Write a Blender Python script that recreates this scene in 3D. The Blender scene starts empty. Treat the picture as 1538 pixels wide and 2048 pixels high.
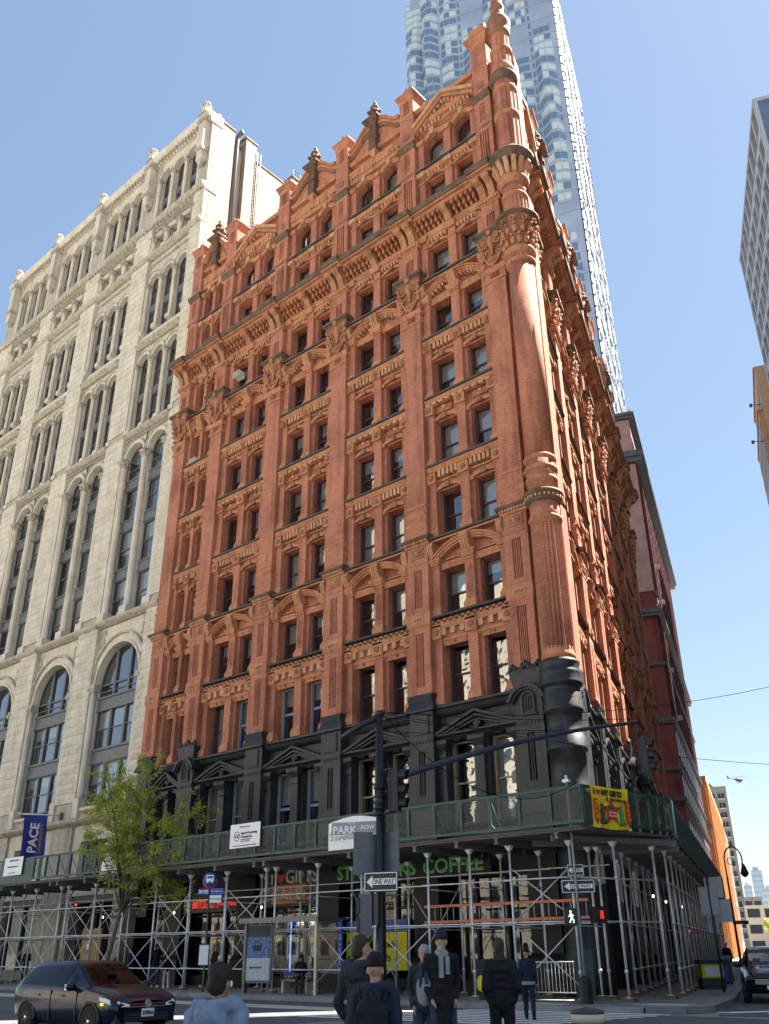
import bpy, math, random
from math import sin, cos, pi, radians, atan2, sqrt
from mathutils import Vector, Matrix, Quaternion
random.seed(7)
SC = bpy.context.scene
COL = SC.collection
# ---------------------------------------------------------------- camera
cam_d = bpy.data.cameras.new('camera'); cam = bpy.data.objects.new('camera', cam_d); COL.objects.link(cam)
CAM = Vector((19.5867, -30.8313, 1.65))
_r = Vector((0.74626478, 0.66560162, -0.00795959)); _u = Vector((0.29677761, -0.32199264, 0.8990238)); _f = Vector((-0.59582877, 0.67327203, 0.43782743))
cam.matrix_world = Matrix(((_r.x, _u.x, -_f.x, CAM.x), (_r.y, _u.y, -_f.y, CAM.y), (_r.z, _u.z, -_f.z, CAM.z), (0, 0, 0, 1)))
cam_d.sensor_width = 36; cam_d.lens = 1799.343 / 2048 * 36
cam_d.clip_end = 6000; cam_d.clip_start = .1
SC.camera = cam
# ---------------------------------------------------------------- light
SUN_AZ, SUN_EL = 61.0, 57.0            # azimuth from +x towards +y
world = bpy.data.worlds.new('World'); SC.world = world; world.use_nodes = True
wn = world.node_tree.nodes; wl = world.node_tree.links
sky = wn.new('ShaderNodeTexSky'); sky.sky_type = 'NISHITA'; sky.sun_disc = False
sky.sun_elevation = radians(SUN_EL); sky.sun_rotation = radians(90 - SUN_AZ)
sky.air_density = 1.0; sky.dust_density = .3; sky.ozone_density = 1.5
ga = wn.new('ShaderNodeGamma'); ga.inputs[1].default_value = .55; hs = wn.new('ShaderNodeHueSaturation'); hs.inputs['Saturation'].default_value = 1.28
wl.new(sky.outputs[0], ga.inputs[0]); wl.new(ga.outputs[0], hs.inputs['Color']); wl.new(hs.outputs[0], wn['Background'].inputs[0]); wn['Background'].inputs[1].default_value = 0.069
sl = bpy.data.lights.new('sun', 'SUN'); sl.energy = 5.0; sl.angle = radians(.53); sl.color = (1, .93, .82)
so = bpy.data.objects.new('sun', sl); COL.objects.link(so)
_sd = Vector((cos(radians(SUN_AZ)) * cos(radians(SUN_EL)), sin(radians(SUN_AZ)) * cos(radians(SUN_EL)), sin(radians(SUN_EL))))
so.rotation_euler = _sd.to_track_quat('Z', 'Y').to_euler(); so.location = (60, 60, 120)
SC.view_settings.view_transform = 'Standard'; SC.view_settings.look = 'None'
SC.view_settings.exposure = 2.55; SC.view_settings.gamma = 1
SC.render.engine = 'CYCLES'
SC.cycles.use_denoising = True
try: SC.cycles.denoiser = 'OPENIMAGEDENOISE'
except Exception: pass
SC.cycles.max_bounces = 8; SC.cycles.diffuse_bounces = 4; SC.cycles.glossy_bounces = 3; SC.cycles.transmission_bounces = 2
SC.cycles.transparent_max_bounces = 12; SC.cycles.caustics_reflective = False; SC.cycles.caustics_refractive = False
SC.cycles.sample_clamp_indirect = 6

# ---------------------------------------------------------------- materials
MATS = {}
def nt(name):
    m = bpy.data.materials.new(name); m.use_nodes = True; MATS[name] = m
    n = m.node_tree.nodes; return m, n, m.node_tree.links, n['Principled BSDF']
def ramp(n, l, src, stops):
    r = n.new('ShaderNodeValToRGB'); e = r.color_ramp.elements
    while len(e) < len(stops): e.new(.5)
    for i, (p, c) in enumerate(stops): e[i].position = p; e[i].color = (c[0], c[1], c[2], 1)
    l.new(src, r.inputs[0]); return r
def noise(n, l, scale, detail=4, vec=None, rough=.55):
    t = n.new('ShaderNodeTexNoise'); t.inputs['Scale'].default_value = scale; t.inputs['Detail'].default_value = detail; t.inputs['Roughness'].default_value = rough
    if vec is not None: l.new(vec, t.inputs['Vector'])
    return t
def objco(n): return n.new('ShaderNodeTexCoord').outputs['Object']
def mapping(n, l, vec, scale=(1, 1, 1), rot=(0, 0, 0)):
    m = n.new('ShaderNodeMapping'); m.inputs['Scale'].default_value = scale; m.inputs['Rotation'].default_value = rot; l.new(vec, m.inputs['Vector']); return m.outputs[0]
def bump(n, l, b, src, strength=.3, dist=.02):
    k = n.new('ShaderNodeBump'); k.inputs['Strength'].default_value = strength; k.inputs['Distance'].default_value = dist
    l.new(src, k.inputs['Height']); l.new(k.outputs[0], b.inputs['Normal'])
def mix(n, l, fac, a, b, mode='MIX'):
    m = n.new('ShaderNodeMix'); m.data_type = 'RGBA'; m.blend_type = mode
    for s, v in ((0, fac), (6, a), (7, b)):
        if hasattr(v, 'links'): l.new(v, m.inputs[s])
        elif isinstance(v, (int, float)): m.inputs[s].default_value = v
        else: m.inputs[s].default_value = (v[0], v[1], v[2], 1)
    return m.outputs[2]
def simple(name, c, rough=.6, metal=0, vary=.12, scale=6, spec=.5, bumpy=0):
    m, n, l, b = nt(name); co = objco(n); t = noise(n, l, scale, 5, co)
    d = [max(0, x * (1 - vary)) for x in c]; e = [min(1, x * (1 + vary)) for x in c]
    r = ramp(n, l, t.outputs[0], [(.3, d), (.7, e)]); l.new(r.outputs[0], b.inputs['Base Color'])
    b.inputs['Roughness'].default_value = rough; b.inputs['Metallic'].default_value = metal; b.inputs['Specular IOR Level'].default_value = spec
    if bumpy: bump(n, l, b, t.outputs[0], bumpy, .02)
    return m
def emis(name, c, s=1):
    m, n, l, b = nt(name); b.inputs['Base Color'].default_value = (c[0], c[1], c[2], 1); b.inputs['Emission Color'].default_value = (c[0], c[1], c[2], 1); b.inputs['Emission Strength'].default_value = s
    return m
def brickmat(name, c1, c2, mortar, sc=1.0, msize=.012):
    m, n, l, b = nt(name); co = objco(n)
    s = n.new('ShaderNodeSeparateXYZ'); l.new(co, s.inputs[0])
    a = n.new('ShaderNodeMath'); a.operation = 'ADD'; l.new(s.outputs[0], a.inputs[0]); l.new(s.outputs[1], a.inputs[1])
    cb = n.new('ShaderNodeCombineXYZ'); l.new(a.outputs[0], cb.inputs[0]); l.new(s.outputs[2], cb.inputs[1])
    t = n.new('ShaderNodeTexBrick'); l.new(cb.outputs[0], t.inputs['Vector'])
    t.inputs['Color1'].default_value = (*c1, 1); t.inputs['Color2'].default_value = (*c2, 1); t.inputs['Mortar'].default_value = (*mortar, 1)
    t.inputs['Scale'].default_value = 1; t.inputs['Brick Width'].default_value = .22 * sc; t.inputs['Row Height'].default_value = .075 * sc; t.inputs['Mortar Size'].default_value = msize * sc
    w = n.new('ShaderNodeNewGeometry'); t2 = noise(n, l, .35, 6, w.outputs['Position'], .65)
    r = ramp(n, l, t2.outputs[0], [(.3, (.64, .60, .60)), (.5, (1, 1, 1)), (.72, (1.2, 1.18, 1.15))])
    st = noise(n, l, 1.6, 5, mapping(n, l, w.outputs['Position'], (1, 1, .12)))
    r2 = ramp(n, l, st.outputs[0], [(.38, (.66, .63, .62)), (.5, (1, 1, 1))])
    o = mix(n, l, 1, t.outputs[0], r.outputs[0], 'MULTIPLY'); o = mix(n, l, .75, o, r2.outputs[0], 'MULTIPLY')
    l.new(o, b.inputs['Base Color']); b.inputs['Roughness'].default_value = .85; b.inputs['Specular IOR Level'].default_value = .25
    bump(n, l, b, t.outputs['Fac'], .25, -.01)
    return m
brickmat('brick', (.455, .148, .082), (.30, .084, .048), (.42, .235, .165))
brickmat('brick_maroon', (.155, .042, .048), (.12, .032, .038), (.12, .05, .055))
def weathered(name, c, dark, rough=.75, sc=1.5, thr=.42, streak=.6):
    m, n, l, b = nt(name); w = n.new('ShaderNodeNewGeometry'); p = w.outputs['Position']
    t = noise(n, l, sc, 7, p, .65); r = ramp(n, l, t.outputs[0], [(thr - .12, dark), (thr + .06, [x * .85 for x in c]), (.7, [min(1, x * 1.12) for x in c])])
    st = noise(n, l, 2.2, 5, mapping(n, l, p, (1.5, 1.5, .15))); r2 = ramp(n, l, st.outputs[0], [(.36, (.55, .52, .5)), (.5, (1, 1, 1))])
    o = mix(n, l, streak, r.outputs[0], r2.outputs[0], 'MULTIPLY'); l.new(o, b.inputs['Base Color']); b.inputs['Roughness'].default_value = rough; b.inputs['Specular IOR Level'].default_value = .3
    bump(n, l, b, t.outputs[0], .25, .03)
    return m
weathered('terracotta', (.45, .195, .105), (.26, .105, .058), thr=.38)
weathered('tanblock', (.53, .29, .165), (.33, .16, .09), thr=.38)
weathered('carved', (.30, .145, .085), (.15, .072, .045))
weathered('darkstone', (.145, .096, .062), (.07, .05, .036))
weathered('limestone', (.58, .53, .44), (.50, .45, .365), sc=.9, thr=.32, streak=.35)
weathered('limestone_trim', (.45, .41, .345), (.24, .215, .175), sc=3, thr=.40, streak=.45)
weathered('stucco', (.30, .25, .19), (.235, .19, .14), sc=.6, thr=.34)
weathered('sooty', (.15, .082, .055), (.07, .045, .034), sc=2)
def ironmat():
    m, n, l, b = nt('ironblack'); w = n.new('ShaderNodeNewGeometry'); p = w.outputs['Position']; t = noise(n, l, 1.1, 8, p, .7); r = ramp(n, l, t.outputs[0], [(.3, (.010, .012, .016)), (.55, (.019, .022, .028)), (.75, (.034, .036, .040))])
    st = noise(n, l, 2.5, 6, mapping(n, l, p, (1.6, 1.6, .12))); r2 = ramp(n, l, st.outputs[0], [(.55, (0, 0, 0)), (.72, (.05, .048, .044))]); o = mix(n, l, .6, r.outputs[0], r2.outputs[0], 'ADD'); l.new(o, b.inputs['Base Color'])
    r3 = ramp(n, l, t.outputs[0], [(.3, (.38, .38, .38)), (.7, (.62, .62, .62))]); l.new(r3.outputs[0], b.inputs['Roughness']); b.inputs['Specular IOR Level'].default_value = .4; bump(n, l, b, t.outputs[0], .12, .02)
ironmat()
simple('shopblack', (.005, .0052, .006), .5, 0, .3, 3, .3)
simple('slate', (.035, .037, .042), .55)
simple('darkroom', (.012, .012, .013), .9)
simple('frame_brown', (.07, .032, .032), .5)
simple('frame_tan', (.36, .26, .16), .5)
simple('frame_blue', (.05, .2, .55), .45)
simple('frame_grey', (.10, .105, .115), .5)
simple('spandrel_grey', (.115, .12, .135), .5)
simple('blind', (.74, .72, .66), .8)
simple('curtain', (.62, .62, .6), .9, 0, .3, 18)
def glassmat(name, tint=(.55, .6, .62), refl=1.0, wav=.35, wscale=.8, ior=1.55, off=.10, gain=1.6):
    m, n, l, b = nt(name); n.remove(b); out = n['Material Output']
    fr = n.new('ShaderNodeFresnel'); fr.inputs[0].default_value = ior
    g = n.new('ShaderNodeBsdfGlossy'); g.inputs['Roughness'].default_value = .02; g.inputs[0].default_value = (.95 * refl, .97 * refl, 1 * refl, 1)
    tr = n.new('ShaderNodeBsdfTransparent'); tr.inputs[0].default_value = (*tint, 1)
    w = n.new('ShaderNodeNewGeometry'); t = noise(n, l, wscale, 2, w.outputs['Position'], .4)
    k = n.new('ShaderNodeBump'); k.inputs['Strength'].default_value = wav; k.inputs['Distance'].default_value = .05; l.new(t.outputs[0], k.inputs['Height'])
    l.new(k.outputs[0], g.inputs['Normal']); l.new(k.outputs[0], fr.inputs['Normal'])
    mu = n.new('ShaderNodeMath'); mu.operation = 'MULTIPLY_ADD'; mu.inputs[1].default_value = gain; mu.inputs[2].default_value = off; mu.use_clamp = True; l.new(fr.outputs[0], mu.inputs[0])
    x = n.new('ShaderNodeMixShader'); l.new(mu.outputs[0], x.inputs[0]); l.new(tr.outputs[0], x.inputs[1]); l.new(g.outputs[0], x.inputs[2]); l.new(x.outputs[0], out.inputs[0])
    return m
glassmat('glass', (.6, .64, .66), 1.0, .35, .8, 1.55, .15, 1.6)
def meshmat():
    m, n, l, b = nt('shedmesh'); tr = n.new('ShaderNodeBsdfTransparent'); tr.inputs[0].default_value = (.8, .84, .84, 1); b.inputs['Base Color'].default_value = (.16, .18, .18, 1); b.inputs['Roughness'].default_value = .35
    x = n.new('ShaderNodeMixShader'); x.inputs[0].default_value = .22; l.new(tr.outputs[0], x.inputs[1]); l.new(b.outputs[0], x.inputs[2]); l.new(x.outputs[0], n['Material Output'].inputs[0])
meshmat()
glassmat('shopglass', (.62, .64, .64), .9, .06, .6, 1.5, .03, .9)

# ---------------------------------------------------------------- mesh builder
class MB:
    def __init__(s): s.v = []; s.f = []; s.m = []; s.sm = []; s.mats = []
    def mi(s, m):
        if m not in s.mats: s.mats.append(m)
        return s.mats.index(m)
    def add(s, vs, fs, m, smooth=False):
        o = len(s.v); s.v += [tuple(v) for v in vs]; k = s.mi(m)
        for f in fs: s.f.append([i + o for i in f]); s.m.append(k); s.sm.append(smooth)
    def box(s, x0, x1, y0, y1, z0, z1, m):
        s.add([(x0, y0, z0), (x1, y0, z0), (x1, y1, z0), (x0, y1, z0), (x0, y0, z1), (x1, y0, z1), (x1, y1, z1), (x0, y1, z1)],
              [(0, 3, 2, 1), (4, 5, 6, 7), (0, 1, 5, 4), (1, 2, 6, 5), (2, 3, 7, 6), (3, 0, 4, 7)], m)
    def frus(s, cx, cy, z0, z1, hx0, hy0, hx1, hy1, m):     # rectangular frustum
        s.add([(cx - hx0, cy - hy0, z0), (cx + hx0, cy - hy0, z0), (cx + hx0, cy + hy0, z0), (cx - hx0, cy + hy0, z0),
               (cx - hx1, cy - hy1, z1), (cx + hx1, cy - hy1, z1), (cx + hx1, cy + hy1, z1), (cx - hx1, cy + hy1, z1)],
              [(0, 3, 2, 1), (4, 5, 6, 7), (0, 1, 5, 4), (1, 2, 6, 5), (2, 3, 7, 6), (3, 0, 4, 7)], m)
    def mold(s, x0, x1, prof, m):                           # closed (y,z) profile extruded along x
        n = len(prof); vs = [(x0, y, z) for y, z in prof] + [(x1, y, z) for y, z in prof]
        fs = [(i, (i + 1) % n, n + (i + 1) % n, n + i) for i in range(n)] + [tuple(range(n - 1, -1, -1)), tuple(range(n, 2 * n))]
        s.add(vs, fs, m)
    def prism(s, poly, y0, y1, m):                          # (x,z) polygon extruded along y
        n = len(poly); vs = [(x, y0, z) for x, z in poly] + [(x, y1, z) for x, z in poly]
        s.add(vs, [(i, (i + 1) % n, n + (i + 1) % n, n + i) for i in range(n)] + [tuple(range(n - 1, -1, -1)), tuple(range(n, 2 * n))], m)
    def flat(s, poly, z0, z1, m):                           # (x,y) polygon extruded along z
        n = len(poly); vs = [(x, y, z0) for x, y in poly] + [(x, y, z1) for x, y in poly]
        s.add(vs, [(i, (i + 1) % n, n + (i + 1) % n, n + i) for i in range(n)] + [tuple(range(n - 1, -1, -1)), tuple(range(n, 2 * n))], m)
    def lathe(s, prof, cx, cy, m, n=24, smooth=True, a0=0, a1=2 * pi, flute=None):
        full = abs(a1 - a0 - 2 * pi) < 1e-6; k = n if full else n + 1; vs = []
        for r, z in prof:
            for i in range(k):
                a = a0 + (a1 - a0) * i / n; q = r
                if flute and i % 2: q = r - flute
                vs.append((cx + q * cos(a), cy + q * sin(a), z))
        fs = []
        for j in range(len(prof) - 1):
            for i in range(k if full else k - 1):
                i2 = (i + 1) % k; fs.append((j * k + i, j * k + i2, (j + 1) * k + i2, (j + 1) * k + i))
        if full and prof[0][0] > 1e-4: fs.append(tuple(range(k - 1, -1, -1)))
        if full and prof[-1][0] > 1e-4: fs.append(tuple((len(prof) - 1) * k + i for i in range(k)))
        s.add(vs, fs, m, smooth)
    def arch(s, cx, cz, r0, r1, y0, y1, m, a0=0, a1=pi, n=14):
        vs = []; fs = []
        for i in range(n + 1):
            a = a0 + (a1 - a0) * i / n; c_, s_ = cos(a), sin(a)
            vs += [(cx + r0 * c_, y0, cz + r0 * s_), (cx + r1 * c_, y0, cz + r1 * s_), (cx + r1 * c_, y1, cz + r1 * s_), (cx + r0 * c_, y1, cz + r0 * s_)]
        for i in range(n):
            for j in range(4): fs.append((i * 4 + j, i * 4 + (j + 1) % 4, i * 4 + 4 + (j + 1) % 4, i * 4 + 4 + j))
        fs += [(0, 3, 2, 1), (n * 4, n * 4 + 1, n * 4 + 2, n * 4 + 3)]
        s.add(vs, fs, m)
    def archfill(s, x0, x1, zs, rise, zt, y0, y1, m, n=12):   # wall above a (segmental / round) arched opening
        w = (x1 - x0) / 2; cx = (x0 + x1) / 2; R = (w * w + rise * rise) / (2 * rise); cz = zs + rise - R; vs = []; fs = []
        for i in range(n + 1):
            x = x0 + (x1 - x0) * i / n; z = cz + sqrt(max(0, R * R - (x - cx) ** 2))
            vs += [(x, y0, z), (x, y0, zt), (x, y1, zt), (x, y1, z)]
        for i in range(n):
            for j in range(4): fs.append((i * 4 + j, i * 4 + (j + 1) % 4, i * 4 + 4 + (j + 1) % 4, i * 4 + 4 + j))
        s.add(vs, fs, m)
    def tube(s, pts, r, m, n=8, smooth=True, caps=True):
        P = [Vector(p) for p in pts]; rs = r if isinstance(r, (list, tuple)) else [r] * len(P); vs = []; fs = []
        prev = None
        for i, p in enumerate(P):
            d = (P[min(i + 1, len(P) - 1)] - P[max(i - 1, 0)]).normalized()
            if prev is None: a = d.orthogonal().normalized()
            else: a = (prev - d * prev.dot(d)).normalized()
            prev = a; b = d.cross(a)
            for k in range(n):
                t = 2 * pi * k / n; vs.append(p + (a * cos(t) + b * sin(t)) * rs[i])
        for i in range(len(P) - 1):
            for k in range(n): fs.append((i * n + k, i * n + (k + 1) % n, (i + 1) * n + (k + 1) % n, (i + 1) * n + k))
        if caps: fs += [tuple(range(n - 1, -1, -1)), tuple((len(P) - 1) * n + k for k in range(n))]
        s.add(vs, fs, m, smooth)
    def ball(s, cx, cy, cz, rx, ry, rz, m, n=10, k=6):
        vs = [(cx, cy, cz - rz)]; fs = []
        for j in range(1, k):
            p = -pi / 2 + pi * j / k
            for i in range(n): a = 2 * pi * i / n; vs.append((cx + rx * cos(p) * cos(a), cy + ry * cos(p) * sin(a), cz + rz * sin(p)))
        vs.append((cx, cy, cz + rz)); t = len(vs) - 1
        for i in range(n): fs.append((0, 1 + (i + 1) % n, 1 + i)); fs.append((t, t - n + i, t - n + (i + 1) % n))
        for j in range(k - 2):
            for i in range(n): fs.append((1 + j * n + i, 1 + j * n + (i + 1) % n, 1 + (j + 1) * n + (i + 1) % n, 1 + (j + 1) * n + i))
        s.add(vs, fs, m, True)
    def quad(s, a, b, c_, d, m): s.add([a, b, c_, d], [(0, 1, 2, 3)], m)
    def mesh(s, name):
        me = bpy.data.meshes.new(name); me.from_pydata(s.v, [], s.f)
        for m in s.mats: me.materials.append(MATS[m])
        me.polygons.foreach_set('material_index', s.m); me.polygons.foreach_set('use_smooth', s.sm); me.update(); return me
def link(name, data, parent=None, loc=(0, 0, 0), rz=0.0, scale=None):
    o = bpy.data.objects.new(name, data); COL.objects.link(o)
    if parent is not None: o.parent = parent
    o.location = loc; o.rotation_euler = (0, 0, rz)
    if scale: o.scale = scale
    return o
def tag(o, label, cat, group=None, kind=None):
    if label: o['label'] = label
    if cat: o['category'] = cat
    if group: o['group'] = group
    if kind: o['kind'] = kind
    return o
def empty(name, label, cat, loc=(0, 0, 0), rz=0, group=None): return tag(link(name, None, None, loc, rz), label, cat, group)
def struct(name, mb):
    o = link(name, mb.mesh(name)); o['kind'] = 'structure'; return o
FONT_CACHE = {}
def text_mesh(txt, size, mat, depth=.01, bold=0.0, xs=1.0, align='LEFT', spacing=1.0, fitw=None):
    key = (txt, size, mat, depth, bold, xs, align, spacing, fitw)
    if key in FONT_CACHE: return FONT_CACHE[key]
    cu = bpy.data.curves.new('t', 'FONT'); cu.body = txt; cu.size = size; cu.extrude = depth; cu.offset = bold; cu.align_x = align; cu.space_character = spacing; cu.resolution_u = 3
    o = bpy.data.objects.new('t', cu); me = bpy.data.meshes.new_from_object(o); bpy.data.objects.remove(o); bpy.data.curves.remove(cu)
    if fitw: xm = max(v.co.x for v in me.vertices); xs = fitw / xm
    # stand up: text x -> x, y -> z
    for v in me.vertices: v.co = Vector((v.co.x * xs, -v.co.z, v.co.y))
    me.materials.clear(); me.materials.append(MATS[mat]); me.update(); FONT_CACHE[key] = me; return me
def lettering(name, txt, size, mat, parent, loc, rz=0, **kw): return link(name, text_mesh(txt, size, mat, **kw), parent, loc, rz)
# ================================================================ the red brick building
BT = radians(110.7); TV = Vector((cos(BT), sin(BT), 0)); NV = Vector((sin(BT), -cos(BT), 0))   # along / outward of the side street facade
OB = Vector((2.0, 0, 0))
def bk(s, out=0, z=0): return OB + TV * s + NV * out + Vector((0, 0, z))
HWW = 2.185                       # half clear width of a wide bay
FLOORS = [(3, 11.32), (4, 15.4), (5, 19.35), (6, 23.3), (7, 27.27), (8, 31.02), (9, 34.95), (10, 39.45), (11, 43.3)]
FZ = dict(FLOORS); TOPZ = {3: 15.4, 4: 19.35, 5: 23.3, 6: 27.27, 7: 31.02, 8: 34.95, 9: 39.2, 10: 43.3, 11: 47.3}
WIN = {3: (.08, 2.8), 4: (.06, 2.36), 5: (.06, 2.58), 6: (.06, 2.58), 7: (.06, 2.42), 8: (.06, 2.36), 9: (.12, 2.45), 10: (.75, 3.1), 11: (.1, 2.25)}
CACHE = {}
def cached(key, fn):
    if key not in CACHE: CACHE[key] = fn()
    return CACHE[key]
def bay_dims(hw):
    wide = hw > 1.8; ww = 1.33 if wide else .8; mh = .42 if wide else .22; return ww, mh + ww / 2
def m_wall(fl, hw):
    b = MB(); ww, c = bay_dims(hw); H = TOPZ[fl] - FZ[fl]; w0, w1 = WIN[fl]; y0, y1 = .55, 1.2
    for x0, x1 in ((-hw, -c - ww / 2), (-c + ww / 2, c - ww / 2), (c + ww / 2, hw)): b.box(x0, x1, y0, y1, w0, w1, 'brick')
    b.box(-hw, hw, y0, y1, -.02, w0, 'brick')
    if fl == 11:
        for s in (-1, 1):
            b.archfill(s * c - ww / 2, s * c + ww / 2, w1, .42, w1 + .6, y0, y1, 'brick')
        for x0, x1 in ((-hw, -c - ww / 2), (-c + ww / 2, c - ww / 2), (c + ww / 2, hw)): b.box(x0, x1, y0, y1, w1, w1 + .6, 'brick')
        b.box(-hw, hw, y0, y1, w1 + .6, H, 'brick')
    else: b.box(-hw, hw, y0, y1, w1, H - .02, 'brick')
    b.box(-hw, hw, 1.7, 1.75, w0, H, 'darkroom')
    return b.mesh('bay_wall')
def m_sill(hw, proj=.02):
    b = MB(); b.mold(-hw, hw, [(.6, -.1), (proj, -.1), (proj - .04, -.02), (.3, .02), (.6, .03)], 'slate'); return b.mesh('sill')
def m_pil(fl, w):
    b = MB(); H = TOPZ[fl] - FZ[fl]; y0 = .3; top = {3: 2.95, 4: 2.45, 8: 2.4, 9: 2.9, 10: 2.9, 11: 2.2}.get(fl, 2.9); h = w / 2
    b.box(-h - .09, h + .09, y0 - .1, .56, .03, .32, 'terracotta'); b.frus(0, (y0 + .5) / 2, .32, .42, h + .09, .5 * (.6 - y0) + .04, h + .03, .5 * (.6 - y0), 'terracotta'); b.box(-h - .03, h + .03, y0 - .04, .56, .42, .5, 'terracotta')
    b.box(-h, h, y0, .56, .5, top, 'brick')
    if fl == 4 and w > .45:
        for k in (-1, 0, 1): b.box(k * .12 - .02, k * .12 + .02, y0 - .03, y0, .75, 2.1, 'brick')
    if fl in (4, 8):
        b.box(-h - .05, h + .05, y0 - .05, .56, top - .02, top + .08, 'terracotta'); b.frus(0, .38, top + .08, top + .3, h + .05, .2, h + .2, .34, 'terracotta'); b.box(-h - .2, h + .2, y0 - .26, .56, top + .3, top + .38, 'terracotta')
    elif fl == 9:
        b.box(-h - .05, h + .05, y0 - .05, .56, 2.35, 2.45, 'terracotta'); b.frus(0, .36, top, top + .25, h + .03, .2, h + .15, .34, 'terracotta')
    elif fl == 11:
        b.frus(0, .38, top, top + .25, h + .03, .2, h + .14, .3, 'terracotta')
    elif fl == 10:
        b.box(-h - .03, h + .03, y0 - .05, .56, top, top + .12, 'terracotta'); b.box(-h, h, y0, .56, top + .12, H - .12, 'brick'); b.box(-h - .06, h + .06, y0 - .2, .56, H - .45, H + .18, 'tanblock')
    else:
        b.box(-h - .02, h + .02, y0 - .03, .56, top, top + .07, 'terracotta'); b.box(-h - .06, h + .06, y0 - .14, .56, top + .07, H - .42, 'terracotta')
        z = (top + H - .35) / 2; b.lathe([(.15, 0), (.15, .04), (.09, .06), (.05, .03), (0, .08)], 0, 0, 'carved', 10)
        for i in range(len(b.v) - 50, len(b.v)):
            x, y, zz = b.v[i]; b.v[i] = (x, y0 - .14 - zz, z + y)
        b.box(-h, h, y0, .56, H - .42, H - .1, 'brick')
    return b.mesh('pilaster')
def m_lintel(fl, ww):
    b = MB(); h = ww / 2
    if fl in (4, 8): b.mold(-h - .18, h + .18, [(.57, 0), (.45, 0), (.42, .1), (.36, .22), (.36, .3), (.57, .3)], 'terracotta')
    elif fl == 3:
        b.mold(-h - .16, h + .16, [(.57, -.08), (.46, -.08), (.4, .08), (.34, .14), (.34, .26), (.57, .26)], 'terracotta')
        for k in (-1, 0, 1): b.ball(k * (h + .08), .4, .06, .09, .08, .09, 'carved', 8, 5)
    elif fl == 11:
        R = (h * h + .42 * .42) / .84; b.arch(0, .42 - R, R + .02, R + .36, .34, .58, 'terracotta', pi / 2 - .95, pi / 2 + .95, 12)
        b.prism([(-.13, .42), (.13, .42), (.18, .95), (-.18, .95)], .22, .57, 'tanblock')
    else:
        b.prism([(-h - .2, -.1), (-h, -.1), (-h + .04, .02), (-.2, .12), (.2, .12), (h - .04, .02), (h, -.1), (h + .2, -.1), (h + .2, .1), (.22, .32), (-.22, .32), (-h - .2, .1)], .36, .57, 'terracotta')
        b.prism([(-.16, .02), (.16, .02), (.12, .34), (-.12, .34)], .28, .4, 'carved')
    return b.mesh('lintel')
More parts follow.
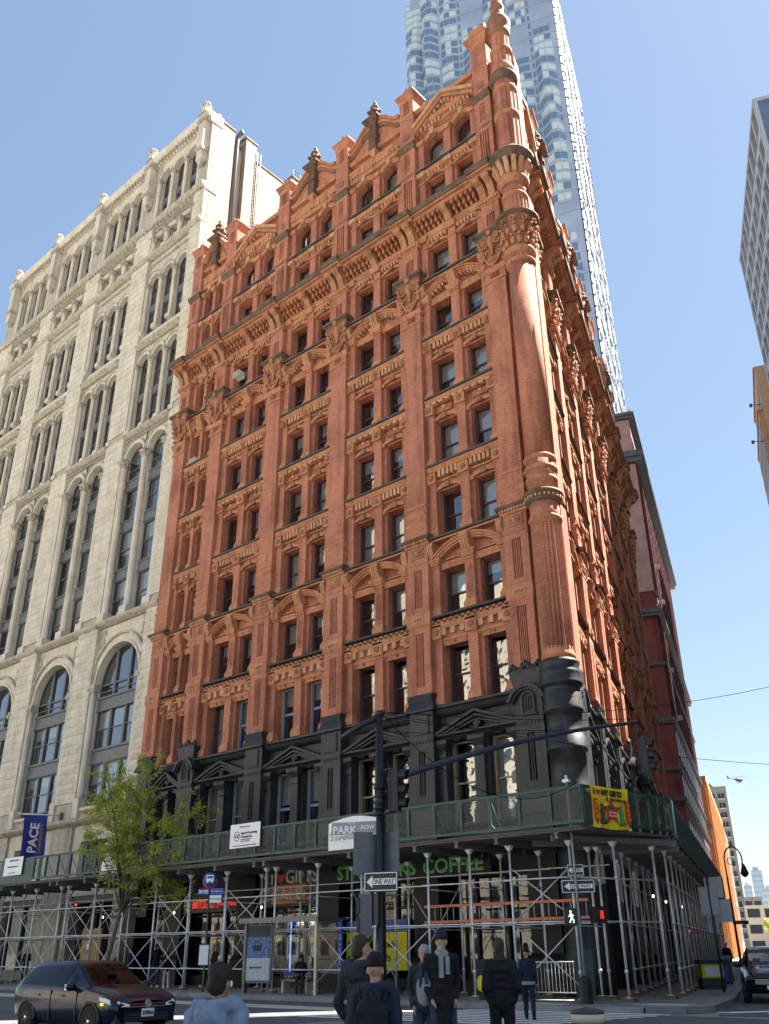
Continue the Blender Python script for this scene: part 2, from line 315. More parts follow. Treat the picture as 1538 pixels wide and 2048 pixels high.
def m_frieze(fl, hw):
    b = MB(); H = TOPZ[fl] - FZ[fl]; mid = .33
    def dent(z0, z1, ya, yb, w, pitch, m):
        for s in (-1, 1):
            x = mid + pitch / 2
            while x + w / 2 < hw - .45:
                b.box(s * x - w / 2, s * x + w / 2, ya, yb, z0, z1, m); x += pitch
    if fl == 3:
        b.mold(-hw, hw, [(.57, H - 1.0), (.4, H - 1.0), (.36, H - .9), (.36, H - .62), (.57, H - .62)], 'brick')
        b.mold(-hw, hw, [(.57, H - .62), (.2, H - .62), (.16, H - .5), (.16, H - .36), (.57, H - .36)], 'terracotta')
        for s in (-1, 1):
            for x in (.5, 1.05, 1.58):
                if x < hw - .4: b.box(s * x - .12, s * x + .12, .2, .5, H - .92, H - .62, 'tanblock')
        n = int(2 * hw / .17)
        for i in range(n):
            for j in (0, 1):
                if (i + j) % 2: b.box(-hw + i * .17, -hw + i * .17 + .16, .14, .3, H - .36 + j * .1, H - .27 + j * .1, 'terracotta')
        b.box(-hw, hw, .24, .56, H - .36, H - .12, 'darkstone')
    elif fl in (4, 8):
        b.mold(-hw, hw, [(.57, H - .2), (.12, H - .2), (.1, H - .12), (.57, H - .12)], 'terracotta')
        top = {4: 2.45, 8: 2.4}[fl] + .38; c = hw - .1; r = H - .28 - top; R = (c * c + r * r) / (2 * r); a = math.asin(c / R)
        for q, (ra, rb, ya) in enumerate(((R - .3, R - .2, .18), (R - .2, R - .08, .1), (R - .08, R, .02))):
            b.arch(0, top + r - R, ra, rb, ya, .57, 'terracotta', pi / 2 - a, pi / 2 + a, 18)
        if fl == 8:
            for k in range(-7, 8):
                t = pi / 2 + k * a / 8.2
                if abs(k) > 0: x = (R - .36) * cos(t); z = top + r - R + (R - .36) * sin(t); b.box(x - .05, x + .05, .2, .5, z - .07, z + .05, 'tanblock')
        b.mold(-hw, hw, [(.57, top - .06), (.42, top - .06), (.4, top), (.57, top)], 'terracotta')
        # scrolled keystone console in the middle and half consoles at the ends
        for x, w in ((0, .26), (-hw + .2, .16), (hw - .2, .16)):
            b.mold(x - w, x + w, [(.5, top), (.16, top), (.0, top + .28), (-.1, top + .6), (-.06, top + .82), (.5, top + .82)], 'terracotta')
            for k in (-1, 0, 1): b.mold(x + k * w * .6 - .03, x + k * w * .6 + .03, [(.4, top + .05), (.1, top + .05), (-.04, top + .3), (-.14, top + .6), (-.1, top + .72), (.4, top + .72)], 'tanblock')
    elif fl == 9:
        dent(2.72, 2.92, .26, .5, .12, .24, 'tanblock'); b.mold(-hw, hw, [(.57, 2.92), (.28, 2.92), (.24, 3.04), (.57, 3.04)], 'terracotta')
    elif fl == 10:
        b.mold(-hw, hw, [(.57, H - .3), (.26, H - .3), (.22, H - .22), (.12, H - .12), (.57, H - .12)], 'terracotta'); dent(H - .55, H - .3, .3, .54, .13, .25, 'tanblock')
    elif fl == 6:
        b.mold(-hw, hw, [(.57, H - .34), (.2, H - .34), (.14, H - .24), (.08, H - .12), (.57, H - .12)], 'terracotta')
        n = int(2 * hw / .42)
        for i in range(n): b.box(-hw + i * .42 + .06, -hw + i * .42 + .34, .12, .4, H - .48, H - .36, 'tanblock')
        b.box(-hw, hw, .3, .56, H - .5, H - .34, 'brick')
        for s in (-1, 1):
            for k in range(4): b.box(s * (hw / 2 + .05) - .5, s * (hw / 2 + .05) + .5, .4 + .015 * k, .56, H - .9 + k * .1, H - .84 + k * .1, 'terracotta')
            b.box(s * (hw / 2 + .05) - .08, s * (hw / 2 + .05) + .08, .36, .56, H - .74, H - .56, 'tanblock')
    else:
        b.mold(-hw, hw, [(.57, H - .36), (.2, H - .36), (.14, H - .26), (.06, H - .12), (.57, H - .12)], 'terracotta'); dent(H - .72, H - .37, .2, .5, .15, .255, 'tanblock')
        b.mold(-hw, hw, [(.57, H - .86), (.44, H - .86), (.4, H - .78), (.57, H - .78)], 'terracotta')
        if fl == 7:
            for s in (-1, 1):
                for k in range(9): b.prism([(s * (.5 + k * .15) - .05, H - 1.05), (s * (.5 + k * .15), H - 1.1), (s * (.5 + k * .15) + .05, H - 1.05), (s * (.5 + k * .15), H - .95)], .5, .56, 'carved')
    return b.mesh('frieze')
def m_sash(w, h, fm='frame_brown', arch=0):
    b = MB(); x = w / 2; t = .07; tape = fm == 'frame_blue'; fm = 'frame_tan' if tape else fm
    if tape:
        for z0, z1 in ((t + .03, h * .5 - .035), (h * .5 + .035, h - t)):
            for q in ((-x + t, -x + t + .035, z0, z1), (x - t - .035, x - t, z0, z1), (-x + t + .035, x - t - .035, z0, z0 + .035), (-x + t + .035, x - t - .035, z1 - .035, z1)): b.box(q[0], q[1], .95, 1.0, q[2], q[3], 'frame_blue')
    b.box(-x, -x + t, .86, 1.1, 0, h, fm); b.box(x - t, x, .86, 1.1, 0, h, fm); b.box(-x + t, x - t, .96, 1.1, 0, t + .03, fm)
    if not arch: b.box(-x + t, x - t, .96, 1.1, h - t, h, fm)
    else: R = (x * x + arch * arch) / (2 * arch); b.arch(0, h + arch - R, R - t, R, .96, 1.1, fm, pi / 2 - math.asin(x / R), pi / 2 + math.asin(x / R), 10)
    b.box(-x + t, x - t, .98, 1.08, h * .5 - .035, h * .5 + .035, fm)
    return b.mesh('window')
def m_pane(w, h, y):
    b = MB(); b.quad((-w / 2, y, 0), (w / 2, y, 0), (w / 2, y, h), (-w / 2, y, h), 'glass'); return b.mesh('pane')
def m_archpane(w, h, rise, y):
    b = MB(); R = ((w / 2) ** 2 + rise ** 2) / (2 * rise); pts = [(-w / 2, 0), (w / 2, 0)]
    for i in range(9): x = w / 2 - w * i / 8; pts.append((x, h + rise - R + sqrt(max(0, R * R - x * x))))
    b.add([(x, y, z) for x, z in pts], [tuple(range(len(pts)))], 'glass'); return b.mesh('pane')
def m_blind(w, h, m='blind'):
    b = MB(); b.box(-w / 2, w / 2, 1.16, 1.175, -h, 0, m); return b.mesh('blind')
def add_window(root, x, z, w, h, place, arch=0, fm='frame_brown', blind=None, bm='blind', front=True):
    loc, rz = place(x, z); o = link('window', cached(('sash', w, h, fm, arch), lambda: m_sash(w, h, fm, arch)), root, loc, rz)
    if not front:
        link('pane', cached(('pane', w, h, 1.03), lambda: m_pane(w - .1, h - .05, 1.03)), o); return o
    link('pane', cached(('pane', w, h, 1.05), lambda: m_pane(w - .12, h * .5 - .1, 1.05)), o, (0, 0, .1))
    if arch: link('pane', cached(('apane', w, h, arch), lambda: m_archpane(w - .12, h * .5 - .05, arch, 1.01)), o, (0, 0, h * .5 + .03))
    else: link('pane', cached(('pane', w, h, 1.01), lambda: m_pane(w - .12, h * .5 - .1, 1.01)), o, (0, 0, h * .5 + .03))
    if blind: hh = round(h * blind * 8) / 8; link('blind', cached(('blind', w, hh, bm), lambda: m_blind(w - .06, hh, bm)), o, (0, 0, h + (arch * .6)))
    return o
# piers ------------------------------------------------------------------------------------------
def grooves(b, hw, gw, ng, y, z0, z1, m, depth=.1, x0=None):
    # front skin of a pier between z0 and z1 with ng recessed vertical slots in the middle
    pitch = gw / ng; a = -gw / 2
    b.box(-hw, a, y, y + .3, z0, z1, m); b.box(-a, hw, y, y + .3, z0, z1, m)
    b.box(a, -a, y + depth, y + .3, z0, z1, m)
    for i in range(1, ng): xx = a + i * pitch; b.box(xx - pitch * .22, xx + pitch * .22, y, y + depth + .01, z0, z1, m)
def m_pier(kind='plain'):
    b = MB(); H = .62; B = .62                       # half width, depth of return
    def blk(h, y, z0, z1, m): b.box(-h, h, y, .95, z0, z1, m)
    # brick floors 3-4
    blk(H, 0, 11.9, 12.25, 'brick'); grooves(b, H, .46, 5, 0, 12.25, 14.75, 'brick'); b.box(-H, H, .3, .95, 12.25, 14.75, 'brick'); blk(H, 0, 14.75, 15.05, 'brick')
    b.frus(0, .48, 15.05, 15.15, H, .48, H + .07, .55, 'terracotta'); blk(H + .07, -.07, 15.15, 15.6, 'terracotta'); b.box(-.32, .32, -.11, -.07, 15.24, 15.5, 'tanblock'); b.box(-.26, .26, -.125, -.11, 15.29, 15.45, 'carved')
    b.frus(0, .48, 15.6, 15.75, H + .07, .55, H, .48, 'terracotta')
    blk(H, 0, 15.75, 16.0, 'brick'); grooves(b, H, .46, 5, 0, 16.0, 17.9, 'brick'); b.box(-H, H, .3, .95, 16.0, 17.9, 'brick'); blk(H, 0, 17.9, 19.1, 'brick'); blk(H + .03, -.03, 18.18, 18.28, 'brick')
    b.mold(-H - .12, H + .12, [(.95, 19.1), (-.06, 19.1), (-.1, 19.22), (.95, 19.22)], 'terracotta')
    for k in range(9): b.box(-H - .08 + k * .16, -H + .02 + k * .16, -.2, .2, 19.22, 19.34, 'tanblock')
    b.mold(-H - .24, H + .24, [(.95, 19.34), (-.24, 19.34), (-.3, 19.44), (-.26, 19.5), (0, 19.58), (.95, 19.58)], 'darkstone')
    blk(H, 0, 19.58, 20.2, 'brick')
    for z, d in ((20.2, .05), (20.72, .07)): b.frus(0, .48, z, z + .14, H, .48, H + d, .48 + d, 'terracotta'); b.frus(0, .48, z + .14, z + .26, H + d, .48 + d, H - .02, .46, 'terracotta')
    blk(H - .01, .01, 20.46, 20.72, 'brick'); blk(H - .03, .03, 20.98, 32.3, 'brick'); b.box(-H + .0, H - .0, .0, .95, 21.2, 21.32, 'terracotta')
    # neck, capital bed, upper pier
    b.mold(-H - .06, H + .06, [(.95, 32.3), (-.02, 32.3), (-.06, 32.4), (-.02, 32.48), (.95, 32.48)], 'terracotta'); grooves(b, H, .5, 5, 0, 32.48, 32.86, 'brick'); b.box(-H, H, .3, .95, 32.48, 32.86, 'brick')
    b.mold(-H - .12, H + .12, [(.95, 32.86), (-.04, 32.86), (-.12, 33.0), (-.16, 33.12), (.95, 33.12)], 'terracotta')
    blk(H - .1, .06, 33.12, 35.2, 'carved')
    blk(H - .06, 0.0, 35.5, 36.0, 'brick'); grooves(b, H - .06, .5, 5, 0, 36.0, 36.85, 'brick'); b.box(-H + .06, H - .06, .3, .95, 36.0, 36.85, 'brick'); blk(H - .06, 0, 36.85, 37.55, 'brick')
    for i in range(3):
        for j in range(3):
            if (i + j) % 2 == 0: b.box(-.14 + i * .1, -.05 + i * .1, -.03, .05, 37.02 + j * .1, 37.11 + j * .1, 'tanblock')
    b.mold(-H - .1, H + .1, [(.95, 37.55), (-.02, 37.55), (-.12, 37.65), (-.16, 37.85), (.95, 37.85)], 'terracotta')
    for k in range(7): b.box(-.6 + k * .18, -.5 + k * .18, -.2, 0, 37.6, 37.72, 'tanblock')
    blk(H - .06, 0, 37.85, 39.2, 'terracotta')
    # attic pier
    blk(H - .06, .02, 39.4, 40.3, 'brick'); grooves(b, H - .06, .62, 4, .02, 40.3, 43.0, 'brick', .12); b.box(-H + .06, H - .06, .32, .95, 40.3, 43.0, 'brick'); blk(H - .06, .02, 43.0, 43.3, 'brick')
    blk(H - .02, -.02, 43.3, 43.5, 'carved'); blk(H - .06, .02, 43.5, 43.8, 'brick'); b.box(-H + .06, -.2, .02, .95, 43.8, 45.2, 'brick'); b.box(.2, H - .06, .02, .95, 43.8, 45.2, 'brick'); b.box(-.2, .2, .12, .95, 43.8, 45.2, 'brick')
    for k in range(10): b.box(-.2, .2, .05, .13, 43.82 + k * .14, 43.88 + k * .14, 'brick')
    blk(H - .06, .02, 45.2, 45.5, 'brick')
    b.mold(-H - .02, H + .02, [(.95, 45.5), (-.02, 45.5), (-.1, 45.65), (-.18, 45.75), (-.18, 45.9), (0, 46.0), (.95, 46.0)], 'darkstone')
    blk(H - .08, .04, 46.0, 48.4, 'brick'); b.box(-.2, .2, .0, .06, 46.5, 46.9, 'carved')
    return b.mesh('pier')
def m_chimney():
    b = MB(); h = .6
    b.frus(0, .45, 48.4, 48.55, .55, .44, .62, .52, 'terracotta'); b.box(-.54, .54, .02, .9, 48.55, 48.7, 'brick'); grooves(b, .54, .4, 4, .02, 48.7, 49.8, 'brick'); b.box(-.54, .54, .32, .9, 48.7, 49.8, 'brick')
    b.frus(0, .46, 49.8, 50.0, .54, .44, .62, .52, 'terracotta'); b.frus(0, .46, 50.0, 50.35, .6, .5, .72, .62, 'brick'); b.box(-.75, .75, -.2, 1.12, 50.35, 50.48, 'terracotta')
    b.frus(0, .46, 50.48, 50.65, .7, .6, .4, .36, 'terracotta'); b.prism([(-.18, 50.6), (.18, 50.6), (.2, 50.85), (.0, 51.15), (-.2, 50.85)], .05, .4, 'terracotta')
    return b.mesh('chimney')
def spiral(b, cx, cz, y, r, turns, dirn, a0, tr, m, bulge=.1):
    pts = []
    for i in range(int(turns * 12) + 1):
        t = i / (turns * 12); a = a0 + dirn * t * turns * 2 * pi; q = r * (1 - .86 * t); pts.append((cx + q * cos(a), y - bulge * t, cz + q * sin(a)))
    b.tube(pts, [tr * (1 - .35 * i / len(pts)) for i in range(len(pts))], m, 6)
def m_capital():
    b = MB(); z0, z1 = 33.12, 35.2
    for (za, zb, ha, hb, ya, yb) in ((33.12, 33.9, .56, .6, .05, 0), (33.9, 34.7, .6, .7, 0, -.1), (34.7, 35.2, .7, .84, -.1, -.26)):
        b.add([(-ha, ya, za), (ha, ya, za), (ha, .9, za), (-ha, .9, za), (-hb, yb, zb), (hb, yb, zb), (hb, .9, zb), (-hb, .9, zb)], [(0, 3, 2, 1), (4, 5, 6, 7), (0, 1, 5, 4), (1, 2, 6, 5), (2, 3, 7, 6), (3, 0, 4, 7)], 'carved')
    for s in (-1, 1):
        spiral(b, s * .42, 34.72, -.16, .3, 1.9, -s, pi / 2, .055, 'terracotta')
        spiral(b, s * .5, 34.15, -.06, .22, 1.7, s, -pi / 2, .05, 'terracotta')
        spiral(b, s * .2, 33.55, -.05, .22, 1.5, -s, -pi / 2, .05, 'terracotta')
        b.tube([(s * .05, -.08, 33.25), (s * .3, -.1, 33.5), (s * .52, -.08, 33.9), (s * .62, -.16, 34.4), (s * .74, -.3, 34.95)], [.05, .06, .06, .06, .05], 'terracotta', 6)
        for k in range(5): b.ball(s * (.62 + .03 * k), -.02 - .06 * k, 33.45 + k * .36, .1, .12, .12, 'terracotta', 7, 5)
        spiral(b, s * .9, 34.75, .3, .26, 1.6, 1, 0, .05, 'terracotta', 0)
    b.lathe([(.05, 33.9), (.1, 34.0), (.06, 34.15), (.2, 34.5), (.24, 34.75), (.14, 34.95), (.18, 35.05)], 0, -.12, 'terracotta', 12)
    for k in range(5): a = pi * (k + .5) / 5; b.tube([(0, -.06, 33.2), (.12 * cos(a), -.12, 33.25 + .15 * sin(a)), (.3 * cos(a), -.14, 33.25 + .34 * sin(a))], [.03, .05, .04], 'terracotta', 5)
    b.ball(0, -.34, 35.25, .17, .12, .2, 'terracotta', 8, 6)
    for q in range(2):                                   # leafy side faces
        s = -1 if q == 0 else 1
        for k in range(14): b.ball(s * (.62 + .16 * (k % 7) / 6), .1 + .2 * random.random() + .3 * (k // 7), 33.4 + 1.6 * (k % 7) / 6, .09, .12, .13, 'terracotta', 6, 4)
    b.frus(0, .3, 35.2, 35.3, .84, .56, .95, .66, 'darkstone'); b.box(-1.0, 1.0, -.42, .95, 35.3, 35.5, 'darkstone')
    return b.mesh('capital')
def m_rosette():
    b = MB(); b.box(-.4, .4, -.06, .02, 18.48, 19.02, 'terracotta'); b.box(-.33, .33, -.075, -.06, 18.54, 18.96, 'carved')
    for s in (-1, 1): spiral(b, s * .17, 18.75, -.08, .15, 1.5, s, pi / 2, .025, 'tanblock', .02)
    b.ball(0, -.08, 18.75, .07, .05, .1, 'tanblock', 8, 5); return b.mesh('rosette_panel')
def m_bracket(h=1.15, w=.2, p=.75):
    b = MB(); prof = [(.0, 0), (-.1, .02), (-.18, h * .3), (-p * .55, h * .62), (-p, h * .72), (-p - .05, h * .86), (-p + .02, h), (0, h)]
    b.mold(-w, w, prof, 'terracotta')
    for k in (-2, -1, 0, 1, 2): b.mold(k * w * .42 - .02, k * w * .42 + .02, [(y - .03, z) for y, z in prof], 'tanblock')
    b.lathe([(.16, -w - .02), (.16, w + .02)], 0, 0, 'terracotta', 10)
    for i in range(len(b.v) - 20, len(b.v)): x, y, z = b.v[i]; b.v[i] = (z, -p + .08 + x, h * .85 + y)
    return b.mesh('bracket')
def m_cornice(L, breaks):
    b = MB(); z = 39.05
    def seg(x0, x1, p):
        b.mold(x0, x1, [(.95, z), (-p + .35, z), (-p + .25, z + .1), (-p + .06, z + .12), (-p + .02, z + .24), (.95, z + .24)], 'terracotta')
        b.mold(x0, x1, [(.95, z + .2), (-p - .04, z + .2), (-p - .12, z + .34), (-p - .12, z + .52), (-p + .02, z + .6), (.3, z + .68), (.95, z + .68)], 'darkstone')
    x = 0
    for a, c in breaks: seg(x, a, .78); seg(a, c, .98); x = c
    seg(x, L, .78); return b.mesh('cornice')
def m_blocks(hw):                                         # paired modillion blocks under the main cornice
    b = MB()
    x = -hw + .1
    while x < hw - .1:
        if abs(x) > .3:
            b.box(x - .075, x + .075, -.38, .5, 38.82, 39.05, 'terracotta'); b.box(x - .075, x + .075, -.12, .5, 38.55, 38.82, 'terracotta'); b.box(x - .05, x + .05, .1, .5, 38.42, 38.55, 'tanblock')
        x += .33
    b.mold(-hw, hw, [(.57, 38.1), (.3, 38.1), (.25, 38.25), (.2, 38.42), (.57, 38.42)], 'terracotta'); b.box(-hw, hw, .4, .57, 38.42, 39.05, 'brick')
    return b.mesh('modillion_course')
def m_parapet(kind, hw):
    b = MB(); y0, y1 = .3, .85
    b.box(-hw, hw, y0 + .15, y1, 47.28, 48.4, 'brick')
    if kind == 'tri':
        b.mold(-hw, hw, [(y1, 48.4), (.2, 48.4), (.12, 48.55), (.12, 48.66), (y1, 48.75)], 'terracotta')
        n = int(2 * hw / .45)
        for i in range(n): b.box(-hw + .1 + i * .45, -hw + .36 + i * .45, .35, .7, 48.75, 48.92, 'darkstone')
        for s in (-1, 1):
            b.prism([(0, 48.25), (0, 48.05), (s * (hw + .05), 46.55), (s * (hw + .05), 46.85)] if s > 0 else [(0, 48.05), (0, 48.25), (-hw - .05, 46.85), (-hw - .05, 46.55)], -.02, .5, 'terracotta')
            b.prism([(0, 48.6), (0, 48.28), (s * (hw + .1), 46.9), (s * (hw + .1), 47.15)] if s > 0 else [(0, 48.28), (0, 48.6), (-hw - .1, 47.15), (-hw - .1, 46.9)], -.14, .45, 'tanblock')
            for k in range(7):
                x = s * (hw - .25) * (k + .4) / 7; z = 47.9 - 1.5 * abs(x) / hw; b.box(x - .07, x + .07, .1, .4, z - .12, z + .1, 'tanblock')
        b.prism([(-hw, 46.5), (hw, 46.5), (0, 48.0)], .3, .55, 'brick')
    else:
        # arcaded frieze and a curved, scrolled gable broken by a pedestal with finial
        b.mold(-hw, hw, [(y1, 46.3), (.25, 46.3), (.2, 46.42), (.2, 46.6), (y1, 46.6)], 'terracotta')
        n = int(2 * hw / .26)
        for i in range(n): b.box(-hw + i * .26 + .04, -hw + i * .26 + .16, .14, .4, 46.62, 46.74, 'tanblock')
        b.mold(-hw, hw, [(y1, 46.74), (.18, 46.74), (.12, 46.86), (.12, 46.95), (y1, 46.95)], 'terracotta')
        m = 8 if hw > 1.8 else 5
        for i in range(m):
            x = -hw + (i + .5) * 2 * hw / m; b.arch(x, 47.25, .1, .2, .28, .5, 'terracotta', 0, pi, 8); b.box(x - .1, x + .1, .44, .47, 46.98, 47.3, 'carved')
        b.mold(-hw, hw, [(y1, 47.9), (.2, 47.9), (.12, 48.05), (.12, 48.15), (y1, 48.2)], 'terracotta')
        for s in (-1, 1):
            pts = []
            for i in range(13):
                t = i / 12; x = hw * (1 - t); z = 48.75 + 1.35 * (t * t * (3 - 2 * t)) + .38 * sin(t * pi) + (.25 * max(0, 1 - t * 5)) ; pts.append((s * x, z))
            for (dz0, dz1, ya, m_) in ((-.02, .24, -.04, 'terracotta'), (-.3, -.03, .06, 'terracotta'), (-.5, -.31, .16, 'carved')):
                for i in range(12):
                    (xa, za), (xb, zb) = pts[i], pts[i + 1]
                    if abs(xb) < .34: break
                    q = [(xa, za + dz0), (xb, zb + dz0), (xb, zb + dz1), (xa, za + dz1)]
                    b.prism(q if s < 0 else q[::-1], ya, .75, m_)
            for i in range(12):
                (xa, za), (xb, zb) = pts[i], pts[i + 1]
                q = [(xa, 48.15), (xb, 48.15), (xb, zb - .2), (xa, za - .2)]; b.prism(q if s < 0 else q[::-1], .3, .7, 'brick')
            b.prism([(s * .4, 48.3), (s * 1.1, 48.3), (s * .42, 49.3)] if s > 0 else [(-1.1, 48.3), (-.4, 48.3), (-.42, 49.3)], .22, .32, 'terracotta')
    return b.mesh('parapet')
def m_finial():
    b = MB(); b.box(-.3, .3, -.1, .55, 47.6, 48.9, 'sooty'); b.frus(0, .2, 47.2, 47.6, .12, .15, .34, .36, 'terracotta'); b.box(-.36, .36, -.16, .6, 48.9, 49.05, 'darkstone'); b.box(-.26, .26, -.06, .5, 49.05, 49.9, 'sooty')
    b.frus(0, .22, 49.9, 50.3, .28, .3, .62, .58, 'sooty'); b.box(-.66, .66, -.38, .82, 50.3, 50.42, 'sooty'); b.frus(0, .22, 50.42, 50.6, .5, .46, .3, .28, 'darkstone')
    b.lathe([(.36, 50.5), (.28, 50.75), (.22, 50.95), (.42, 51.1), (.38, 51.3), (.2, 51.45), (.34, 51.62), (.26, 51.8), (.1, 51.95), (.14, 52.1), (.02, 52.4)], 0, .22, 'sooty', 10)
    for k in range(6): a = k * pi / 3; b.ball(.44 * cos(a), .22 + .44 * sin(a), 51.12, .12, .12, .14, 'sooty', 6, 4); b.ball(.52 * cos(a), .22 + .5 * sin(a), 50.2, .13, .13, .18, 'sooty', 6, 4)
    return b.mesh('finial')
# black cast iron base --------------------------------------------------------------------------
def m_ironpier(kind='cap'):
    b = MB(); H = .66; K = 'ironblack'
    b.box(-H - .14, H + .14, -.18, 1.0, .15, 1.3, 'shopblack'); b.frus(0, .42, 1.3, 1.5, H + .14, .6, H, .48, 'shopblack'); b.box(-H, H, -.04, 1.0, 1.5, 5.0, 'shopblack'); b.box(-H, H, -.04, 1.0, 5.0, 6.3, K)
    b.box(-H - .1, H + .1, -.14, 1.0, 6.3, 6.9, K); b.frus(0, .44, 6.9, 7.1, H + .1, .58, H, .5, K)
    b.box(-H, H, -.04, 1.0, 7.1, 7.55, K); grooves(b, H, .34, 3, -.04, 7.55, 9.4, K, .12); b.box(-H, H, .26, 1.0, 7.55, 9.4, K); b.box(-H, H, -.04, 1.0, 9.4, 11.2, K)
    for k in range(7): b.prism([(-.6 + k * .18, 9.86), (-.51 + k * .18, 9.72), (-.42 + k * .18, 9.86)], -.07, -.03, K)
    b.box(-H, H, -.07, -.03, 9.87, 9.93, K)
    if kind == 'cap':
        b.box(-.42, .42, -.09, -.03, 10.12, 10.98, K); b.box(-.34, .34, -.1, -.08, 10.2, 10.9, K)
        b.frus(0, .46, 11.2, 11.55, H + .16, .66, H, .52, K); b.box(-H - .16, H + .16, -.22, 1.0, 11.1, 11.2, K); b.mold(-H - .02, H + .02, [(1.0, 11.55), (-.08, 11.55), (-.14, 11.7), (-.1, 11.8), (-.06, 11.9), (1.0, 11.9)], K)
    else:
        b.arch(0, 10.75, .24, .34, -.12, .0, K, 0, pi, 10); b.box(-.34, -.24, -.12, 0, 10.15, 10.75, K); b.box(.24, .34, -.12, 0, 10.15, 10.75, K); b.box(-.4, .4, -.12, 0, 10.08, 10.16, K)
        for k in (-1, 0, 1): b.box(k * .13 - .03, k * .13 + .03, -.09, 0, 10.3, 10.85, K)
        R = 1.05; b.arch(0, 11.35 - .95, .8, .95, -.3, .9, K, .32, pi - .32, 14); b.arch(0, 11.35 - .95, .7, .8, -.2, .9, K, .3, pi - .3, 14)
        b.box(-H, H, -.04, .95, 11.2, 11.85, K); b.frus(0, .45, 11.3, 11.85, H - .02, .55, H + .1, .62, K); b.box(-H - .1, H + .1, -.18, .95, 11.85, 11.95, K)
        for x, s in ((-.62, .16), (0, .22), (.62, .16)):
            for k in range(3): b.ball(x + (k - 1) * s * .7, -.06, 12.0 + (.1 if k == 1 else 0) + s * .4, s * .55, .1, s * .8, K, 8, 6)
        for x in (-.32, .32): b.ball(x, -.04, 12.02, .12, .09, .1, K, 8, 5)
    return b.mesh('iron_pier')
def m_ironbay(hw):
    b = MB(); K = 'ironblack'; ww, c = bay_dims(hw); ww += .12; y0, y1 = .5, 1.15
    for x0, x1 in ((-hw, -c - ww / 2), (-c + ww / 2, c - ww / 2), (c + ww / 2, hw)): b.box(x0, x1, y0, y1, 6.2, 9.75, K)
    b.box(-hw, hw, y0, y1, 5.3, 6.2, K); b.box(-hw, hw, y0, y1, 9.75, 11.2, K); b.box(-hw, hw, 1.7, 1.75, 5.3, 11.2, 'darkroom')
    b.mold(-hw, hw, [(1.05, 6.1), (.3, 6.1), (.24, 6.2), (.3, 6.28), (.5, 6.3), (1.05, 6.3)], K)
    # belt course under floor 3
    b.mold(-hw, hw, [(1.05, 10.86), (.3, 10.86), (.2, 10.96), (.12, 11.1), (.02, 11.16), (.02, 11.26), (.3, 11.31), (1.05, 11.31)], K)
    # pediment with raking mouldings
    zb, za = 9.95, 10.86
    b.mold(-hw + .05, hw - .05, [(.5, zb - .18), (.3, zb - .18), (.22, zb - .08), (.08, zb), (.08, zb + .08), (.5, zb + .08)], K)
    for s in (-1, 1):
        for d, ya, th in ((0, .02, .12), (-.2, .12, .1), (-.36, .22, .08)):
            q = [(0, za + d), (0, za + d - th), (s * (hw - .05 + d * 1.4), zb + .02), (s * (hw - .05 + d * 1.4), zb + .02 + th)]
            b.prism(q if s > 0 else q[::-1], ya, .52, K)
    b.prism([(-.2, zb + .32), (0, zb + .14), (.2, zb + .32), (0, zb + .5)], .22, .5, K); b.prism([(-.1, zb + .32), (0, zb + .23), (.1, zb + .32), (0, zb + .41)], .18, .3, K)
    for s in (-1, 1):
        for k in (-1, 0, 1): b.mold(s * c + k * .1 - .035, s * c + k * .1 + .035, [(.4, zb - .3), (.2, zb - .28), (.26, zb - .16), (.4, zb - .14)], K)
    return b.mesh('iron_bay')
def m_ironpil(w):
    b = MB(); K = 'ironblack'; h = w / 2
    b.box(-h - .08, h + .08, .2, .52, 6.28, 6.75, K); b.frus(0, .38, 6.75, 6.9, h + .08, .18, h, .14, K)
    for k in range(3): b.box(-h - .05 + .0, h + .05, .24 - .0, .5, 7.0 + k * .14, 7.06 + k * .14, K)
    b.box(-h, h, .28, .52, 6.9, 9.05, K); b.box(-h - .07, h + .07, .2, .52, 9.05, 9.14, K); b.box(-h, h, .27, .52, 9.14, 9.35, K); b.frus(0, .37, 9.35, 9.6, h, .14, h + .16, .28, K); b.box(-h - .18, h + .18, .08, .52, 9.6, 9.77, K)
    return b.mesh('iron_pilaster')
def m_shopfront(hw, door=False):
    b = MB(); K = 'shopblack'
    b.box(-hw, hw, .5, .9, 4.25, 5.3, K); b.box(-hw, hw, .55, .8, .15, .6, K); b.box(-hw, hw, 2.6, 2.65, .15, 5.2, 'darkroom'); b.box(-hw, hw, .62, .74, 3.2, 3.32, K)
    for x in (-hw + .06, -hw / 3, hw / 3, hw - .06): b.box(x - .06, x + .06, .58, .78, .6, 4.25, K)
    return b.mesh('shopfront')
def m_shoppane(w, h):
    b = MB(); b.quad((-w / 2, .68, 0), (w / 2, .68, 0), (w / 2, .68, h), (-w / 2, .68, h), 'shopglass'); return b.mesh('shop_pane')

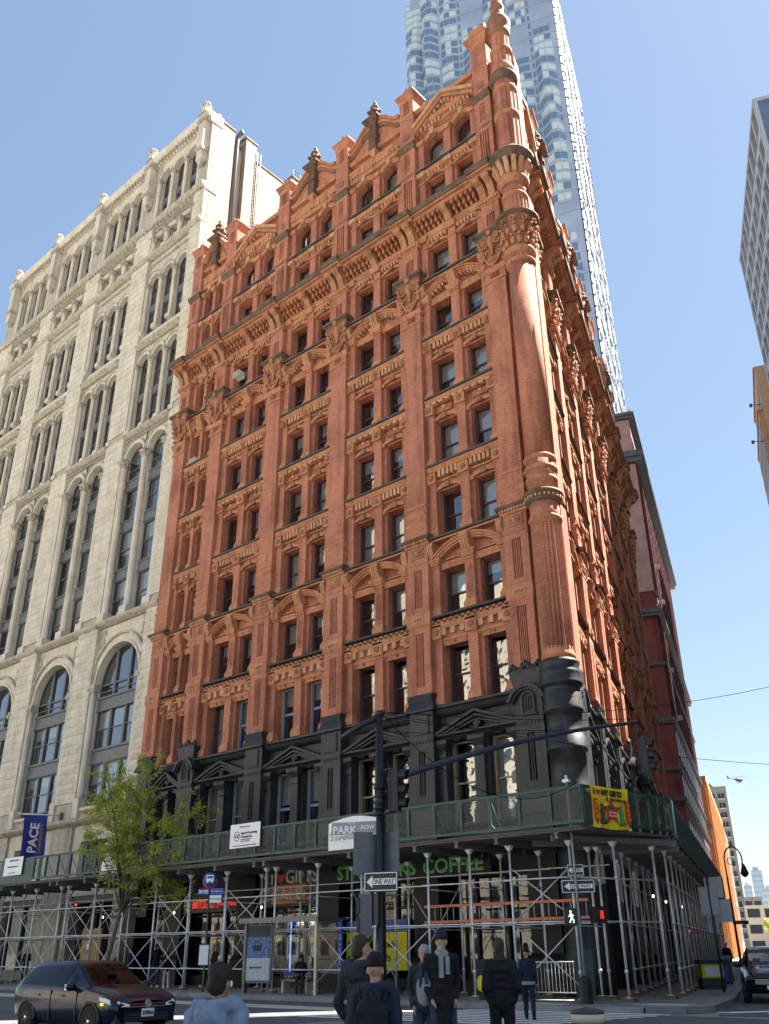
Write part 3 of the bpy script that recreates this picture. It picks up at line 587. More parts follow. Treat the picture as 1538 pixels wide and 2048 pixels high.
brickb = empty('brick_office_building', 'tall ornate red brick and terracotta building with black iron base and round corner column', 'building', (0, 0, 0))
PX = [-26.5, -22.53, -16.85, -11.22, -5.61, 0.0]
WXP = [(PX[i] + PX[i + 1]) / 2 for i in range(5)]
def place_front(x, z): return (x, 0, z), 0
def placer(cx, sx=1.0):
    return lambda x, z: ((cx + x * sx, 0, z), 0)
def build_facade(piers, bays, origin, rz, front, pierkinds):
    """piers: positions along the facade; bays: (centre, half width, gable kind)."""
    R = Matrix.Rotation(rz, 4, 'Z')
    def at(x, z=0, y=0): v = origin + R @ Vector((x, y, 0)); return (v.x, v.y, z)
    for i, x in enumerate(piers):
        k = pierkinds[i]
        p = link('pier', cached('pier', m_pier), brickb, at(x), rz)
        link('capital', cached('capital', m_capital), p); link('rosette_panel', cached('rosette', m_rosette), p)
        if 'n' not in k: link('chimney', cached('chimney', m_chimney), p)
        for s in (-1, 1): link('bracket', cached('bracket', m_bracket), p, (s * .3, -.02, 37.88))
        link('iron_pier', cached(('ironpier', 'a' if 'a' in k else 'cap'), lambda: m_ironpier('arch' if 'a' in k else 'cap')), brickb, at(x), rz)
    for bi, (cx, hw, gk) in enumerate(bays):
        base = HWW if hw > 1.6 else 1.365; sx = hw / base; sc = (sx, 1, 1)
        for fl, z in FLOORS:
            w = link('bay_wall', cached(('wall', fl, base), lambda: m_wall(fl, base)), brickb, at(cx, z), rz, sc)
            ww, c = bay_dims(base)
            if fl != 3: link('sill', cached(('sill', base), lambda: m_sill(base, .0)), w)
            link('frieze', cached(('frieze', fl, base), lambda: m_frieze(fl, base)), w)
            pw = .42 if base > 1.6 else .3
            for x, q in ((-base + pw / 2 + .02, pw), (0, .52 if base > 1.6 else .3), (base - pw / 2 - .02, pw)):
                link('pilaster', cached(('pil', fl, q), lambda: m_pil(fl, q)), w, (x, 0, 0))
            w0, w1 = WIN[fl]
            for s in (-1, 1):
                link('lintel', cached(('lint', fl, ww), lambda: m_lintel(fl, ww)), w, (s * c, 0, w1))
                bl = None; fm = 'frame_brown'; bm = 'blind'; rr = random.random()
                if front:
                    if fl in (10, 11) and rr < .7: bl = .95 if rr < .45 else .5
                    elif fl in (5, 6, 7, 9): bl = random.choice([None, .3, .25, .35, .5, .95, .95])
                    elif fl in (4, 8): bl = random.choice([None, None, .25, .5])
                    elif fl == 3 and cx < -10: bl = random.choice([.9, .5, .6, .3])
                    if fl == 5 and -9 < cx < -7 and s < 0: bl, bm = .85, 'curtain'
                    if fl == 3 and -17 < cx < -12: fm = 'frame_blue'
                    if fl == 3 and -20 < cx < -17 and s > 0: fm = 'frame_blue'
                add_window(brickb, s * c, z + w0, ww, w1 - w0, lambda x, zz: (at(cx + x * sx, zz), rz), .42 if fl == 11 else 0, fm, bl, bm, front)
        if True:
            w = link('modillion_course', cached(('blk', base), lambda: m_blocks(base)), brickb, at(cx), rz, sc)
            link('bracket', cached('bracket', m_bracket), w, (0, .25, 37.88))
            g = link('parapet', cached(('par', gk, base), lambda: m_parapet(gk, base)), brickb, at(cx), rz, sc)
            if gk == 'curve': link('finial', cached('finial', m_finial), g)
            ib = link('iron_bay', cached(('ironbay', base), lambda: m_ironbay(base)), brickb, at(cx), rz, sc)
            pw = .42 if base > 1.6 else .3
            for x, q in ((-base + pw / 2 + .02, pw), (0, .5 if base > 1.6 else .3), (base - pw / 2 - .02, pw)): link('iron_pilaster', cached(('ipil', q), lambda: m_ironpil(q)), ib, (x, 0, 0))
            ww, c = bay_dims(base)
            for s in (-1, 1):
                fm = 'frame_tan'
                if front and (-17 < cx < -12 or (-20 < cx < -17 and s > 0)): fm = 'frame_blue'
                bl = None
                if front: bl = {0: .5, 1: .9, 2: .45, 3: None, 4: .95 if s > 0 else None}[bi]
                add_window(brickb, s * c, 6.3, ww + .12, 3.45, lambda x, zz: (at(cx + x * sx, zz), rz), 0, fm, bl, 'blind', front)
            sf = link('shopfront', cached(('shop', base), lambda: m_shopfront(base)), brickb, at(cx), rz, sc)
            for k in (-1, 0, 1): link('shop_pane', cached(('shpane', base), lambda: m_shoppane(base * 2 / 3 - .1, 3.6)), sf, (k * base * 2 / 3, 0, .62))
build_facade(PX, [(WXP[0], 1.365, 'curve'), (WXP[1], 2.2, 'tri'), (WXP[2], 2.185, 'curve'), (WXP[3], 2.185, 'curve'), (WXP[4], 2.185, 'tri')], Vector((0, 0, 0)), 0.0, True, ['', 'a', '', '', '', 'na'])
BP = [1.75, 7.4, 12.9, 18.4, 24.9, 30.8, 36.7, 42.6]
gk = ['tri', 'curve', 'tri', 'curve', 'curve', 'tri', 'curve']
build_facade(BP, [((BP[i] + BP[i + 1]) / 2, (BP[i + 1] - BP[i]) / 2 - .62, gk[i]) for i in range(7)], OB, BT, False, ['na', '', '', 'a', 'a', '', '', ''])
# main cornice, one length per facade, breaking forward over every pier
o = link('cornice', m_cornice(27.9, [(PX[i] + 27.2 - .75, PX[i] + 27.2 + .75) for i in range(6)]), brickb, (-27.2, 0, 0))
o = link('cornice', m_cornice(43.6, [(max(.1, s - .7 - .2), s + .7 - .2 + .2) for s in BP]), brickb, tuple(bk(.2)), BT)
# corner return behind the column, mass of the block, roof
b = MB()
for (z0, z1, m) in ((.15, 5.0, 'shopblack'), (5.0, 11.9, 'ironblack'), (11.9, 39.0, 'brick'), (39.7, 48.4, 'brick')):
    b.flat([(.55, .3), (1.3, .25), (1.9, .8), (1.6, 1.8), (.55, 1.6)], z0, z1, m)
link('corner_return', b.mesh('corner_return'), brickb)
b = MB(); e = bk(43.4, -2.9)
pol = [(-26.9, 2.8), (-.6, 2.8), (tuple(bk(3.2, -2.9))[0], tuple(bk(3.2, -2.9))[1]), (e.x, e.y), (-26.9, e.y)]
b.flat(pol, .2, 47.2, 'brick'); link('rear_block', b.mesh('rear_block'), brickb)
b = MB(); ee = bk(43.4, 0); b.flat([(ee.x - 6, ee.y - .4), (ee.x, ee.y - .4), (ee.x - .1, ee.y), (ee.x - 6, ee.y)], .2, 48, 'brick'); link('rear_wall', b.mesh('rear_wall'), brickb)
# round corner column -------------------------------------------------------------------------
CX, CY = 1.56, .0; RS = .85
def seg(name, prof, m, n=28, smooth=True, flute=None):
    b = MB(); b.lathe([(r * RS, z) for r, z in prof], CX, CY, m, n, smooth, flute=flute); return link(name, b.mesh(name), colroot)
b = MB(); b.lathe([(.63, 21.3), (.63, 32.2)], CX, CY, 'brick', 40); colroot = link('corner_column', b.mesh('corner_column'), brickb)
seg('iron_drum', [(.95, .15), (.95, 1.4), (.85, 1.55), (.85, 6.6), (.95, 6.7), (.95, 7.0), (.84, 7.2), (.82, 8.4), (.92, 8.42), (.94, 8.55), (.88, 8.62), (.9, 8.95), (.82, 9.0), (.82, 9.9), (.9, 9.92), (.93, 10.02), (.88, 10.1), (.9, 10.35), (.86, 10.4), (.9, 10.6), (.84, 10.66), (.84, 10.9), (1.0, 10.95), (1.02, 11.05), (.92, 11.2), (.98, 11.4), (.96, 11.5), (.86, 11.65), (.95, 11.8), (.95, 11.9), (.8, 12.0)], 'ironblack', 32)
seg('column_base', [(.82, 12.0), (.8, 12.2), (.74, 12.35), (.74, 12.5)], 'terracotta')
seg('fluted_drum', [(.78, 12.4), (.78, 17.95)], 'brick', 48, False, .07)
for z, d, m in ((18.2, .1, 'terracotta'), (20.1, .08, 'terracotta'), (20.62, .12, 'terracotta'), (21.15, .1, 'terracotta')):
    seg('ring', [(.74, z - .14), (.74 + d, z - .08), (.74 + d * 1.3, z), (.74 + d, z + .08), (.74, z + .14)], m)
seg('drum', [(.76, 17.9), (.76, 19.0)], 'brick'); seg('drum', [(.78, 19.5), (.75, 21.3)], 'brick')
seg('ring', [(.78, 18.95), (.86, 19.0), (.9, 19.1), (.9, 19.22), (1.02, 19.26), (1.06, 19.36), (1.0, 19.46), (.78, 19.52)], 'darkstone')
b = MB()
for k in range(26): a = 2 * pi * k / 26; b.box(-.045, .045, -.06, .06, 19.1, 19.22, 'tanblock'); 
for i in range(len(b.v)):
    k = i // 8; a = 2 * pi * k / 26; x, y, z = b.v[i]; r = .93 * RS + y; b.v[i] = (CX + r * cos(a) - x * sin(a), CY + r * sin(a) + x * cos(a), z)
link('dentil_ring', b.mesh('dentil_ring'), colroot)['kind'] = 'stuff'
seg('ring', [(.74, 32.2), (.86, 32.28), (.9, 32.36), (.8, 32.42)], 'terracotta'); seg('fluted_drum', [(.8, 32.4), (.8, 32.75)], 'brick', 44, False, .05)
seg('ring', [(.8, 32.7), (.9, 32.8), (.98, 32.95), (.92, 33.08), (.8, 33.1)], 'terracotta')
b = MB(); b.lathe([(.65, 33.05), (.68, 33.6), (.8, 34.4), (1.0, 34.95)], CX, CY, 'carved', 28); b.lathe([(1.0, 34.95), (1.12, 35.0), (1.14, 35.12), (1.06, 35.2), (.7, 35.3)], CX, CY, 'darkstone', 28)
for k in range(26):
    a = 2 * pi * k / 13 + (.24 if k > 12 else 0); z = 33.45 if k <= 12 else 34.1; r = .72 if k <= 12 else .82
    b.ball(CX + r * cos(a), CY + r * sin(a), z, .15, .15, .26, 'terracotta', 7, 5); b.ball(CX + (r + .14) * cos(a), CY + (r + .14) * sin(a), z + .26, .1, .1, .09, 'terracotta', 6, 4)
for k in range(10):
    a = 2 * pi * k / 10; pts = []
    for i in range(16): t = i / 15; q = a + .2 * (1 - .8 * t) * cos(t * 9.0); pts.append((CX + (.97 + .1 * t) * cos(q), CY + (.97 + .1 * t) * sin(q), 34.62 + .22 * (1 - .8 * t) * sin(t * 9.0)))
    b.tube(pts, .045, 'terracotta', 5)
link('column_capital', b.mesh('column_capital'), colroot)
seg('fluted_drum', [(.72, 35.3), (.72, 36.6)], 'brick', 40, False, .05); seg('ring', [(.72, 36.6), (.8, 36.66), (.8, 36.8), (.7, 36.86)], 'terracotta'); seg('drum', [(.72, 36.8), (.72, 37.5)], 'brick')
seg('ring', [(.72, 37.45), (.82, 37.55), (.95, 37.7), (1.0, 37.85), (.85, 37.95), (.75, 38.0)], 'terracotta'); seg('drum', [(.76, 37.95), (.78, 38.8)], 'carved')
b = MB()
for k in range(14): b.mold(-.12, .12, [(.0, 38.0), (-.14, 38.05), (-.2, 38.4), (-.42, 38.75), (-.42, 38.85), (0, 38.85)], 'tanblock')
nvv = len(b.v) // 14
for i in range(len(b.v)):
    a = 2 * pi * (i // nvv) / 14; x, y, z = b.v[i]; r = .66 - y; b.v[i] = (CX + r * cos(a) - x * sin(a), CY + r * sin(a) + x * cos(a), z)
link('bracket_ring', b.mesh('bracket_ring'), colroot)['kind'] = 'stuff'
seg('cornice_ring', [(.8, 38.8), (1.2, 38.85), (1.28, 38.98), (1.28, 39.1), (1.4, 39.15), (1.46, 39.35), (1.38, 39.45), (.9, 39.62)], 'darkstone')
seg('dome_base', [(1.05, 39.6), (.98, 39.8), (.82, 40.0), (.74, 40.1)], 'carved'); seg('fluted_drum', [(.72, 40.1), (.72, 42.5)], 'brick', 26, False, .05)
seg('ring', [(.72, 42.5), (.82, 42.6), (.84, 42.75), (.74, 42.85)], 'terracotta'); seg('fluted_drum', [(.71, 42.85), (.71, 44.6)], 'brick', 26, False, .05); seg('ring', [(.71, 44.55), (.8, 44.65), (.8, 44.8), (.72, 44.9)], 'terracotta'); seg('drum', [(.72, 44.85), (.72, 45.3)], 'brick')
seg('ring', [(.72, 45.25), (.82, 45.35), (.95, 45.55), (.97, 45.75), (.85, 45.9), (.8, 46.0)], 'darkstone'); seg('drum', [(.8, 45.95), (.84, 46.2), (.74, 46.6), (.66, 46.75)], 'brick')
seg('fluted_drum', [(.63, 46.75), (.63, 47.75)], 'brick', 26, False, .04); seg('ring', [(.63, 47.7), (.75, 47.8), (.75, 48.0), (.64, 48.1)], 'terracotta'); seg('fluted_drum', [(.62, 48.1), (.62, 49.3)], 'brick', 26, False, .04)
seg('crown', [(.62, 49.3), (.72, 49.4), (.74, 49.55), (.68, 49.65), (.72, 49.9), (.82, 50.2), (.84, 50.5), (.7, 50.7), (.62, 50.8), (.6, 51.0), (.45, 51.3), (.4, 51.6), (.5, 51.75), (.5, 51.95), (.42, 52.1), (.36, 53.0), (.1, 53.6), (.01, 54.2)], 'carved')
# the corner pier carries a taller chimney
b = MB(); b.box(-.56, .56, .0, .9, 48.4, 50.2, 'brick'); b.frus(0, .45, 50.2, 50.7, .56, .45, .8, .7, 'terracotta'); b.box(-.84, .84, -.3, 1.2, 50.7, 50.85, 'terracotta'); b.frus(0, .45, 50.85, 51.3, .7, .6, .5, .4, 'carved'); b.box(-.56, .56, -.02, .92, 51.3, 51.7, 'terracotta'); link('chimney_top', b.mesh('chimney_top'), brickb, (0, .02, 0))
# ================================================================ pale limestone building next door
whiteb = empty('limestone_office_building', 'tall cream limestone building with round arched window bays beside the red brick building', 'building', (-27.15, .25, 0))
WX0 = -27.15; L = 'limestone'; LT = 'limestone_trim'
WPIERS = [(-1.5, 0)] + [(-9.6 - 8.1 * k, -7.15 - 8.1 * k) for k in range(4)]       # local x ranges
WBAYS = [(-7.15 - 8.1 * k, -1.5 - 8.1 * k) for k in range(4)]
def m_stone(w, h, seed):
    rnd = random.Random(seed); b = MB(); nx, nz = max(2, int(w / .5)), 2; vs = []; fs = []
    for j in range(nz + 1):
        for i in range(nx + 1):
            e = (i in (0, nx)) or (j in (0, nz)); y = 0 if e else -.05 - .09 * rnd.random()
            ins = .012; vs.append((-w / 2 + ins + (w - 2 * ins) * i / nx, y, ins + (h - 2 * ins) * j / nz))
    for j in range(nz):
        for i in range(nx): a = j * (nx + 1) + i; fs.append((a, a + 1, a + nx + 2, a + nx + 1))
    b.add(vs, fs, L); ins = .012
    b.add([(-w / 2 + ins, 0, ins), (w / 2 - ins, 0, ins), (w / 2 - ins, .4, ins), (-w / 2 + ins, .4, ins), (-w / 2 + ins, 0, h - ins), (w / 2 - ins, 0, h - ins), (w / 2 - ins, .4, h - ins), (-w / 2 + ins, .4, h - ins)], [(0, 3, 2, 1), (4, 5, 6, 7), (1, 2, 6, 5), (3, 0, 4, 7)], L)
    return b.mesh('stone')
STONES = {}
nst = 0; restb = MB()
zc = []
z = 10.2
while z < 57.4: zc.append(z); z += .62
cores = []
for pi_, (x0, x1) in enumerate(WPIERS):
    w = x1 - x0; core = MB(); core.box(x0 + .02, x1 - .02, .12, 1.6, .15, 65.5, LT); co = link('pier_core', core.mesh('pier_core'), whiteb)
    for ci, zz in enumerate(zc):
        if 21.5 < zz < 22.1 or 36.4 < zz < 37.2: continue
        halves = [(x0, x1)] if (ci % 2 or w < 2) else [(x0, x0 + w * (.4 + .2 * ((ci * 7 + pi_) % 3) / 2)), None]
        if halves[-1] is None: halves[1] = (halves[0][1], x1)
        for a, c in halves:
            wi = round(c - a, 2); sd = (ci * 3 + pi_) % 3; key = (wi, sd)
            if key not in STONES: STONES[key] = m_stone(wi, .62, sd + int(wi * 10))
            if nst < 300 and pi_ < 3:
                link('stone', STONES[key], whiteb, ((a + c) / 2, 0, zz)); nst += 1
            else:
                me = STONES[key]; restb.add([(v.co.x + (a + c) / 2, v.co.y, v.co.z + zz) for v in me.vertices], [tuple(p.vertices) for p in me.polygons], L)
o = link('stone_courses', restb.mesh('stone_courses'), whiteb); o['kind'] = 'stuff'
def wcolumn(b, x, y, z0, z1, r, m=L, cap=True):
    b.box(x - r * 1.5, x + r * 1.5, y - r * 1.4, y + r * 1.4, z0, z0 + r * 2.2, m); b.lathe([(r * 1.3, z0 + r * 2.2), (r * 1.1, z0 + r * 2.6), (r, z0 + r * 3), (r * .95, z1 - r * 2.6), (r * 1.15, z1 - r * 2.5), (r * 1.0, z1 - r * 2.3)], x, y, m, 12)
    if cap:
        b.lathe([(r * 1.0, z1 - r * 2.3), (r * 1.3, z1 - r * 1.0), (r * 1.7, z1 - r * .3)], x, y, LT, 10); b.box(x - r * 1.6, x + r * 1.6, y - r * 1.6, y + r * 1.6, z1 - r * .3, z1, LT)
        for k in range(8): a = k * pi / 4; b.ball(x + r * 1.35 * cos(a), y + r * 1.35 * sin(a), z1 - r * 1.0, r * .4, r * .4, r * .5, LT, 6, 4)
def wsash(name, x0, x1, z0, z1, parent, y=.85, cols=1, fm='frame_grey', arch=0, bl=0):
    w = x1 - x0; key = ('wsash', round(w, 2), round(z1 - z0, 2), cols, fm, arch)
    def mk():
        b = MB(); h = z1 - z0; t = .07
        b.box(-w / 2, -w / 2 + t, 0, .14, 0, h, fm); b.box(w / 2 - t, w / 2, 0, .14, 0, h, fm); b.box(-w / 2 + t, w / 2 - t, 0, .14, 0, t, fm)
        if arch: b.arch(0, h, w / 2 - t, w / 2, 0, .14, fm, 0, pi, 14)
        else: b.box(-w / 2 + t, w / 2 - t, 0, .14, h - t, h, fm)
        hh = h + (arch * .5 if cols > 1 else 0)
        b.box(-w / 2 + t, w / 2 - t, .02, .12, h * .5 - .04, h * .5 + .04, fm)
        for k in range(1, cols): x = -w / 2 + w * k / cols; b.box(x - .1, x + .1, -.05, .13, t, h + (sqrt(max(.01, (w / 2) ** 2 - x * x)) if arch else -t), fm)
        if arch and cols > 1: b.box(-w / 2 + t, w / 2 - t, -.03, .12, h - .06, h + .06, fm)
        return b.mesh('window')
    o = link('window', cached(key, mk), parent, ((x0 + x1) / 2, y, z0))
    def mp():
        b = MB(); pts = [(-w / 2 + .04, .03), (w / 2 - .04, .03)]
        if arch:
            for i in range(13): a = pi * i / 12; pts.append(((w / 2 - .04) * cos(a), z1 - z0 + (w / 2 - .04) * sin(a)))
        else: pts += [(w / 2 - .04, z1 - z0), (-w / 2 + .04, z1 - z0)]
        b.add([(x, .08, z) for x, z in pts], [tuple(range(len(pts)))], 'glass'); return b.mesh('pane')
    link('pane', cached(key + ('p',), mp), o)
    if bl:
        hb = round((z1 - z0) * bl, 1); bb = cached(('wbl', round(w, 2), hb), lambda: (lambda q: (q.box(-w / 2 + .05, w / 2 - .05, .2, .21, -hb, 0, 'blind'), q.mesh('blind'))[1])(MB())); link('blind', bb, o, (0, 0, z1 - z0))
    return o
def m_wbay():
    """the stone of one bay between its piers: arches, arcades, string courses, recess walls (x 0..W)"""
    b = MB(); W = 5.65; c = W / 2
    # ---- big arch storeys
    b.box(0, .35, .3, 1.2, 9.9, 17.65, L); b.box(W - .35, W, .3, 1.2, 9.9, 17.65, L)
    b.archfill(.35, W - .35, 17.65, 2.47, 21.6, .3, 1.2, L, 24); b.box(0, .35, .3, 1.2, 17.65, 21.6, L); b.box(W - .35, W, .3, 1.2, 17.65, 21.6, L)
    for r0, r1, y in ((2.48, 2.64, .12), (2.64, 3.05, .2), (3.05, 3.2, .06)):
        if r1 > c: b.arch(c, 17.65, r0, r1, y, .32, L if r1 < 3.1 else LT, .5, pi - .5, 18)
        else: b.arch(c, 17.65, r0, r1, y, .32, L, 0, pi, 22)
    for s in (0, 1):
        x = .2 if s == 0 else W - .2; b.box(x - .3, x + .3, .02, .4, 17.2, 17.7, LT)
        for k in range(5): b.ball(x - .26 + k * .13, .02, 17.4, .1, .1, .14, LT, 6, 4)
        b.lathe([(.26, 10.4), (.22, 10.7), (.21, 17.2)], x, .26, L, 12); b.box(x - .3, x + .3, -.02, .5, 9.2, 10.4, L)
        for k in range(34): b.ball(x + random.uniform(-.1, .5) * (1 if s == 0 else -1), .3, 20.2 + random.random() * 1.2, .13, .07, .13, LT, 5, 4)
    # ---- strings
    for z0, p, m in ((8.75, .3, LT), (21.62, .28, LT), (36.6, .22, LT), (44.9, .18, LT), (54.15, .26, LT)):
        b.mold(-.001, W + .001, [(1.2, z0), (.1, z0), (-p + .1, z0 + .12), (-p, z0 + .22), (-p, z0 + .34), (.3, z0 + .42), (1.2, z0 + .42)], m)
    # ---- balustrade
    b.mold(.3, W - .3, [(.5, 9.62), (.12, 9.62), (.08, 9.7), (.12, 9.82), (.5, 9.82)], L)
    n = 22
    for i in range(n): x = .5 + (W - 1.0) * i / (n - 1); b.lathe([(.05, 9.15), (.08, 9.3), (.05, 9.55), (.06, 9.64)], x, .3, L, 6)
    # ---- two tall arches
    ow = 2.25; xs = (c - .3 - ow, c + .3); zs = 34.75; R = ow / 2
    b.box(0, xs[0], .35, 1.2, 22, 36.6, L); b.box(xs[1] + ow, W, .35, 1.2, 22, 36.6, L); b.box(c - .3, c + .3, .45, 1.2, 22, 36.6, L)
    for x in xs:
        b.archfill(x, x + ow, zs, R, 36.6, .35, 1.2, L, 14); b.arch(x + R, zs, R + .02, R + .3, .2, .4, L, 0, pi, 16); b.arch(x + R, zs, R + .3, R + .36, .12, .4, LT, 0, pi, 16)
    for x in (.16, c, W - .16): wcolumn(b, x, .3, 22.05, zs, .27)
    # ---- two storeys of triple arches
    for z0, z1 in ((37.05, 43.5), (46.35, 51.6)):
        ow = 1.4; R = ow / 2; pit = 1.88
        b.box(0, W, .35, 1.0, z1 + R + .02, z1 + 1.55, L)
        for k in range(3):
            x = c + (k - 1) * pit - R; b.archfill(x, x + ow, z1, R, z1 + R + .02, .35, 1.1, L, 12); b.arch(x + R, z1, R, R + .25, .2, .4, L, 0, pi, 14); b.arch(x + R, z1, R + .25, R + .31, .12, .4, LT, 0, pi, 14)
        for k in range(4):
            x = c + (k - 1.5) * pit; b.box(x - (pit - ow) / 2, x + (pit - ow) / 2, .45, 1.1, z0, z1 + R + .02, L); wcolumn(b, x, .3, z0, z1, .19)
        b.box(0, c - 1.5 * pit - .3, .3, 1.1, z0, z1 + R, L); b.box(c + 1.5 * pit + .3, W, .3, 1.1, z0, z1 + R, L)
    for k in range(30): b.ball(.1 + k * (W - .2) / 29, .3, 53.55 + .12 * (k % 2), .12, .1, .16, LT, 5, 4); b.ball(.1 + k * (W - .2) / 29, .25, 45.45, .1, .1, .13, LT, 5, 4); b.ball(.1 + k * (W - .2) / 29, .2, 36.45, .1, .1, .1, LT, 5, 4)
    b.box(0, W, .35, 1.0, 53.1, 54.2, L); b.box(0, W, .35, 1.0, 45.1, 46.3, L)
    # ---- low storey
    for k in range(4):
        x = c + (k - 1.5) * 1.86; b.box(x - .3, x + .3, .5, 1.1, 54.5, 56.75, L); wcolumn(b, x, .3, 54.55, 56.7, .24)
    b.box(0, .05, .3, 1.1, 54.5, 56.75, L); b.box(0, W, .3, 1.1, 56.75, 57.6, L)
    for k in range(26): b.box(.05 + k * .215, .17 + k * .215, .1, .4, 57.25, 57.45, LT)
    # ---- top arcade
    z0, z1 = 58.4, 63.4; ow = 1.46; R = ow / 2; pit = 1.95
    b.box(0, W, .2, 1.1, z1 + R + .02, 65.3, L)
    for k in range(3):
        x = c + (k - 1) * pit - R; b.archfill(x, x + ow, z1, R, z1 + R + .02, .2, 1.1, L, 12); b.arch(x + R, z1, R, R + .28, .02, .3, L, 0, pi, 14)
    for k in range(4):
        x = c + (k - 1.5) * pit; q = .32 if k in (1, 2) else .05; b.box(x - .245, x + .245, .35, 1.1, z0, z1 + R + .02, L); wcolumn(b, x, .2, z0, z1, .2)
    b.box(0, W, 1.3, 1.35, 9.0, 65.3, 'darkroom')
    return b.mesh('arcade_bay')
wb = m_wbay(); rw = random.Random(3)
for bi, (x0, x1) in enumerate(WBAYS):
    o = link('arcade_bay', wb, whiteb, (x0, 0, 0)); W = 5.65; c = W / 2
    for za, zb, cols, ar in ((10.05, 12.5, 3, 0), (13.45, 15.95, 3, 0)):
        wsash('w', .38, W - .38, za, zb, whiteb, .62, 3, 'frame_grey', 0, rw.choice([0, .5, .9, .3])).location.x += x0
    wsash('w', .38, W - .38, 16.75, 17.65, whiteb, .62, 3, 'frame_grey', 2.4).location.x += x0
    b = cached('spandrelA', lambda: (lambda q: (q.mold(.36, W - .36, [(1.0, 0), (.5, 0), (.5, .1), (.58, .14), (.58, .76), (.48, .82), (.48, .93), (1.0, .93)], 'spandrel_grey'), q.mesh('spandrel'))[1])(MB()))
    for z in (12.5, 15.9): link('spandrel', b, whiteb, (x0, 0, z))
    ow = 2.25
    for x in (c - .3 - ow, c + .3):
        zz = [22.0, 25.95, 29.75, 33.1]
        for k in range(4):
            top = 34.75 if k == 3 else zz[k + 1] - .85
            wo = wsash('w', x + .1, x + ow - .1, zz[k] + (.0 if k else .2), top, whiteb, .62, 1, 'frame_grey', 1 if k == 3 else 0, rw.choice([0, 0, .4, .6])); wo.location.x += x0
            if k < 3:
                bb = cached('spandrelB', lambda: (lambda q: (q.mold(-1.11, 1.11, [(1.0, 0), (.52, 0), (.52, .08), (.58, .12), (.58, .7), (.5, .75), (.5, .85), (1.0, .85)], 'spandrel_grey'), q.mesh('spandrel'))[1])(MB())); link('spandrel', bb, whiteb, (x0 + x + ow / 2, 0, top))
    for z0, z1 in ((37.05, 43.5), (46.35, 51.6), (58.4, 63.4)):
        pit = 1.95 if z0 > 58 else 1.88; ow2 = 1.46 if z0 > 58 else 1.4
        for k in range(3):
            xc = c + (k - 1) * pit; zm = z0 + (z1 - z0) * .52
            wsash('w', xc - ow2 / 2 + .03, xc + ow2 / 2 - .03, z0, zm - .35, whiteb, .58).location.x += x0
            wsash('w', xc - ow2 / 2 + .03, xc + ow2 / 2 - .03, zm + .25, z1, whiteb, .58, 1, 'frame_grey', 1).location.x += x0
            bb = cached('spandrelC', lambda: (lambda q: (q.mold(-.69, .69, [(1.0, 0), (.5, 0), (.54, .1), (.54, .5), (.48, .6), (1.0, .6)], 'spandrel_grey'), q.mesh('spandrel'))[1])(MB())); link('spandrel', bb, whiteb, (x0 + xc, 0, zm - .35))
    for k in range(3):
        xc = c + (k - 1) * 1.86; wsash('w', xc - .62, xc + .62, 54.6, 56.7, whiteb, .8).location.x += x0
    # mezzanine window and shop below
    wsash('w', .9, W - .9, 5.3, 7.8, whiteb, .8, 3, 'frame_grey').location.x += x0
    b = MB(); b.box(0, .9, .3, 1.2, 4.7, 8.75, L); b.box(W - .9, W, .3, 1.2, 4.7, 8.75, L); b.box(.9, W - .9, .3, 1.2, 7.8, 8.75, L); b.box(.9, W - .9, .3, 1.2, 4.7, 5.3, L); b.box(0, W, 2.5, 2.55, .1, 9, 'darkroom')
    link('mezzanine_wall', b.mesh('mezzanine_wall'), whiteb, (x0, 0, 0))
    b = MB(); b.box(.0, .5, .3, 1.0, .15, 4.7, LT); b.box(W - .5, W, .3, 1.0, .15, 4.7, LT); b.box(.5, W - .5, .5, .9, 4.3, 4.7, 'frame_grey'); b.box(.5, W - .5, .5, .9, .15, .7, 'frame_grey'); b.box(c - .06, c + .06, .55, .8, .7, 4.3, 'frame_grey'); link('shopfront', b.mesh('shopfront'), whiteb, (x0, 0, 0))
    if bi != 0:
        b = MB(); b.quad((.5, .7, .7), (W - .5, .7, .7), (W - .5, .7, 4.3), (.5, .7, 4.3), 'shopglass'); link('shop_pane', b.mesh('shop_pane'), whiteb, (x0, 0, 0))
# string courses across the piers, top cornice, finials, side wall
Lw = 34.1
for z0, p in ((8.76, .32), (21.63, .3), (54.16, .28)):
    for x0, x1 in WPIERS:
        b = MB(); b.mold(x0 - .02, x1 + .02, [(.4, z0), (-.1, z0), (-p + .05, z0 + .12), (-p, z0 + .22), (-p, z0 + .34), (.1, z0 + .43), (.4, z0 + .43)], LT); link('string_course', b.mesh('string_course'), whiteb)
b = MB(); b.mold(-Lw, .05, [(1.2, 57.6), (.05, 57.6), (-.1, 57.75), (-.35, 57.95), (-.42, 58.1), (-.38, 58.22), (.1, 58.38), (1.2, 58.4)], LT)
for k in range(int(Lw / .5)): b.box(-Lw + k * .5 + .1, -Lw + k * .5 + .3, -.25, .2, 57.62, 57.8, LT)
link('belt_cornice', b.mesh('belt_cornice'), whiteb)
b = MB(); b.mold(-Lw, .05, [(1.2, 65.3), (-.05, 65.3), (-.12, 65.45), (-.12, 65.7), (-.3, 65.8), (-.45, 66.05), (-.5, 66.3), (-.3, 66.4), (1.2, 66.45)], L)
for k in range(int(Lw / .42)): b.arch(-Lw + k * .42 + .2, 65.5, .09, .17, -.2, -.05, LT, 0, pi, 6); b.box(-Lw + k * .42 + .36, -Lw + k * .42 + .46, -.3, 0, 65.25, 65.7, LT)
b.box(-Lw, .02, .6, .9, 66.4, 66.7, LT); link('top_cornice', b.mesh('top_cornice'), whiteb)
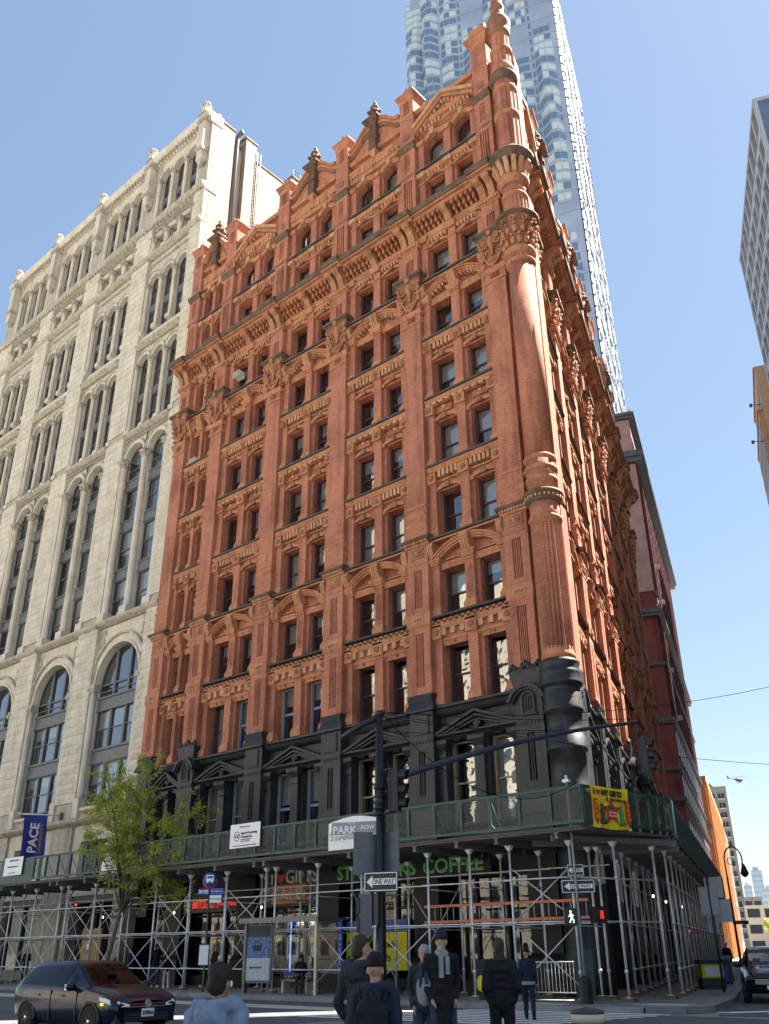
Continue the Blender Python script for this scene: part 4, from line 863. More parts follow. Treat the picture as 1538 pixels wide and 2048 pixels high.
def m_wfinial():
    b = MB(); b.frus(0, -.2, 60.4, 60.9, .12, .1, .34, .3, LT); b.box(-.34, .34, -.5, .1, 60.9, 61.9, L); b.box(-.45, .45, -.6, .2, 61.9, 62.3, LT)
    for k in range(6): b.ball(-.4 + k * .16, -.55, 62.1, .1, .12, .14, LT, 5, 4)
    b.box(-.4, .4, -.52, .3, 62.3, 66.2, L); b.box(-.5, .5, -.68, .3, 65.2, 65.6, LT); b.frus(0, -.15, 66.2, 66.8, .5, .5, .3, .3, LT); b.frus(0, -.15, 66.8, 67.2, .26, .26, .36, .36, L)
    for x, y, z, r in ((-.3, -.3, 67.4, .24), (.3, -.3, 67.4, .24), (0, -.35, 67.6, .26), (0, .05, 67.5, .25), (-.15, -.5, 67.35, .2), (.2, -.5, 67.4, .2)): b.ball(x, y, z, r, r, r * .9, LT, 7, 5)
    return b.mesh('finial')
wf = m_wfinial()
for x0, x1 in WPIERS: link('finial', wf, whiteb, ((x0 + x1) / 2 if x0 < -2 else -.7, 0, 0))
b = MB(); b.box(-.55, 0, .45, 2.5, .2, 66.1, 'stucco'); b.box(-.62, .06, .3, 2.6, 66.1, 66.3, 'darkstone'); link('side_wall', b.mesh('side_wall'), whiteb)
b = MB(); b.box(-1.3, -.9, 2.5, 3.8, .2, 66.0, 'carved'); b.box(-.9, -.56, 2.5, 2.7, .2, 66.0, 'carved'); link('flue_recess', b.mesh('flue_recess'), whiteb)
b = MB(); b.tube([(-.3, 3.0, 46), (-.3, 3.0, 65.6), (-.2, 3.05, 66.2), (.05, 3.15, 66.5), (.2, 3.2, 66.5)], .2, 'frame_grey', 12); link('flue_pipe', b.mesh('flue_pipe'), whiteb)
b = MB(); b.box(-2.5, 0, 3.8, 5.0, .2, 66.4, 'stucco'); b.box(-2.56, .06, 3.7, 5.1, 66.4, 66.6, 'darkstone'); link('side_wall', b.mesh('side_wall'), whiteb)
b = MB(); b.box(-3, 0, 5.1, 9.5, .2, 64.4, 'stucco'); b.box(-3.06, .06, 5.05, 9.6, 64.4, 64.55, 'darkstone'); link('side_wall', b.mesh('side_wall'), whiteb)
b = MB(); b.tube([(.1, 5.4, 48), (.1, 5.4, 65.6)], .03, 'frame_grey', 5); b.tube([(.1, 5.05, 48), (.1, 5.05, 65.6)], .03, 'frame_grey', 5)
for k in range(40): b.tube([(.1, 5.05, 48 + k * .42), (.1, 5.4, 48 + k * .42)], .02, 'frame_grey', 4)
link('roof_ladder', b.mesh('roof_ladder'), whiteb)
b = MB(); b.box(-34, -.6, 2.7, 30, .2, 65.2, L); link('rear_block', b.mesh('rear_block'), whiteb)
simple('palegreen', (.20, .26, .24), .8, 0, .15, .8)
b = MB(); b.box(-4, -.4, 9.7, 15, 55, 66.6, 'palegreen'); b.box(-4.1, -.3, 9.6, 15.1, 66.6, 66.8, 'darkstone'); link('roof_house', b.mesh('roof_house'), whiteb)
b = MB()
for k in range(5): b.tube([(-.6, 9.9 + k * .9, 66.8), (-.6, 9.9 + k * .9, 67.8)], .03, 'frame_grey', 5)
for z in (67.3, 67.8): b.tube([(-.6, 9.9, z), (-.6, 13.5, z)], .03, 'frame_grey', 5)
b.tube([(-.6, 12.6, 66.8), (-.6, 12.6, 69.6)], .03, 'frame_grey', 5); link('roof_railing', b.mesh('roof_railing'), whiteb)
# ================================================================ ground, roads, pavements
def groundmat(name, c, dark, sc, rough=.85, joints=None, spec=.3):
    m, n, l, b = nt(name); w = n.new('ShaderNodeNewGeometry'); p = w.outputs['Position']
    t = noise(n, l, sc, 8, p, .7); t2 = noise(n, l, 40, 3, p); r = ramp(n, l, t.outputs[0], [(.32, dark), (.55, c), (.75, [x * 1.15 for x in c])])
    r2 = ramp(n, l, t2.outputs[0], [(.3, (.75, .75, .75)), (.7, (1.15, 1.15, 1.15))]); o = mix(n, l, .7, r.outputs[0], r2.outputs[0], 'MULTIPLY')
    l.new(o, b.inputs['Base Color']); b.inputs['Roughness'].default_value = rough; b.inputs['Specular IOR Level'].default_value = spec; bump(n, l, b, t2.outputs[0], .3, .01)
groundmat('asphalt', (.125, .13, .14), (.085, .088, .095), .5)
groundmat('plaza', (.30, .285, .26), (.22, .21, .19), .4)
groundmat('concrete', (.26, .258, .255), (.17, .168, .165), .6)
groundmat('kerbstone', (.26, .265, .27), (.18, .18, .185), 1.2)
groundmat('sunstripe_ramp', (.60, .55, .46), (.52, .475, .39), .5)  # cream of the painted sun stripe, also used on the kerb ramps
simple('roadpaint', (.80, .80, .79), .6, 0, .16, 3)
b = MB(); b.quad((-1500, -1500, -.02), (1500, -1500, -.02), (1500, 1500, -.02), (-1500, 1500, -.02), 'plaza'); struct('ground', b)
b = MB(); b.quad((-400, -24, 0), (60, -24, 0), (60, -4.9, 0), (-400, -4.9, 0), 'asphalt'); struct('road', b)
q = [bk(-6, 4.0), bk(-6, 13.5), bk(330, 13.5), bk(330, 4.0)]; b = MB(); b.flat([(v.x, v.y) for v in q], -.012, -.004, 'asphalt'); struct('side_street', b)
# pavements with granite kerbs
kc = [(-400, -5.0), (2.9, -5.0), (4.6, -4.95), (5.9, -4.6), (6.7, -3.8), (6.95, -2.7)]
sidek = [(bk(s, 4.1).x, bk(s, 4.1).y) for s in (0.2, 330)]
back = [(bk(330, -1).x, bk(330, -1).y), (bk(44, -1).x, bk(44, -1).y), (-14, 6), (-400, 6)]
b = MB(); b.flat(kc + sidek + back, -.01, .15, 'concrete'); struct('pavement', b)
def strip(pts, w, z, m, name):
    b = MB()
    for i in range(len(pts) - 1):
        a, c_ = Vector((*pts[i], 0)), Vector((*pts[i + 1], 0)); d = (c_ - a).normalized(); nn = Vector((d.y, -d.x, 0)) * w
        b.flat([(a.x, a.y), (c_.x, c_.y), ((c_ + nn).x, (c_ + nn).y), ((a + nn).x, (a + nn).y)], -.01, z, m)
    return struct(name, b)
kb = strip(kc + sidek, .16, .154, 'kerbstone', 'kerb')
# pavement joints
b = MB()
for k in range(60): x = 5 - k * 1.6; b.box(x, x + .02, -4.9, -.2, .151, .1535, 'asphalt')
for y in (-3.4, -1.8): b.box(-60, 5.5, y, y + .02, .151, .1545, 'asphalt')
o = struct('pavement_joint', b)
# far side of the side street and the near pavement behind the camera
q = [bk(-6, 13.5), bk(-6, 17), bk(330, 17), bk(330, 13.5)]; b = MB(); b.flat([(v.x, v.y) for v in q], -.01, .15, 'concrete'); struct('pavement_far', b)
b = MB(); b.flat([(-400, -60), (60, -60), (60, -24), (-400, -24)], -.01, .14, 'plaza'); struct('pavement_near', b)
# sunlit road stripe laid on as cream colour; crosswalk markings
b = MB(); b.flat([(-60, -10.6), (-2.0, -8.5), (1.5, -7.2), (1.2, -7.0), (-2.5, -7.3), (-60, -7.7)], .004, .008, 'sunstripe_ramp'); struct('sun_stripe', b)
b = MB()
for k in range(9):
    x = 1.6 + k * .02; y0 = -5.7 - k * .62
    b.flat([(.6 - k * .25, y0), (6.8 - k * .1, y0 + 1.0 - k * .02), (6.8 - k * .1, y0 + .72 - k * .02), (.6 - k * .25, y0 - .28)], .004, .009, 'roadpaint')
struct('crosswalk_marking', b)
b = MB()
for k in range(5):
    a = Vector((7.3 + k * 1.35, -3.2 + k * .35, 0)); d = Vector((.75, 1.25, 0)).normalized() * 2.2; e = Vector((.55, .0, 0)); b.flat([tuple(a.xy), tuple((a + e).xy), tuple((a + e + d).xy), tuple((a + d).xy)], .004, .009, 'roadpaint')
struct('side_crosswalk_marking', b)
b = MB(); b.flat([(.4, -4.8), (3.4, -4.7), (3.2, -4.0), (1.0, -4.15)], .151, .156, 'sunstripe_ramp'); b.flat([(5.0, -3.6), (6.5, -3.3), (6.4, -2.3), (5.2, -2.6)], .151, .156, 'sunstripe_ramp'); struct('kerb_ramp', b)
# ================================================================ buildings further off
# maroon brick block along the side street
def facadebox(name, label, cat, s0, s1, out, h, mat, depth=18, group=None):
    r = empty(name, label, cat, tuple(bk(s0, out)), BT, group); b = MB(); b.box(0, s1 - s0, 0, depth, .1, h, mat); link('wall', b.mesh('wall'), r); return r
simple('bluestone', (.05, .065, .085), .6, 0, .25, 2)
simple('pinkwash', (.24, .17, .175), .8, 0, .25, .6)
mar = facadebox('maroon_brick_building', 'maroon brick building with dark blue stone cornices behind the red brick building', 'building', 61, 104, .2, 56, 'brick_maroon')
b = MB(); b.box(-.15, 43, -.1, 17, 36.5, 52.2, 'pinkwash'); b.box(-.12, 7.0, -.07, 17, 53.6, 58.2, 'pinkwash'); link('upper_wall', b.mesh('upper_wall'), mar)
for z, p, h in ((52.2, .9, 1.5), (33.6, .5, 1.0), (58.2, .6, .9), (28.2, .25, .35), (22.2, .3, .6), (14.5, .25, .5), (17.5, .2, .3)):
    b = MB(); b.box(-p, 43 + p, -p, 17, z, z + h * .35, 'bluestone'); b.box(-p * 1.3, 43 + p, -p * 1.3, 17, z + h * .35, z + h * .7, 'bluestone'); b.box(-p * .8, 43 + p, -p * .8, 17, z + h * .7, z + h, 'bluestone'); link('cornice', b.mesh('cornice'), mar)
for k in range(12):
    b = MB(); b.frus(0, 0, 53.7, 54.6, .35, .25, .15, .12, 'bluestone'); b.box(-.5, .5, -.3, .3, 53.6, 53.75, 'bluestone'); link('roof_ornament', b.mesh('roof_ornament'), mar, (1.5 + k * 3.6, -.6, 0))
b = MB(); b.frus(0, 0, 59.0, 60.6, 1.2, .5, .1, .1, 'bluestone'); link('roof_ornament', b.mesh('roof_ornament'), mar, (1.5, -.2, 0))
def m_dwin(w, h):
    b = MB(); b.box(-w / 2, w / 2, -.12, -.04, -.16, 0, 'bluestone'); b.box(-w / 2, w / 2, -.1, -.02, h, h + .2, 'bluestone'); b.box(-w / 2, w / 2, -.03, .05, 0, h, 'frame_grey'); b.quad((-w / 2 + .06, -.036, .05), (w / 2 - .06, -.036, .05), (w / 2 - .06, -.036, h - .05), (-w / 2 + .06, -.036, h - .05), 'darkglass'); b.box(-w / 2, w / 2, -.05, .03, h / 2 - .04, h / 2 + .04, 'frame_grey'); return b.mesh('window')
m_, n_, l_, b_ = nt('darkglass'); b_.inputs['Base Color'].default_value = (.03, .04, .055, 1); b_.inputs['Roughness'].default_value = .35; b_.inputs['Specular IOR Level'].default_value = .15
dw = m_dwin(1.5, 2.6)
for fl in range(11):
    for k in range(13): link('window', dw, mar, (2.6 + k * 3.2, -.02 if fl < 7 else -.12, 6 + fl * 4.4))
for k in range(13):
    b = MB(); b.box(-.3, .3, -.25, .05, 23, 33.5, 'brick_maroon'); b.box(-.3, .3, -.3, .05, 37, 52, 'brick_maroon'); link('pilaster', b.mesh('pilaster'), mar, (1.0 + k * 3.2, 0, 0))
acm = None
def m_ac():
    b = MB(); b.box(-.32, .32, -.42, .1, 0, .42, 'acwhite'); b.box(-.27, .27, -.44, -.42, .05, .37, 'acgrille')
    for k in range(5): b.box(-.26, .26, -.45, -.44, .08 + k * .06, .1 + k * .06, 'acwhite')
    b.box(-.34, .34, -.05, .1, -.05, 0, 'acwhite'); return b.mesh('ac_unit')
simple('acwhite', (.55, .54, .5), .5); simple('acgrille', (.12, .12, .12), .6)
ACM = m_ac()
def ac(label, loc, rz=0): return tag(link('air_conditioner', ACM, None, loc, rz), label, 'air conditioner', 'window air conditioners')
ac('white air conditioner in a top floor window under the red main cornice', (PX[1] + 1.45, .62, 36.3)); ac('small white air conditioner in narrow left bay of the red building', (WXP[0] - .62, .62, 31.15))
ac('white air conditioner hanging from tall arched window of the limestone building', (WX0 - 5.35, 1.05, 22.15)); 
for k, (fl, q) in enumerate(((8, 1), (7, 1), (5, 0), (4, 1))):
    v = bk(61 + 2.6 + q * 3.2, .5, 6 + fl * 4.4 + .1); ac(['pale air conditioner high on the maroon building side', 'pale air conditioner second from the top on the maroon building', 'white air conditioner midway up the maroon building', 'white air conditioner lowest on the maroon building'][k], tuple(v), BT)
# orange sunlit building further down
simple('orangebrick', (.52, .26, .10), .85, 0, .1, .8)
ora = facadebox('orange_brick_building', 'orange sunlit brick building down the side street behind the shed', 'building', 112, 172, .6, 24.0, 'orangebrick')
b = MB(); b.box(-.2, 60.2, -.25, 18, 24, 24.8, 'orangebrick'); b.box(-.1, 60.1, -.12, 18, 17.5, 18, 'pinkwash'); link('cornice', b.mesh('cornice'), ora)
ow_ = m_dwin(1.8, 3.0)
for fl in range(5):
    for k in range(14): link('window', ow_, ora, (3 + k * 4.1, 0, 2.5 + fl * 4.4))
for k in range(15):
    b = MB(); b.box(-.35, .35, -.3, .05, .1, 24, 'orangebrick'); link('pilaster', b.mesh('pilaster'), ora, (.95 + k * 4.1, 0, 0))
simple('beigewall', (.52, .45, .37), .85)
bei = facadebox('beige_building', 'narrow beige building end behind the orange building', 'building', 176, 214, .4, 26, 'beigewall')
for fl in range(6):
    for k in range(8): link('window', ow_, bei, (3 + k * 4.4, 0, 3 + fl * 3.9))
# grey slab tower
simple('greyslab', (.20, .19, .185), .85, 0, .15, .6)
def polar(az, d, z=0): return Vector((CAM.x + d * cos(radians(az)), CAM.y + d * sin(radians(az)), z))
gt = empty('grey_apartment_tower', 'grey concrete apartment tower with balconies behind the orange building', 'building', tuple(polar(113.3, 330)), BT - pi / 2)
b = MB(); b.box(0, 10.3, 0, 25, .1, 49.5, 'greyslab'); link('wall', b.mesh('wall'), gt)
b = MB(); b.box(.4, 3, 2, 8, 49.5, 51.5, 'greyslab'); b.prism([(3.4, 49.5), (7, 49.5), (5.2, 51.5)], 2, 6, 'greyslab'); b.box(0, 10.3, -.2, .3, 49.3, 49.9, 'greyslab'); link('roof_plant', b.mesh('roof_plant'), gt)
gw = MB(); gw.box(-1.0, 1.0, -.12, .05, 0, 1.6, 'darkglass'); gw.box(-1.1, 1.1, -.9, .05, -.3, -.1, 'beigewall'); gw.box(-.04, .04, -.14, -.1, 0, 1.6, 'beigewall'); gwm = gw.mesh('window')
for fl in range(15):
    for x in (2.6, 5.4, 8.4): link('window', gwm, gt, (x, 0, 4 + fl * 3))
# blue towers far away and the low block at the end of the street
simple('hazeblue', (.26, .36, .48), .4, 0, .2, .05); simple('hazepale', (.42, .47, .52), .6, 0, .1, .05)  # pale blue colours stand in for distance haze
def block(name, label, az, d, w, dep, h, mat, rows, cols, wm='darkglass', group=None, top=True, wh=.55):
    r = empty(name, label, 'building', tuple(polar(az, d)), BT - pi / 2, group); b = MB(); b.box(0, w, 0, dep, .1, h, mat)
    if top: b.box(w * .2, w * .7, dep * .2, dep * .7, h, h * 1.05, mat)
    link('wall', b.mesh('wall'), r)
    cw, rh = w / cols, h / rows; q = MB(); q.box(-cw * .36, cw * .36, -.03 * cw, .05, -rh * wh / 2, rh * wh / 2, wm); qm = q.mesh('window')
    for i in range(cols):
        for j in range(rows): link('window', qm, r, (cw * (i + .5), 0, rh * (j + .5)))
    return r
block('glass_skyscraper', 'hazy blue glass skyscraper far off at the end of the side street', 110.95, 1300, 13, 20, 88, 'hazeblue', 14, 4, 'hazepale', 'far blue towers')
block('glass_skyscraper', 'shorter pale blue tower left of the blue glass skyscraper', 111.45, 1200, 9, 20, 66, 'hazepale', 12, 3, 'hazeblue', 'far blue towers')
block('glass_skyscraper', 'pale low tower under the blue glass skyscraper', 110.5, 1150, 16, 20, 60, 'hazepale', 10, 4, 'hazeblue', 'far blue towers')
block('low_concrete_building', 'low beige concrete building with dark window bands closing the side street', 111.6, 290, 18, 12, 12, 'beigewall', 3, 4, 'darkglass', None, False)
block('dark_parapet_building', 'brown low building beyond the street end', 111.55, 310, 5, 10, 15, 'greyslab', 3, 2, 'darkglass', None, False)
# right hand tower across the side street
simple('palecladding', (.27, .31, .37), .5, 0, .08, .5); simple('bluepanel', (.07, .11, .19), .35, 0, .15, .5)
RD = 87.0; rt0 = polar(100.94, RD); 
rt = empty('gridded_office_tower', 'dark blue and grey gridded office tower at the right edge', 'building', (rt0.x, rt0.y, 0), atan2((polar(104.43, 1.324 * RD) - rt0).y, (polar(104.43, 1.324 * RD) - rt0).x))
TH = 1.65 + RD * math.tan(radians(46.17)); TL = (polar(104.43, 1.324 * RD) - rt0).length
# its local x runs along the street (away), outward of this face is the opposite of the brick building's
b = MB(); b.box(0, TL, -26, -.6, .1, TH - .2, 'bluepanel'); b.box(-.05, .4, -26, .0, .1, TH, 'palecladding'); b.box(TL - .4, TL, -1.0, .05, .1, TH, 'palecladding'); link('wall', b.mesh('wall'), rt)
b = MB(); b.box(-.1, .3, -26, -.4, TH - 9, TH - .2, 'bluepanel'); b.box(-.15, TL + .1, -26, .1, TH - .5, TH, 'palecladding'); link('parapet', b.mesh('parapet'), rt)
nf, nc = 23, 10; fh = (TH - 2) / nf; cw = TL / nc
for i in range(nc + 1):
    b = MB(); b.box(-.28, .28, -.62, .06, .1, TH - .5, 'palecladding'); link('mullion', cached('rtm', lambda: b.mesh('mullion')), rt, (min(max(cw * i, .3), TL - .3), 0, 0))
for j in range(nf):
    b = MB(); b.box(0, TL, -.6, -.02, 0, fh * .3, 'palecladding'); link('spandrel', cached('rts', lambda: b.mesh('spandrel')), rt, (0, 0, 2 + j * fh - fh * .3))
    for i in range(nc):
        b = MB(); b.box(-cw / 2 + .3, cw / 2 - .3, -.5, -.42, 0, fh * .7, 'darkglass'); b.box(-cw / 2 + .3, cw / 2 - .3, -.42, -.36, fh * .33, fh * .36, 'frame_grey'); link('window', cached('rtw', lambda: b.mesh('window')), rt, (cw * (i + .5), 0, 2 + j * fh))
simple('tanpanel', (.36, .215, .12), .7, 0, .08, .6)
tv = polar(105.15, 125); tb = empty('tan_brick_building', 'tan brown building below the gridded tower at the right edge', 'building', (tv.x, tv.y, 0), BT)
h1 = 1.65 + 125 * math.tan(radians(31.82)); b = MB(); b.box(-1, 16, -20, 0, .1, h1, 'tanpanel'); b.box(0, 16, 0, .7, .1, h1 - 7.2, 'tanpanel'); link('wall', b.mesh('wall'), tb)
b = MB(); b.box(-.1, 16.1, -20, .15, h1, h1 + .5, 'carved'); b.box(-.08, 16, 0, .85, h1 - 7.2, h1 - 6.8, 'carved'); link('parapet', b.mesh('parapet'), tb)
for j in range(8):
    b = MB(); b.box(.5, 15.5, -.05, .06, h1 - 4.2 - 3 * j, h1 - 2.4 - 3 * j, 'darkglass'); link('window_band', b.mesh('window_band'), tb, (0, .7 if j > 1 else 0, 0))
for k, z in ((0, h1 - 5.4), (1, h1 - 11.0)):
    b = MB(); b.tube([(0, 0, 0), (0, 1.3, .2)], .06, 'frame_grey', 6); b.box(-.25, .25, 1.2, 1.6, -.05, .3, 'slate'); link('floodlight', b.mesh('floodlight'), tb, (1 + k, 0 if k == 0 else .7, z))
# ---------------------------------------------------------------- stainless steel tower
m_, n_, l_, b_ = nt('steel'); w_ = n_.new('ShaderNodeNewGeometry'); t_ = noise(n_, l_, .12, 3, w_.outputs['Position']); r_ = ramp(n_, l_, t_.outputs[0], [(.3, (.33, .39, .48)), (.7, (.47, .53, .61))]); l_.new(r_.outputs[0], b_.inputs['Base Color']); b_.inputs['Metallic'].default_value = .5; b_.inputs['Roughness'].default_value = .38
m_, n_, l_, b_ = nt('towerglass'); b_.inputs['Base Color'].default_value = (.10, .17, .26, 1); b_.inputs['Roughness'].default_value = .06; b_.inputs['Specular IOR Level'].default_value = .9
m_, n_, l_, b_ = nt('towerblind'); b_.inputs['Base Color'].default_value = (.42, .50, .52, 1); b_.inputs['Roughness'].default_value = .15; b_.inputs['Specular IOR Level'].default_value = .7
gp = polar(115.15, 170); GH = 262.0; GW, GL = 41.7, 56.0
gy = empty('rippled_steel_tower', 'very tall rippled stainless steel apartment tower behind the red brick building', 'building', (gp.x, gp.y, 0), BT - pi / 2)
# local x: 0 at the corner, negative to the left across the face towards the camera; y into the tower
b = MB(); b.box(-GW, 0, .6, GL, .1, GH, 'steel'); link('core', b.mesh('core'), gy)
FH = 3.25; F0 = 26; NF = int(GH / FH)
COLS = [-3.9, -10.3, -17.1, -23.7, -30.1, -36.0, -40.6]
def wave(i, j):
    a = .9 * sin(i * 1.9 + j * .23) + .6 * sin(i * .7 - j * .31 + 1.2); k = max(0, min(1, (j - 36) / 8)) if i == 0 else 1
    return max(.05, (.95 + a) * k * .9 + (.5 if i == 0 and (j < 54) else .15))
def m_bay(p, sk, blindn):
    w = 2.75; b = MB(); x1, x2 = -w * .28 + sk, w * .34 + sk
    pl = [(-w, 0), (x1, -p), (x2, -p * .9), (w, 0)]
    b.flat(pl[::1] + [(w, .7), (-w, .7)], 0, .7, 'steel'); b.flat(pl + [(w, .7), (-w, .7)], FH - .2, FH, 'steel')
    ins = [(x * .97, y + .08) for x, y in pl]
    for q in range(3):
        (xa, ya), (xb, yb) = ins[q], ins[q + 1]; m = 'towerblind' if (blindn >> q) & 1 else 'towerglass'
        b.quad((xa, ya, .7), (xb, yb, .7), (xb, yb, FH - .2), (xa, ya, FH - .2), m)
    for (x, y) in ins: b.box(x - .05, x + .05, y - .05, y + .05, .7, FH - .2, 'steel')
    return b.mesh('window_bay')
rg = random.Random(5); GC = {}; cnt = 0; left = []
for j in range(F0, NF):
    for i, x in enumerate(COLS):
        zmin = {0: 26, 1: 38, 2: 47, 3: 56, 4: 60, 5: 61, 6: 62}[i]
        if j < zmin: continue
        p = round(wave(i, j) * 4) / 4; sk = round(.5 * sin(j * .35 + i), 1); bn = rg.choice([0, 1, 2, 4, 6, 7, 3, 0, 5])
        if (p, sk, bn) not in GC: GC[(p, sk, bn)] = m_bay(p, sk, bn)
        link('window_bay', GC[(p, sk, bn)], gy, (x, .58, j * FH)); cnt += 1
    for x in (-7.1, -13.7, -20.4, -26.9, -33.2):                # single slot windows between
        if j > 44 and x in (-7.1, -13.7, -26.9):
            if ('slot',) not in GC: q = MB(); q.box(-.32, .32, -.03, .05, .9, FH - .4, 'towerglass'); GC[('slot',)] = q.mesh('slot_window')
            link('slot_window', GC[('slot',)], gy, (x, .58, j * FH))
# steel skin panel joints on the face towards the camera
b = MB()
for j in range(F0, NF, 2): b.box(-GW, 0, .565, .6, j * FH - .04, j * FH + .04, 'frame_grey')
link('panel_joint', b.mesh('panel_joint'), gy)['kind'] = 'stuff'
b = MB()
for j in range(4, NF): b.box(.3, .62, .6, GL, j * FH - .05, j * FH + .05, 'frame_grey')
for k in range(22):
    for j in range(8, NF, 3): q = rg.random(); b.box(.5, .66, 1 + k * 2.5 + q, 1.9 + k * 2.5 + q, j * FH + q * 4, j * FH + q * 4 + 1.9, 'towerglass')
link('flank_joint', b.mesh('flank_joint'), gy)['kind'] = 'stuff'
m_, n_, l_, b_ = nt('flanksteel'); b_.inputs['Base Color'].default_value = (.30, .345, .39, 1); b_.inputs['Roughness'].default_value = .55; b_.inputs['Metallic'].default_value = .3
# folded sunlit flank
b = MB(); vs = []; fs = []; n = 70; rows = 30
for jj in range(rows + 1):
    for ii in range(n + 1):
        y = .6 + (GL - .6) * ii / n; z = GH * jj / rows; vs.append((.25 + (.3 if ii % 2 else 0) + .06 * sin(y * .35 + z * .05), y, z))
for jj in range(rows):
    for ii in range(n): a = jj * (n + 1) + ii; fs.append((a, a + 1, a + n + 2, a + n + 1))
b.add(vs, fs, 'flanksteel'); link('folded_flank', b.mesh('folded_flank'), gy)
for (ff, zz) in ((.35, 92), (.5, 148), (.3, 178), (.62, 205), (.2, 60)):
    q = MB(); q.box(.45, .75, -.25, .25, 0, 4.5, 'slate'); link('flank_slot', q.mesh('flank_slot'), gy, (0, GL * ff, zz))
# ---------------------------------------------------------------- sunlit blocks across the park, seen in the window reflections
simple('creamstone', (.60, .54, .43), .85, 0, .12, .4)
def across(name, label, x, w, y, h, rows, cols):
    r = empty(name, label, 'building', (x, y, 0), pi, 'blocks mirrored in the windows'); b = MB(); b.box(0, w, 0, 20, .1, h, 'creamstone'); b.box(-.5, w + .5, -.5, 20, h, h + 1.2, 'creamstone'); b.box(w * .3, w * .7, 4, 16, h + 1.2, h + 14, 'creamstone'); link('wall', b.mesh('wall'), r)
    q = MB(); cw, rh = w / cols, h / rows; q.box(-cw * .26, cw * .26, -.05, .05, -rh * .3, rh * .3, 'darkglass'); qm = q.mesh('window')
    for i in range(cols):
        for j in range(rows): link('window', qm, r, (cw * (i + .5), 0, rh * (j + .5)))
across('cream_office_block', 'broad cream stone office block across the park mirrored in the windows', -60, 52, -120, 62, 14, 12)
across('cream_office_block', 'tall cream stone tower across the park mirrored in the windows', -118, 30, -118, 105, 24, 7)
across('cream_office_block', 'lower cream stone block across the park mirrored in the left windows', -154, 70, -125, 46, 10, 14)
# unseen stone blocks across the side street, placed and sized to shade the crossing
simple('shadeblock_stone', (.42, .37, .30), .85, 0, .12, .4)
def shadeblock(label, s0, s1, out, h, rows, cols):
    v = bk(s1, out); r = empty('unseen_shade_block', label, 'building', (v.x, v.y, 0), BT + pi, 'unseen blocks shading the side street'); L = s1 - s0; b = MB(); b.box(0, L, 0, 14, .1, h, 'shadeblock_stone'); b.box(-.3, L + .3, -.4, 14.2, h, h + .8, 'shadeblock_stone'); link('wall', b.mesh('wall'), r)
    cw, rh = L / cols, h / rows; q = MB(); q.box(-cw * .27, cw * .27, -.05, .05, -rh * .3, rh * .3, 'darkglass'); qm = q.mesh('window')
    for i in range(cols):
        for j in range(rows): link('window', qm, r, (cw * (i + .5), 0, rh * (j + .5)))
shadeblock('unseen tall stone corner block placed beyond the right edge to shade the crossing', -17, 13.2, 18.5, 62, 15, 8)
shadeblock('unseen lower stone block placed along the side street for its shade', 13.8, 48, 18.5, 36, 9, 8)
# ================================================================ sidewalk shed with scaffold
simple('galv', (.60, .62, .66), .42, .25, .18, 4); simple('shedgreen', (.012, .062, .056), .5, 0, .3, 3); simple('shedbeam', (.13, .14, .155), .6, .2, .2, 2); simple('deckwood', (.10, .09, .075), .85, 0, .3, 4); simple('darkfascia', (.02, .045, .045), .6, 0, .3, 2); simple('timberblock', (.16, .11, .07), .9)
shed = empty('sidewalk_shed', 'green sidewalk shed on galvanised scaffold posts along both street fronts', 'scaffold', (0, 0, 0))
ZD, ZR = 5.25, 6.42
def m_post(h):
    b = MB(); b.lathe([(.042, .3), (.042, h)], 0, 0, 'galv', 8)
    for z in (.98, 2.42, 3.72): b.lathe([(.06, z - .05), (.062, z + .05)], 0, 0, 'galv', 8)
    b.lathe([(.02, .2), (.02, .34)], 0, 0, 'galv', 6); b.frus(0, 0, h - .16, h, .05, .05, .13, .1, 'galv'); return b.mesh('post')
def m_foot():
    b = MB(); b.box(-.22, .22, -.14, .14, .15, .25, 'timberblock'); b.box(-.09, .09, -.09, .09, .25, .27, 'galv'); return b.mesh('base_plate')
POST = m_post(4.83); FOOT = m_foot()
def post(x, y): p = link('post', POST, shed, (x, y, 0)); link('base_plate', FOOT, p, (0, 0, 0)); return p
def bar(name, a, c, r=.03, m='galv'): b = MB(); b.tube([a, c], r, m, 6); return link(name, b.mesh(name), shed)
FX = [3.35, 1.0, -.7, -2.6, -5.2, -5.9, -8.3, -10.8, -11.4, -14.0, -16.6, -19.2, -21.8, -24.4, -27.0, -27.7, -30.3, -32.9, -35.5, -38.1, -40.7, -43.3]
YF, YB = -3.55, -1.25
for x in FX: post(x, YF); post(x - .3, YB)
for i in range(len(FX) - 1):
    a, c = FX[i], FX[i + 1]
    for y, zs in ((YF, (.98, 2.42, 3.72)), (YB, (2.42, 4.2))):
        for z in zs:
            if y == YF and z < 1 and -4.8 < a < 4: continue
            bar('ledger', (a + .15, y - .05, z), (c - .25, y - .05, z + .02), .026)
    if a - c > 2 and i not in (6, 9):
        bar('brace', (a, YF + .05, .55), (c, YF + .05, 2.35), .02); bar('brace', (c, YF + .08, .55), (a, YF + .08, 2.35), .02)
        if i % 2 == 0 or i > 12: bar('brace', (a, YF + .05, 2.45), (c, YF + .05, 4.1), .02); bar('brace', (c, YF + .08, 2.45), (a, YF + .08, 4.1), .02)
    if a - c > 2 and i % 2 == 1: bar('brace', (a - .3, YB, .6), (c - .3, YB, 3.9), .018); bar('brace', (c - .3, YB + .05, .6), (a - .3, YB + .05, 3.9), .018)
for x in FX: bar('transom', (x, YF, 3.6), (x - .3, YB, 3.6), .022); bar('transom', (x, YF, 2.3), (x - .3, YB, 2.3), .02)
